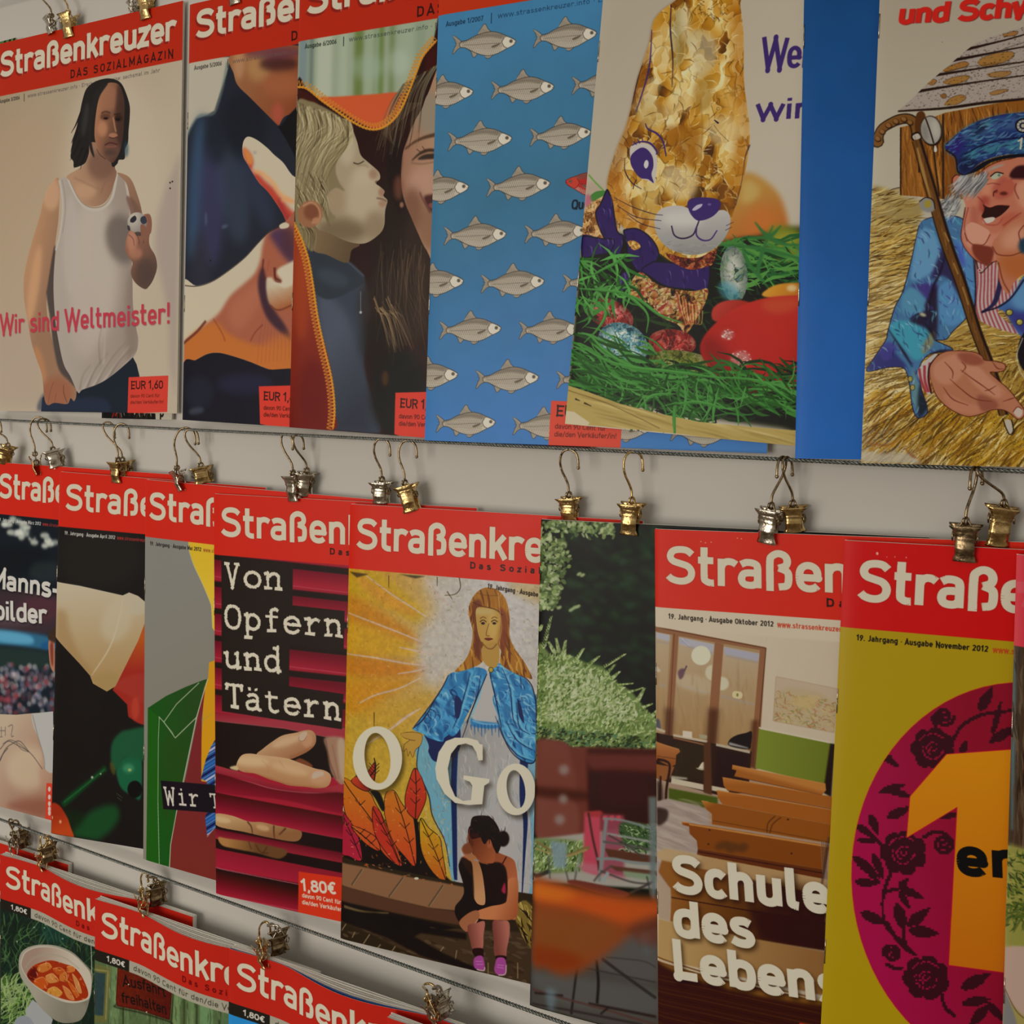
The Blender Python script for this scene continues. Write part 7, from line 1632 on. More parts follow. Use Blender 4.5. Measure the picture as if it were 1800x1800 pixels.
    c.f(B(1060, 120, 1180, 110, 1180, 600, 1050, 560), '#a03a48', 1, 2, False); c.f(B(1080, 120, 1190, 110, 1180, 150, 1080, 150), '#8c2c2c', .9, 2); c.f(B(1050, 500, 1350, 560, 1340, 620, 1050, 560), '#9a5c64', .8, 4)
    c.f(B(1190, 130, 1360, 140, 1360, 600, 1200, 580), '#7c3844', .9, 3, False); c.f(B(1330, 200, 1580, 230, 1580, 400, 1380, 380), '#34482a', 1, 2); c.strokes(140, (1090, 1450, 1152, 1500), 8, 2.2, .4, ['#5c7844', '#24341c', '#8c9c6c', '#182414'], 56, .8, .3, 1)
    for i in range(3): c.f(B(1200 + i * 50, 150, 1230 + i * 50, 145, 1230 + i * 50, 180, 1205 + i * 50, 185), '#b03a44', .9, .8)
    c.f(B(1210, 390, 1600, 450, 1640, 470, 1640, 510, 1250, 470), '#4a2c20', 1, 1, False); c.f(B(1240, 520, 1600, 560, 1620, 600, 1300, 560), '#4c3024', 1, 1, False); c.f(B(1350, 560, 1600, 590, 1600, 640, 1360, 600), '#6a7a5c', .9, 2, False)
    ST = '#6a706c'
    for q, w, col in ((B(1090, 120, 1120, 300, 1160, 480, 1170, 560), 4, '#3c2420'), (B(1225, 170, 1200, 400, 1180, 560, 1170, 640), 6, ST), (B(1200, 165, 1350, 180, 1560, 240), 4, ST), (B(1230, 280, 1400, 310, 1600, 350), 4, '#7c7c74'), (B(1200, 340, 1400, 370, 1600, 410), 4, '#4a4640'), (B(1150, 470, 1280, 470, 1440, 500, 1640, 510), 5, ST), (B(1240, 290, 1380, 370, 1520, 470), 3, '#3a3430'),
                      (B(1270, 520, 1180, 580, 1130, 640), 3, '#4a3c38'), (B(1180, 560, 1400, 640, 1560, 660), 3, '#3c3834'), (B(1200, 640, 1240, 570), 6, '#7c8480'), (B(1530, 600, 1560, 740), 3, '#3c3834'), (B(1400, 730, 1500, 680, 1580, 640), 4, '#34302c'), (B(920, 560, 940, 640), 3, '#4c4c44'), (B(1000, 560, 985, 640), 3, '#4c4c44'), (B(1030, 440, 1000, 560), 3, ST), (B(690, 340, 900, 440, 1100, 380), 5, '#6a5a34'), (B(680, 390, 900, 450, 1080, 400), 3, '#8a7848'), (B(800, 560, 700, 600, 680, 590), 7, '#2a2824'), (B(790, 440, 800, 620), 3, '#4c5048')):
        c.l(q, w, col, .95, 1)
    c.f(B(800, 330, 930, 350, 920, 540, 830, 540), '#6a7c80', .9, 3, False); c.f(B(1540, 0, 1610, 0, 1600, 800, 1560, 760), '#5c6460', .9, 3, False)
    c.f(B(930, 640, 1000, 630, 1240, 680, 1400, 730, 1300, 760, 1000, 680), '#5c2c24', 1, 1.5)
    # grey flags below
    c.f(B(640, 1100, 1640, 1000, 1640, 1800, 640, 1800), '#423e38', 1, 3, False); c.f(B(1100, 1140, 1640, 1000, 1640, 1380, 1200, 1300), '#4c4844', .9, 6); c.f(B(640, 1330, 1000, 1360, 1640, 1480, 1640, 1640, 900, 1560), '#4e4c48', .8, 8)
    for q, w, col in ((B(1010, 1260, 990, 1400, 960, 1640), 4, '#201c1a'), (B(1150, 1230, 1165, 1400, 1155, 1560), 5, '#1c1816'), (B(1190, 1220, 1350, 1340, 1600, 1520), 6, '#2a2624'), (B(1060, 1290, 1300, 1340, 1600, 1400), 2, '#2c2826'), (B(1220, 1210, 1500, 1240, 1600, 1290), 2, '#34302c'), (B(1090, 1560, 1300, 1600, 1600, 1660), 5, '#281e1c'), (B(660, 1450, 900, 1520, 1200, 1600, 1600, 1720), 4, '#4a302c'), (B(680, 1480, 900, 1500), 4, '#241c1a'), (B(660, 1560, 1000, 1620, 1500, 1720), 4, '#2c2624'), (B(1180, 1640, 1240, 1590), 3, '#201a18')):
        c.l(q, w, col, .9, 1)
    c.f(B(770, 1460, 840, 1460, 830, 1600, 790, 1600), '#5c6c70', .7, 5); c.el(*B(1520, 1060)[0], 9, 8, '#6c7474', .8, 4); c.l(B(1520, 1080, 1530, 1200), 9, '#4c5454', .7, 5)
    # blurred orange table
    c.f(B(640, 640, 800, 640, 1000, 680, 1250, 740, 1640, 780, 1640, 880, 1500, 980, 1300, 1120, 1100, 1280, 900, 1350, 750, 1280, 640, 1240), '#7a3a1e', 1, 9)
    c.f(B(640, 650, 800, 660, 1100, 730, 1500, 790, 1640, 800, 1640, 900, 1500, 960, 1300, 950, 1000, 850, 640, 770), '#a0441c', 1, 9); c.f(B(640, 660, 800, 680, 1000, 740, 900, 790, 640, 750), '#b4601f', .8, 8); c.f(B(900, 760, 1200, 800, 1400, 860, 1300, 900, 1000, 820), '#a8441a', .7, 8)
    c.f(B(640, 900, 900, 880, 1300, 980, 1250, 1120, 1000, 1220, 640, 1120), '#74401f', .9, 12); c.f(B(640, 1120, 900, 1160, 1050, 1240, 900, 1300, 640, 1240), '#742c12', .8, 9); c.f(B(1400, 980, 1640, 900, 1640, 1100, 1480, 1100), '#5c3024', .8, 8)
    c.f([(930, 1080), (937, 1080), (937, 1790), (928, 1790)], '#34383a', .3, 3, False)


def art_N(c):
    A = Zm(1130, 1060, .205556); B = Zm(1130, 1430, .205556); rs = np.random.RandomState(61)
    c.f([(1100, 1060), (1950, 1060), (1950, 2100), (1100, 2100)], ('g', (1170, 1130), '#b5a68e', (1440, 1230), '#ab9c84'), sm=False)
    c.f(A(90, 1480, 700, 1400, 1700, 1700, 1700, 2600, 90, 2600), '#8c7460', 1, 4, False)
    # glazed cupboard
    W1, W2_, W3 = '#6a4028', '#7c5236', '#3c2014'
    c.f(A(80, 200, 1050, 380, 1000, 1050, 960, 1420, 850, 1620, 100, 1500), '#8f7350', 1, .8, False)
    for q in (A(110, 250, 230, 270, 190, 1100, 110, 1080), A(310, 290, 610, 350, 550, 1180, 260, 1130), A(690, 370, 1000, 430, 930, 1260, 630, 1200)):
        c.f(q, ('g', (q[0][0], q[0][1]), '#a08c70', (q[2][0], q[2][1]), '#8c6c44'), 1, .5, False)
    c.inside(A(110, 250, 1000, 430, 930, 1260, 110, 1080), 0, False)
    for q, col in ((A(110, 250, 230, 270, 228, 330, 110, 300), '#96949c'), (A(310, 290, 610, 350, 600, 440, 310, 350), '#96949c'), (A(690, 375, 1000, 435, 985, 500, 700, 440), '#8f8e9a')): c.f(q, col, .9, 1, False)
    for q in (A(110, 330, 225, 345), A(380, 370, 600, 430), A(710, 450, 990, 510), A(100, 690, 200, 710), A(290, 690, 560, 770), A(660, 790, 960, 870)): c.l(q, (4, 4), '#8c8074', .7, 1.5)
    c.f(A(290, 600, 560, 650, 560, 780, 290, 700), '#a8987c', .6, 4); c.strokes(90, (1150, 1180, 1330, 1310), 40, 3, 1.5, ['#96744c', '#7c5c38', '#a08460'], 62, .3, .1, .1, b=1)
    c.inside(None)
    c.f(A(310, 300, 370, 310, 400, 370, 320, 340), '#8c8a94', .9, 1, False); c.l(A(330, 300, 400, 365), 1, '#b5b0a8', .8, .4)
    for x, y, r_ in ((497, 448, 17), (690, 688, 0), ): c.el(*A(x, y)[0], r_, r_, '#b8b298', 1, .6)
    c.inside(A(310, 290, 606, 350, 550, 1180, 260, 1130), 0, False); c.el(*A(596, 595)[0], 13, 14, '#b0a88c', .9, 1); c.inside(None); c.inside(A(660, 370, 1000, 430, 930, 1260, 650, 1200), 0, False); c.el(*A(676, 688)[0], 12, 12, '#b0a88c', .95, 1); c.inside(None)
    c.f(A(300, 590, 330, 560, 360, 570, 345, 630, 315, 650), '#5c4048', 1, 1); c.l(A(355, 580, 375, 535), 2.4, '#4a3c44', 1, .5); c.f(A(775, 755, 845, 765, 840, 815, 770, 805), '#b5a67c'); c.el(*A(808, 785)[0], 2, 3, '#6c6c30')
    c.f(A(110, 1000, 140, 1000, 150, 1080, 110, 1080), '#3a4050', .8, 1); c.f(A(110, 540, 150, 580, 110, 590), '#b0a894', .8, 1)
    # frames
    for q in (A(100, 195, 560, 285, 1050, 380, 1048, 410, 560, 325, 100, 245), A(255, 260, 305, 270, 250, 1160, 185, 1150), A(615, 335, 690, 350, 620, 1230, 545, 1200), A(1000, 400, 1052, 388, 985, 1420, 915, 1400)):
        c.f(q, W2_, 1, .5, False)
    c.l(A(105, 205, 560, 292, 1052, 385, 990, 1100, 960, 1420), 1.4, W3, .8, .5, False); c.l(A(268, 262, 222, 1150), 1.4, W3, .6, .5, False)
    c.f(A(185, 900, 260, 900, 250, 1160, 185, 1150), W3, .7, 5, False); c.f(A(560, 900, 650, 900, 600, 1620, 520, 1600), W3, .8, 5, False); c.f(A(930, 1000, 990, 1000, 960, 1420, 900, 1400), '#4a2818', .8, 3, False)
    c.f(A(110, 1110, 560, 1190, 930, 1270, 900, 1620, 640, 1640, 110, 1500), '#2a1a12', 1, .6, False); c.f(A(280, 1180, 540, 1220, 520, 1520, 260, 1480), '#2c2116', .9, 3, False); c.f(A(640, 1260, 900, 1300, 850, 1560, 620, 1560), '#24130f', .9, 3, False)
    for q in (A(110, 1075, 190, 1100), A(260, 1130, 550, 1185), A(625, 1210, 915, 1275)): c.l(q, (4.5, 4.5), '#a89a84', .9, .6)
    c.l(A(260, 1150, 550, 1215), 3, '#7c5236', .9, .5); c.f(A(340, 1090, 420, 1100, 420, 1155, 340, 1145), '#b5a894', 1, .4, False); c.f(A(480, 1120, 550, 1130, 548, 1165, 485, 1155), '#8c8468', 1, .5, False)
    c.f(A(740, 1170, 800, 1130, 880, 1110, 930, 1100, 925, 1200, 900, 1250, 740, 1220), '#1c1614', 1, .5); c.l(A(735, 1200, 900, 1240), (5, 2), '#a09c98', .8, .8)
    c.f(A(480, 1400, 510, 1360, 545, 1370, 540, 1425, 470, 1420), '#b5a890', 1, .5); c.l(A(455, 1410, 560, 1430), 1.6, '#8c8070'); c.l(A(240, 1490, 380, 1500), (6, 3), '#96907c', .9, .8); c.f(A(245, 1495, 520, 1550, 520, 1600, 240, 1540), '#a89c84', 1, .6, False); c.f(A(585, 1560, 740, 1590, 730, 1630, 585, 1600), '#a89c84', 1, .6, False)
    c.f(A(220, 1580, 640, 1660, 640, 1720, 480, 1760, 220, 1690), '#3f4a14', 1, .8, False); c.f(A(520, 1200, 580, 1180, 590, 1640, 520, 1620), '#4a2c1c', 1, .8, False)
    # green dado and picture
    c.f(A(990, 1075, 1640, 1205, 1600, 1640, 1560, 1560, 960, 1410), ('g', A(1000, 1300)[0], '#6a7228', A(1600, 1400)[0], '#5c6420'), 1, .5, False); c.l(A(990, 1065, 1640, 1200), 3, '#b0a48c', 1, .5, False); c.f(A(1600, 1200, 1640, 1205, 1610, 1660, 1540, 1620), '#231812', 1, 1, False)
    pic = A(1140, 630, 1660, 735, 1630, 1105, 1115, 1005); c.l(pic + pic[:1], 2, '#8c7058', .7, .6, False); c.f(pic, '#a08c6c', 1, .4, False); c.inside(pic, 0, False)
    c.f(A(1140, 630, 1660, 735, 1650, 850, 1500, 760, 1260, 720, 1130, 760), '#a49078', 1, 2); c.strokes(360, (1360, 1200, 1470, 1285), 8, 2, .5, ['#8c6a34', '#b09a5c', '#76582c', '#a0804c', '#6a7038', '#8c5238'], 63, .55, .3, 1.0, lambda x, y: y > 1212 + (x - 1364) * .2); c.f(A(1280, 800, 1480, 800, 1460, 900, 1300, 880), '#a89060', .8, 3); c.inside(None)
    # benches: rows of notched planks
    def plank(q, c0, c1, lip='#a8703c'):
        c.f(q, ('g', q[0], c0, q[-1], c1), 1, .5, False); c.l(q[:2], 1.6, lip, .8, .5, False)
    plank(A(110, 1190, 310, 1250, 320, 1270, 285, 1300, 280, 1380, 240, 1400, 110, 1340), '#9a6034', '#7c4520'); c.f(A(110, 1380, 270, 1400, 230, 1500, 180, 1520, 110, 1500), '#7a4826', 1, .6, False); c.l(A(120, 1340, 190, 1350, 230, 1400, 200, 1600, 200, 1780), (5, 4, 5), '#2c1812', 1, .6); c.l(A(150, 1480, 140, 1780), 4, '#34201a', 1, .6); c.f(A(60, 1540, 160, 1550, 160, 1790, 60, 1760), '#241612', .8, 3); c.l(A(120, 1310, 280, 1330), 1.2, '#4c2814', .8)
    c.f(A(215, 1670, 480, 1730, 560, 1780, 560, 2400, 100, 2400, 110, 1700), '#8c7c70', 1, 1.5, False)
    c.strokes(80, (1150, 1410, 1250, 1530), 50, 4, .35, ['#96887c', '#7c6a60', '#a39688'], 64, .5, .1, .06, b=1)
    c.f(A(100, 1760, 210, 1770, 200, 1860, 120, 1900), '#2a1c18', .9, 2)
    plank(A(765, 1385, 1560, 1545, 1565, 1600, 1530, 1640, 780, 1480, 800, 1430, 760, 1420), '#a06630', '#8a5020'); plank(A(680, 1490, 1540, 1640, 1640, 1660, 1640, 1760, 720, 1600, 690, 1560), '#9c602a', '#8a4e1e'); c.l(A(780, 1480, 1530, 1640), 1.4, '#5c3014', .8, .4, False)
    plank(A(630, 1600, 1640, 1770, 1640, 1900, 680, 1720, 640, 1660), '#9c5f28', '#8a4c1c'); c.l(A(720, 1600, 1640, 1765), 1.4, '#5c3014', .8, .4, False)
    plank(A(500, 1690, 560, 1700, 1640, 1900, 1640, 2060, 590, 1890, 590, 1800, 540, 1760), '#a06428', '#7c4418')
    plank(B(330, 70, 400, 80, 1580, 270, 1590, 290, 1560, 480, 470, 300, 460, 230, 400, 170, 395, 110, 340, 95), '#96581f', '#703a14'); c.l(B(395, 90, 1580, 280), 3, '#b07a40', .8, .7, False)
    for x, y, rx, ry in ((680, 270, 14, 7), (760, 290, 12, 9), (850, 290, 11, 8)): c.el(*B(x, y)[0], rx, ry, '#4a2c18', .8, 3, -20)
    for x, y in ((570, 140), (560, 260), (1240, 50), (1270, 340)): c.el(*B(x, y)[0], 2, 1.6, '#3c2010')
    c.l(B(1060, 160, 1070, 80, 1130, 20), 1.6, '#3c2010', .8, .5); c.l(B(1085, 165, 1110, 90, 1180, 30), 1.6, '#3c2010', .8, .5); c.l(B(600, 60, 1100, 150, 1580, 240), 1.2, '#4c2810', .8, .4)
    c.f(B(470, 300, 1560, 480, 1540, 560, 460, 360), '#54290f', 1, .6, False); c.l(B(475, 325, 1550, 510), 2, '#2c140a', .8, .6, False)
    c.f(B(105, 350, 190, 300, 460, 350, 1560, 560, 1560, 700, 1500, 680, 240, 430, 160, 400), '#96764e', 1, .6, False); c.f(B(105, 350, 190, 300, 470, 350, 460, 400, 160, 400), '#a08864', .8, 2)
    c.f(B(160, 400, 500, 470, 1560, 700, 1560, 1170, 900, 1070, 480, 980, 230, 920, 240, 720, 235, 640, 130, 500), ('g', B(300, 500)[0], '#7c4c22', B(1300, 900)[0], '#341a0c'), 1, .8, False)
    c.l(B(240, 715, 800, 810, 1560, 940), 2, '#241008', .8, .6, False); c.f(B(900, 800, 1560, 900, 1560, 1170, 1000, 1080), '#2a1409', .8, 6, False); c.f(B(1100, 560, 1560, 640, 1560, 900, 1200, 860), '#30180c', .7, 8, False)
    c.f(B(130, 900, 480, 970, 900, 1060, 1560, 1180, 1560, 1560, 1400, 1520, 120, 1240), ('g', B(400, 1000)[0], '#9a7a4c', B(1400, 1350)[0], '#7c5630'), 1, .8, False); c.f(B(120, 520, 235, 640, 240, 720, 230, 920, 130, 900), '#96806a', 1, 1, False); c.l(B(120, 1230, 500, 1350, 1400, 1560), 2.4, '#5c3414', .9, .7, False)
    c.f(B(120, 1260, 600, 1400, 1500, 1600, 1560, 1620, 1560, 2600, 100, 2600), '#34190c', 1, .6, False); c.f(B(120, 1260, 620, 1410, 1000, 1510, 1540, 1600, 1540, 1640, 900, 1540, 400, 1400), '#8a5c2c', .7, 3)
    for i in range(26): c.l(B(110, 1380 + i * 34, 500, 1450 + i * 36, 1000, 1560 + i * 36, 1560, 1680 + i * 36), 1.3, ['#4c2814', '#5c3418', '#241008'][i % 3], .5, .5)
    for i in range(6): c.l(B(1520 + i * 8, 230, 1540 + i * 6, 560), 1.2, ['#8c7c70', '#2c1c14'][i % 2], .5, .5)
    c.l(B(1590, 200, 1560, 400, 1530, 600), (3, 4, 3), '#3a2c28', .8, 1)
    HL = '#b8ae98'; S_ = (.05, .07, '#1c0e06', .75, .06)
    c.text('Schule', (1184, 1566), (1464, 1606), 63, HL, wt=.235, sh=S_, track=.035); c.text('des', (1185, 1643), (1330, 1666), 63, HL, wt=.235, sh=S_, track=.035); c.text('Lebens', (1185, 1717), (1488, 1768), 63, HL, wt=.235, sh=S_, track=.03)
    c.f([(1405, 1797), (1440, 1803), (1440, 1880), (1405, 1870)], '#a03020', 1, .3, False)
    c.f([(-5, 40), (205, 40), (205, 53.6), (-5, 53.6)], '#b2a48c', 1, 1.2, False, True)
    master12(c, RED, .975, 6.2)
    line12(c, '19. Jahrgang · Ausgabe Oktober 2012', 7.3, 49.7, 62.5, 3.9, '#28211c', 'www.strassenkreuzer.info', 50, '#a8402c')
    for x, y in ((1232, 952), (1240, 954), (1250, 953), (1296, 946), (1303, 947)): c.el(x, y, 1.3, .9, '#c8a890', .8)


def art_O(c):
    A = Zm(1420, 920, .211111); B = Zm(1420, 1420, .211111)
    c.f([(1400, 1090), (2500, 1090), (2500, 2300), (1400, 2300)], '#967c0a', sm=False)
    t = np.linspace(0, 2 * pi, 80); cx, cy, rx, ry = 1800, 1545, 303, 345
    disc = np.stack([cx + rx * np.cos(t) - 0.02 * (ry * np.sin(t)), cy + ry * np.sin(t) + .05 * rx * np.cos(t)], 1)[:-1]
    c.l(np.vstack([disc, disc[:1]]), 2.2, '#b0501c', .9, .5, False); c.f(disc, ('g', (1520, 1500), '#90063e', (1740, 1500), '#7a0026'), sm=False)
    c.inside(disc, 0, False)
    PX = 2.95; K = '#34041c'; cells = {}

    def cell(x, y): cells[(round(x / PX), round(y / PX))] = 1

    def pline(pts, w=1.0):
        P = catmull(np.array(pts, float), False, 14)
        for a, b in zip(P, P[1:]):
            n = max(1, int(np.hypot(*(b - a)) / 1.2))
            for i in range(n):
                q = a + (b - a) * i / n
                for dx in np.arange(-w / 2, w / 2 + .1, .9):
                    for dy in np.arange(-w / 2, w / 2 + .1, .9): cell(q[0] + dx * PX * .9, q[1] + dy * PX * .9)

    def leaf(x0, y0, x1, y1, w, hollow=True):
        d = np.array([x1 - x0, y1 - y0]); L = np.hypot(*d); d = d / L; n_ = np.array([-d[1], d[0]])
        for s_ in np.arange(0, L, 1.0):
            h = w * sin(pi * (s_ / L) ** .8)
            for q in np.arange(-h, h + .1, 1.0):
                if hollow and abs(q) < .8 and .2 < s_ / L < .8 and int(s_ / PX) % 2: continue
                p = np.array([x0, y0]) + d * s_ + n_ * q; cell(*p)

    def rose(x, y, r_, seed):
        rs = np.random.RandomState(seed)
        for k in range(7):
            a = k * 2 * pi / 7 + .4; bx, by = x + cos(a) * r_ * .68, y + sin(a) * r_ * .62
            for u in np.arange(-r_ * .42, r_ * .42, 1.2):
                for v in np.arange(-r_ * .42, r_ * .42, 1.2):
                    if u * u + v * v < (r_ * .40) ** 2: cell(bx + u, by + v)
        for u in np.arange(-r_ * .5, r_ * .5, 1.2):
            for v in np.arange(-r_ * .5, r_ * .5, 1.2):
                if u * u + v * v < (r_ * .5) ** 2: cell(x + u, y + v)
        for rad, a0, a1 in ((.50, 0, 3.4), (.30, 2, 5.4), (.14, 0, 4), (.72, 3.6, 5.6)):
            for a in np.arange(a0, a1, .05):
                k_ = (round((x + cos(a) * r_ * rad) / PX), round((y + sin(a) * r_ * rad) / PX))
                if (k_[0] + k_[1]) % 3: cells.pop(k_, None)

    def spiral(x, y, r_, a0, turns, sg=1):
        pts = [(x + r_ * (1 - k / (turns * 12)) * cos(a0 + sg * k * pi / 6), y + r_ * (1 - k / (turns * 12)) * sin(a0 + sg * k * pi / 6)) for k in range(int(turns * 11))]
        pline(pts)
    rose(1588, 1500, 38, 1); rose(1568 + 60, 1722 - 4, 38, 2); rose(1640, 1315, 36, 3); rose(1590, 1790 + 60, 30, 4)
    spiral(1660, 1258, 17, 0, 2.2); spiral(1658, 1482, 17, 0, 2.2); spiral(1568, 1678, 16, 3, 2.2)
    pline([(1645, 1275), (1640, 1262), (1652, 1250)]); pline([(1675, 1300), (1690, 1275), (1720, 1255), (1760, 1246), (1790, 1244)]); pline([(1624, 1472), (1640, 1462), (1660, 1464), (1676, 1478)])
    pline([(1567, 1535), (1554, 1570), (1552, 1600), (1556, 1625), (1575, 1650), (1600, 1675)], 1.2); pline([(1552, 1575), (1562, 1568), (1578, 1564)]); pline([(1588, 1640), (1592, 1660), (1604, 1676)]); pline([(1560, 1625), (1572, 1645), (1590, 1660), (1610, 1680)]); pline([(1655, 1745), (1662, 1770), (1680, 1785)], 1.3); pline([(1560, 1697), (1575, 1704), (1586, 1702)])
    pline([(1500, 1455), (1535, 1475), (1552, 1490)]); pline([(1530, 1540), (1545, 1555)]); pline([(1725, 1330), (1700, 1360), (1680, 1380)])
    for q in ((1500, 1510, 1545, 1545, 7), (1535, 1505, 1552, 1545, 6, False), (1504, 1553, 1540, 1556, 6), (1508, 1480, 1540, 1482, 4, False), (1505, 1455, 1537, 1472, 5, False), (1530, 1436, 1542, 1468, 6, False), (1514, 1608, 1556, 1626, 8), (1580, 1563, 1596, 1546, 5, False), (1580, 1562, 1622, 1578, 6), (1580, 1568, 1598, 1596, 5, False),
              (1576, 1590, 1590, 1638, 9), (1596, 1628, 1634, 1596, 8), (1598, 1636, 1648, 1640, 9), (1690, 1735, 1740, 1708, 9), (1692, 1762, 1740, 1752, 7), (1736, 1758, 1765, 1790, 6, False), (1735, 1765, 1705, 1800, 8), (1560, 1440, 1598, 1420, 7), (1560, 1390, 1600, 1400, 5), (1722, 1246, 1745, 1204, 8), (1546, 1395, 1590, 1380, 5), (1540, 1320, 1580, 1350, 6), (1690, 1322, 1700, 1300, 5, False), (1740, 1300, 1790, 1270, 7), (1650, 1435, 1690, 1428, 4), (1745, 1285, 1760, 1230, 4)):
        leaf(*q)
    c.many([np.array([(i * PX - PX / 2, j * PX - PX / 2 + i * .1), (i * PX + PX / 2, j * PX - PX / 2 + i * .1), (i * PX + PX / 2, j * PX + PX / 2 + i * .1), (i * PX - PX / 2, j * PX + PX / 2 + i * .1)]) + (0, -(1620 / PX) * .1) for i, j in cells], K, 1, .3)
    c.inside(None)
    one = [(1594, 1472), (1596, 1405), (1650, 1345), (1705, 1320), (1784, 1317), (1768, 1708), (1668, 1697), (1684, 1400), (1640, 1440)]
    one = [(1594, 1472), (1600, 1400), (1664, 1326), (1786, 1317), (1764, 1709), (1668, 1696), (1683, 1418)]
    c.l(one + one[:1], 2.4, '#a8182c', .9, .4, False); c.f(one, ('g', (1700, 1330), '#b87400', (1700, 1700), '#a85c00'), sm=False)
    c.text('en', (1682, 1535), (1806, 1548), 64, '#0c0a0a', wt=.235, track=.05)
    master12(c, '#b00f0c', .885, 7.2)
    line12(c, '19. Jahrgang · Ausgabe November 2012', 7.5, 50, 61.5, 4, '#171008', 'www.strassenkreuzer.info', 50, '#a0401c')
    for x, y, r_ in ((1542, 973, 2.2), (1559, 979, .8), (1573, 979, 1), (1593, 980, 1.1)): c.el(x, y, r_, r_ * 1.3, '#c8a090', .9, .3)


def art_P(c):
    c.f([(1750, 1130), (2900, 1130), (2900, 2500), (1750, 2500)], '#8a7c44', sm=False)
    c.f([(1760, 1130), (1830, 1135), (1830, 1500), (1760, 1485)], '#3c2c20', 1, .6, False); c.l([(1783, 1150), (1781, 1300), (1779, 1460)], (4, 6, 3), '#4a6468', .8, 1.2); c.strokes(60, (1780, 1140, 1810, 1490), 50, 3, 1.55, ['#4c3c2c', '#241a12', '#5c4a38'], 71, .8, .1, .1)
    c.f([(1760, 1480), (1830, 1500), (1830, 1680), (1760, 1660)], '#7c7838', 1, 3, False); c.strokes(120, (1770, 1500, 1805, 1600), 14, 3, .6, ['#34441c', '#5c6424', '#8c8440', '#24301a'], 72, .8, .3, .9); c.strokes(50, (1766, 1590, 1805, 1630), 20, 3, -.8, ['#2c3c18', '#4c5424'], 73, .9, .3, .9)
    c.f([(1760, 1670), (1830, 1680), (1830, 1800), (1760, 1740)], '#a08474', 1, 1.5); c.l([(1764, 1735), (1785, 1775), (1800, 1790)], 1.2, '#3c2418', .9, .5); c.f([(1755, 1735), (1780, 1775), (1790, 1830), (1750, 1830)], '#6c6864', 1, 1)
    master12(c, '#b8323c'); c.text('7', (1790, 1070), (1830, 1070), 40, '#b8424c', wt=.5)


def master_low(c):
    c.f([(-5, -5), (205, -5), (205, 40), (-5, 40)], '#a8251c', sm=False, mm=True)
    c.text('Straßenkreuzer', (6.6, 28), (190.6, 28), 20, CREAM, wt=.178, mm=True, out=('#7d1710', .02, .55)); c.text('Das Sozialmagazin', (90, 36), (178, 36), 4.3, '#5c0f12', wt=.22, mm=True, track=.42)


def strip_low(c):
    c.f([(-5, 40), (40, 40), (40, 49), (-5, 49)], '#23201c', sm=False, mm=True); c.f([(34, 40), (210, 40), (210, 49), (34, 49)], '#928b78', sm=False, mm=True)
    c.text('1,80€', (12, 46.6), (30, 46.6), 4.2, '#b8b0a0', wt=.24, mm=True); c.text('davon 90 Cent für den/die Verkäufer/in', (38, 46.6), (165, 46.6), 4.2, '#3c372c', wt=.14, mm=True, track=.05)


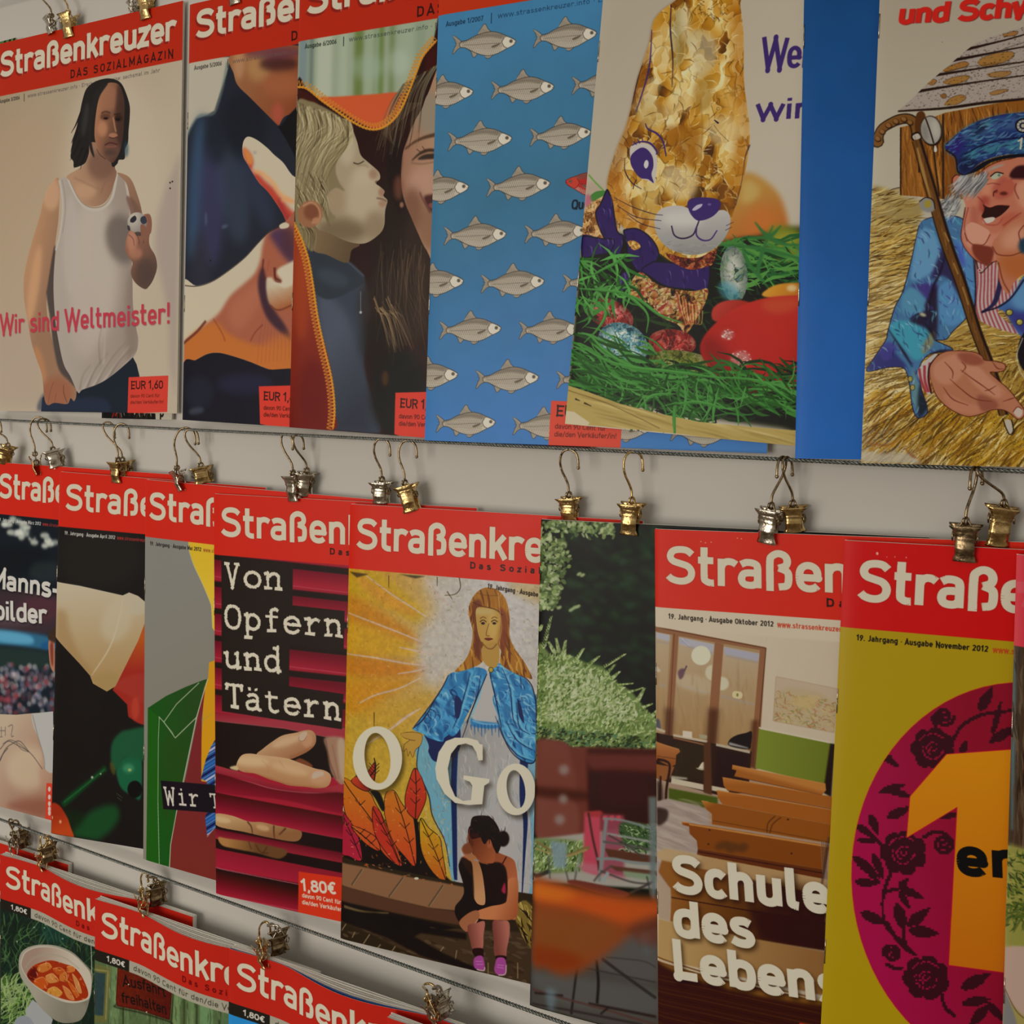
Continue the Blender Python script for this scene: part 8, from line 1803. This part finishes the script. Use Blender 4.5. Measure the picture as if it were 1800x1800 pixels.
def art_R(c):
    A = Zm(0, 1420, .211111); rs = np.random.RandomState(81)
    c.f([(-20, 1580), (340, 1600), (340, 2200), (-20, 2200)], '#1c261e', sm=False)
    c.strokes(420, (-5, 1600, 170, 1800), 34, 2.6, -1.3, ['#2c4428', '#16201a', '#3c5c34', '#1c3028', '#4c6c3c', '#22342e'], 82, .6, .4, .9); c.strokes(160, (-5, 1720, 60, 1800), 34, 3, -1.0, ['#4c6c2c', '#6a8444', '#3a5424', '#8c9c64'], 83, .75, .4, .9)
    c.el(100, 1640, 30, 20, '#1c3c34', .6, 8); c.el(131, 1648, 4, 3.4, '#8c8424', 1, .6); c.l(A(640, 1100, 645, 1200), 1, '#5c7438', .9, .4)
    for x, y in ((60, 1630), (80, 1625), (30, 1655), (78, 1631), (110, 1650), (40, 1700)): c.el(x, y, 1.6, 1.4, '#8c9c8c', .7, .6)
    # napkin
    c.f(A(210, 1690, 270, 1595, 340, 1650, 440, 1760, 400, 1900, 240, 1900), '#8c8c88', 1, .5, False); c.f(A(120, 1780, 180, 1730, 260, 1760, 300, 1900, 110, 1900), '#7c7e80', 1, .6)
    # bowl
    bw = A(155, 1280, 180, 1200, 250, 1155, 350, 1138, 480, 1150, 600, 1200, 700, 1290, 770, 1380, 760, 1500, 740, 1620, 700, 1730, 640, 1780, 520, 1790, 420, 1740, 320, 1640, 240, 1510, 170, 1400)
    c.f(bw, ('g', A(300, 1500)[0], '#8f8776', A(600, 1780)[0], '#6e6858')); c.inside(bw); c.el(*A(640, 1690)[0], 18, 18, '#7c7666', .7, 6); c.inside(None)
    ins = A(175, 1290, 200, 1215, 270, 1170, 360, 1155, 480, 1170, 600, 1220, 700, 1310, 755, 1400, 750, 1560, 700, 1605, 600, 1620, 500, 1600, 380, 1540, 270, 1460, 200, 1370)
    c.f(ins, ('g', A(300, 1180)[0], '#8c7464', A(600, 1400)[0], '#aca08c')); c.l(ins + ins[:2], 2, '#a8a08c', .9, .5); c.l(A(210, 1330, 280, 1250, 400, 1220, 540, 1250, 660, 1340), 2, '#8c8472', .8, 1)
    fd = A(225, 1400, 260, 1330, 330, 1290, 430, 1270, 540, 1300, 620, 1330, 690, 1420, 735, 1560, 660, 1605, 560, 1600, 420, 1550, 300, 1480)
    c.f(fd, '#8c2c10'); c.inside(fd)
    c.f(A(225, 1400, 260, 1340, 300, 1330, 310, 1400, 270, 1440), '#4a140c', .9, 3)
    for q, col in (((330, 1310, 400, 1290, 430, 1330, 360, 1370, 310, 1350), '#a8642c'), ((380, 1400, 440, 1380, 490, 1440, 420, 1460, 390, 1440), '#b0723a'), ((500, 1380, 550, 1370, 560, 1440, 500, 1440), '#a8602c'), ((290, 1430, 360, 1410, 400, 1470, 350, 1510, 290, 1480), '#a8481c'), ((400, 1510, 460, 1490, 520, 1540, 470, 1580, 400, 1550), '#b07830'), ((560, 1320, 620, 1320, 620, 1360, 560, 1370), '#b0642c'), ((600, 1380, 650, 1440, 680, 1540, 640, 1520), '#ac7440'), ((520, 1480, 580, 1520, 620, 1600, 560, 1580), '#b06a38'), ((560, 1440, 600, 1470, 660, 1560, 620, 1560), '#a8501f'), ((440, 1340, 500, 1330, 540, 1360, 480, 1390), '#a0461c')):
        c.f(A(*q), col, .95, .7); c.l(A(*q)[:3], 1, '#c89a68', .7, .5)
    c.strokes(70, (50, 1690, 155, 1758), 7, 1.6, .9, ['#c89060', '#6c1c0c', '#b8541f'], 84, .6, .3, .9); c.inside(None)
    c.l(A(750, 1040, 760, 1200, 765, 1380), 1.4, '#a8a890', .9, .4)
    master_low(c); strip_low(c)


def art_S(c):
    A = Zm(0, 1420, .211111); rs = np.random.RandomState(91)
    c.f([(150, 1660), (560, 1700), (560, 2300), (150, 2300)], '#4c5c3a', sm=False)
    c.f(A(770, 1290, 930, 1330, 920, 1420, 890, 1790, 740, 1780), '#5c5c34', 1, .6, False); c.f(A(775, 1360, 880, 1380, 860, 1730, 750, 1720), '#2c3c3c', 1, .8, False); c.l(A(775, 1340, 900, 1360, 880, 1760), 3, '#7c7444', .9, .5, False)
    for x, w, col in ((960, 60, '#5c7048'), (1030, 12, '#2c3420'), (1060, 40, '#566a44'), (1470, 60, '#64784c'), (1535, 14, '#343c24'), (1590, 60, '#5c7048'), (1640, 12, '#2c3420'), (1720, 110, '#5e7a50'), (1830, 16, '#2c3a24'), (1900, 100, '#4c6440')):
        c.f(A(x - w / 2, 1200, x + w / 2, 1210, x + w / 2 - 8, 2200, x - w / 2 - 8, 2200), col, 1, .8, False)
    c.strokes(160, (190, 1690, 410, 1800), 26, 2, 1.55, ['#3c4c2c', '#6c8058', '#2c3420', '#7c8c60'], 92, .5, .1, .1); c.tex(3, .08, 93)
    c.f(A(1690, 1450, 1760, 1460, 1750, 1560, 1700, 1560), '#24281c', .7, 3)
    sg = A(990, 1310, 1420, 1450, 1435, 1470, 1415, 1765, 1390, 1760, 975, 1650, 965, 1600, 980, 1330)
    c.l([(x + 2, y + 3) for x, y in sg + sg[:1]], 3, '#1c1c12', .7, 1.2); c.f(sg, ('g', A(980, 1400)[0], '#5c2014', A(1400, 1700)[0], '#4c1a10'), 1, .4, False); c.inside(sg, 0, False); c.tex(1.6, .16, 94); c.l(sg + sg[:1], 2, '#38120c', .9, .8, False); c.inside(None)
    c.text('Ausfahrt', (216, 1733), (293, 1753), 18, '#1c1210', wt=.15); c.text('freihalten', (214, 1762), (294, 1784), 18, '#1c1210', wt=.15)
    for x, y in ((1030, 1345), (1090, 1355), (1040, 1970), (1220, 1700), (1070, 1470)): c.el(*A(x, y)[0], 1.3, 1.3, '#b0a890')
    master_low(c); strip_low(c)


def art_T(c):
    c.f([(390, 1760), (880, 1790), (880, 2700), (390, 2700)], '#2a7cb4', sm=False); c.tex(12, .06, 95)
    master_low(c); strip_low(c)


def art_U(c):
    c.f([(640, 1760), (1300, 1800), (1300, 2900), (640, 2900)], '#a8201a', sm=False); master_low(c)


def art_sliver(c):
    c.f([(-200, 1400), (300, 1400), (300, 2100), (-200, 2100)], '#2c3428', sm=False); master_low(c); strip_low(c)
# ------------------------------------------------------------------ the scene
wall()
cable('twisted steel cable just below the top row of magazines', (0, 738), (1800, 829))
cable('twisted steel cable below the middle row, running down to the right', (0, 1440), (780, 1722))

def bul(amp, f=None):
    return lambda u, v: amp * np.maximum(0, np.sin(np.clip(u, 0, 1) * pi)) ** 1.0 * (1 - .5 * np.clip(v, 0, 1)) if f is None else amp * f(u, v)

TOP = 'magazines in the top row'; MID = 'magazines in the middle row'; LOW = 'magazines in the bottom row'
W2, H2 = 200., 283.
def art_green(c):
    c.f([(-5, -5), (215, -5), (215, 300), (-5, 300)], '#3c5a2c', sm=False, mm=True); c.tex(10, .35, 120)
    for x in (196, 202, 207): c.f([(x, 0), (x + 2.4, 0), (x + 1.4, 3.4), (x - .6, 2.6)], '#15170f', sm=False, mm=True)


def art_comic(c):
    c.f([(-5, -5), (90, -5), (90, 300), (-5, 300)], '#17120f', sm=False, mm=True)
    rs = np.random.RandomState(5)
    for i in range(60):
        x, y = rs.rand() * 85, 268 + rs.rand() * 22; c.l([(x, y), (x + 4, y - 5), (x + 7, y + 2)], (1.6, .5), ['#8c8474', '#7a2018', '#a89c88', '#2c241c'][i % 4], mm=True)
    c.f([(64, 262), (90, 262), (90, 300), (67, 300)], '#a0947f', sm=False, mm=True); c.text('p', (71, 288), 1, 8, '#1c1612', wt=.2, mm=True)


magazine('green', 'green magazine corner peeking out at the top left edge', TOP, [(-250, 140), (28, 66), (26, 700), (-255, 700)], art_green, '#3c5a2c', dl=.0155, res=1.5)
magazine('comic', 'narrow dark comic booklet peeking out below the magazine with the man in a vest', TOP, [(186, 55), (312, 30), (302, 738), (177, 735)], art_comic, '#17120f', w=85., h=290., dl=.0046, k=.012, res=3)
magazine('A', 'magazine with a long-haired man in a white vest holding a small football', TOP, [(-9, 79), (322, 1), (311, 727), (-14, 722)], art_A, '#a39785', dl=.013)
magazine('B', 'magazine with a dark-shirted figure pointing a huge finger', TOP, [(332, 8), (793, -91), (778, 768), (319, 738)], art_B, '#2c2f3a')
magazine('C', 'magazine with a blond boy blowing a kiss under an orange blanket', TOP, [(526, -39), (1061, -149), (1038, 792), (507, 751)], art_C, '#3c2a26')
magazine('D', 'blue magazine patterned with rows of grey fish', TOP, [(773, -92), (1395, -215), (1348, 797), (745, 774)], art_D, '#3e7aa8', res=4.2)
magazine('E', 'white magazine with a golden foil rabbit above Easter eggs', TOP, [(1074, -170), (1851, -277), (1735, 816), (992, 745)], art_E, '#ab9e8a', res=4.4)
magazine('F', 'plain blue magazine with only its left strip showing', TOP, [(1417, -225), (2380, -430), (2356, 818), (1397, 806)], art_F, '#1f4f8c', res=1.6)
magazine('G', 'magazine with a drawing of a laughing old soldier with a knotty cane', TOP, [(1556, -256), (2600, -459), (2539, 840), (1513, 814)], art_G, '#a0937f', res=4.6, dl=.0175)

magazine('H', 'magazine with a bare tattooed shoulder before a blurred crowd, far left', MID, [(-12, 812), (317, 835), (306, 1500), (-22, 1412)], art_H, '#1c2228', W2, H2)
magazine('I', 'black magazine with a cream flowerpot lying on red and green', MID, [(103, 829), (467, 857), (449, 1525), (88, 1465)], art_I, '#1c1b1c', W2, H2)
magazine('J', 'grey magazine with a flat drawing of a green suit and striped tie', MID, [(254, 843), (667, 879), (664, 1630), (250, 1510)], art_J, '#7c7c74', W2, H2)
magazine('K', 'magazine with typewriter lettering over hands in red window slats', MID, [(374, 868), (838, 893), (836, 1673), (378, 1571)], art_K, '#8f1f2c', W2, H2, res=4.0)
magazine('L', 'magazine with a mural of a blue-cloaked woman and a seated girl', MID, [(614, 886), (1130, 916), (1122, 1775), (597, 1650)], art_L, '#b08a3a', W2, H2, res=4.4)
magazine('M', 'magazine with a dark green garden and folding beer garden chairs', MID, [(950, 913), (1634, 945), (1610, 1950), (930, 1768)], art_M, '#20281c', W2, H2, res=4.4)
magazine('N', 'magazine with old wooden school benches in a classroom', MID, [(1150, 930), (1928, 958), (1942, 2060), (1156, 1845)], art_N, '#b3a48c', W2, H2, res=4.6)
magazine('O', 'mustard yellow magazine with a big orange numeral one on a magenta disc', MID, [(1484, 950), (2434, 1000), (2365, 2200), (1435, 1952)], art_O, '#97850f', W2, H2, res=4.8)
magazine('P', 'magazine cut by the right edge of the middle row, with a weathered brown post', MID, [(1787, 975), (2912, 1077), (2869, 2417), (1755, 2040)], art_P, '#6b6040', W2, H2, res=4.0, dl=.0165)

def waves(amp, c1=.22, c2=.78):
    """the sheets belly out between the two clips that hold the top edge"""
    def f(u, v):
        t = np.clip((u - c1) / (c2 - c1), 0, 1)
        return amp * (np.sin(t * pi) ** 1.3 + .35 * np.clip((c1 - u) / c1, 0, 1) ** 2) * np.exp(-np.clip(v, 0, 1) * 2.0)
    return f


M_BLUEPAGE = bsdf('blue_printed_page', (.02, .10, .42), .4, 0, .3)
magazine('Q', 'magazine showing only a red and white sliver at the left edge of the bottom row', LOW, [(-170, 1428), (120, 1520), (112, 2120), (-176, 2000)], art_sliver, '#2c3428', W2, H2, dl=.0135, sheets=3, thick=.003, res=2)
magazine('R', 'magazine with a white bowl of ravioli on grass', LOW, [(3, 1500), (339, 1612), (336, 2228), (0, 2050)], art_R, '#2c3a2c', W2, H2, dl=.0175, sheets=5, thick=.003, bulge=waves(.007))
magazine('S', 'magazine with a rusty sign on a green plank door', LOW, [(170, 1578), (558, 1712), (547, 2423), (160, 2200)], art_S, '#55703f', W2, H2, dl=.0225, sheets=5, thick=.003, bulge=waves(.007))
magazine('T', 'magazine with a bright blue picture under its red band', LOW, [(406, 1664), (874, 1827), (862, 2599), (395, 2330)], art_T, '#2f7fae', W2, H2, dl=.0275, sheets=5, thick=.003, bulge=waves(.008), page_mats={0: M_BLUEPAGE})
magazine('U', 'magazine whose red top corner just enters the bottom of the frame', LOW, [(682, 1785), (1256, 2001), (1229, 2842), (660, 2500)], art_U, RED, W2, H2, dl=.0325, sheets=5, thick=.003, res=2, bulge=waves(.006))
cable('twisted steel cable above the top row, outside the picture', (95, -28), (240, -66))
TC, MC, LC = 'hook clips holding the top row', 'hook clips on the middle cable', 'hook clips on the lowest cable'
hook_clip('dark steel hook clip left of the gold one above the long-haired man', (76, -24), (87, 30), (88, 61), 'A', 20, 1, -20, M_NICKEL, M_BRONZE, group=TC)
hook_clip('gold hook clip at the top of the magazine with the long-haired man', (108, -32), (117, 24), (121, 66), 'A', -10, 1, 10, M_BRASS, M_BRASS, group=TC)
hook_clip('small nickel hook clip half hidden behind the brass clip, top left', (226, -62), (232, 4), (231, 22), 'comic', 30, 1, -30, M_NICKEL, M_NICKEL, group=TC, size=.9)
hook_clip('brass hook clip at the top right corner of the long-haired man magazine', (246, -68), (253, -6), (256, 34), 'A', 0, 1, 5, M_BRASS, M_BRASS, group=TC)
hook_clip('hook clip cut by the top edge above the pointing finger magazine', (402, -108), (410, -34), (413, 8), 'B', 0, 1, 0, M_NICKEL, M_BRONZE, group=TC)
hook_clip('dark hook clip cut by the left edge above the tattooed shoulder magazine', (-14, 735), (8, 786), (2, 815), 'H', 40, 1, 30, M_BRASS, M_BRONZE)
hook_clip('front brass hook clip of the pair above the tattooed shoulder magazine', (68, 735), (59, 802), (65, 836), 'H', 25, 1, -35, M_BRASS, M_BRONZE)
hook_clip('rear tilted hook clip of the pair above the tattooed shoulder magazine', (76, 738), (91, 793), (99, 822), 'H', 60, 1, 40, M_NICKEL, M_BRONZE)
hook_clip('rear bronze hook clip of the pair above the black flowerpot magazine', (189, 744), (212, 812), (214, 838), 'H', 10, 1, 35, M_BRASS, M_BRONZE, size=1.1)
hook_clip('bright front hook clip of the pair above the black flowerpot magazine', (214, 747), (204, 812), (204, 849), 'I', 20, 1, 0, M_BRASS, M_BRONZE)
hook_clip('slim nickel hook clip, left of the pair above the grey suit magazine', (327, 754), (309, 827), (316, 864), 'J', 25, 1, -25, M_NICKEL, M_BRONZE)
hook_clip('dark tilted hook clip, right of the pair above the grey suit magazine', (335, 757), (351, 822), (357, 850), 'I', 25, 1, 40, M_BRASS, M_BRONZE, size=1.1)
hook_clip('silver hook clip above the typewriter lettering, hook opened to the right', (503, 765), (512, 836), (515, 882), 'K', 0, 1, -10, M_NICKEL, M_BRONZE)
hook_clip('rear hook clip above the typewriter lettering with its hook seen edge on', (523, 767), (535, 832), (531, 872), 'J', 80, 1, 25, M_NICKEL, M_BRONZE)
hook_clip('grey nickel hook clip, left of two above the mural magazine', (671, 774), (668, 848), (668, 886), 'K', 10, 1, 10, M_NICKEL, M_BRONZE)
hook_clip('shiny pale gold hook clip, right of two above the mural magazine', (717, 777), (711, 854), (723, 900), 'L', 15, 1, 15, M_BRASS, M_BRONZE)
hook_clip('hook clip with a wide open S hook above the left of the garden magazine', (1000, 793), (998, 876), (1000, 916), 'L', 0, 1, 0, M_BRASS, M_BRONZE)
hook_clip('bright brass hook clip gripping the top of the garden magazine', (1113, 797), (1108, 886), (1105, 941), 'M', 45, 1, 5, M_BRASS, M_BRASS)
hook_clip('left nickel hook clip of the crossed pair above the school bench magazine', (1376, 806), (1353, 896), (1347, 956), 'N', 75, -1, -10, M_NICKEL, M_BRONZE)
hook_clip('right brass hook clip of the crossed pair above the school bench magazine', (1383, 807), (1393, 892), (1396, 936), 'M', 70, 1, 15, M_BRASS, M_BRONZE)
hook_clip('left dark mirror-like hook clip of the crossed pair on the mustard magazine', (1713, 824), (1697, 924), (1695, 988), 'O', 75, -1, 0, M_BRONZE, M_BRONZE)
hook_clip('right speckled brass hook clip of the crossed pair behind the mustard magazine', (1720, 825), (1763, 892), (1752, 962), 'N', 70, 1, 10, M_BRASS, M_BRONZE)
hook_clip('silver hook clip, leftmost on the lowest cable', (19, 1442), (19, 1471), (22, 1502), 'R', 0, 1, -30, M_NICKEL, M_BRONZE, group=LC)
hook_clip('dark hook clip seen from the side, second on the lowest cable', (26, 1444), (34, 1463), (36, 1492), 'Q', 40, 1, 50, M_BRONZE, M_BRONZE, group=LC, size=.9)
hook_clip('pale gold hook clip on the top edge of the ravioli magazine', (77, 1469), (69, 1499), (74, 1531), 'R', 0, 1, -30, M_BRASS, M_BRASS, group=LC)
hook_clip('dark ridged hook clip just right of the pale gold one on the ravioli magazine', (84, 1471), (82, 1487), (85, 1516), 'R', 40, 1, 50, M_BRONZE, M_BRASS, group=LC, size=.9)
hook_clip('greenish gold hook clip on the top edge of the rusty sign magazine', (255, 1536), (246, 1572), (251, 1610), 'S', 0, 1, -30, M_BRASS, M_BRASS, group=LC)
hook_clip('dark ridged hook clip behind the greenish gold one on the rusty sign magazine', (262, 1539), (273, 1558), (275, 1592), 'R', 40, 1, 50, M_BRONZE, M_BRONZE, group=LC)
hook_clip('olive gold hook clip on the top edge of the blue picture magazine', (468, 1623), (454, 1662), (463, 1702), 'T', 0, 1, -30, M_BRASS, M_BRASS, group=LC)
hook_clip('dark hook clip with a white glint behind the olive gold one', (476, 1626), (487, 1643), (489, 1678), 'S', 40, 1, 50, M_BRONZE, M_NICKEL, group=LC)
hook_clip('tarnished hook clip near the bottom edge, left of the last pair', (757, 1732), (752, 1764), (765, 1800), 'U', 0, 1, -30, M_BRONZE, M_BRASS, group=LC)
hook_clip('shiny dark hook clip near the bottom edge, right of the last pair', (768, 1736), (773, 1756), (781, 1790), 'T', 40, 1, 50, M_NICKEL, M_NICKEL, group=LC)
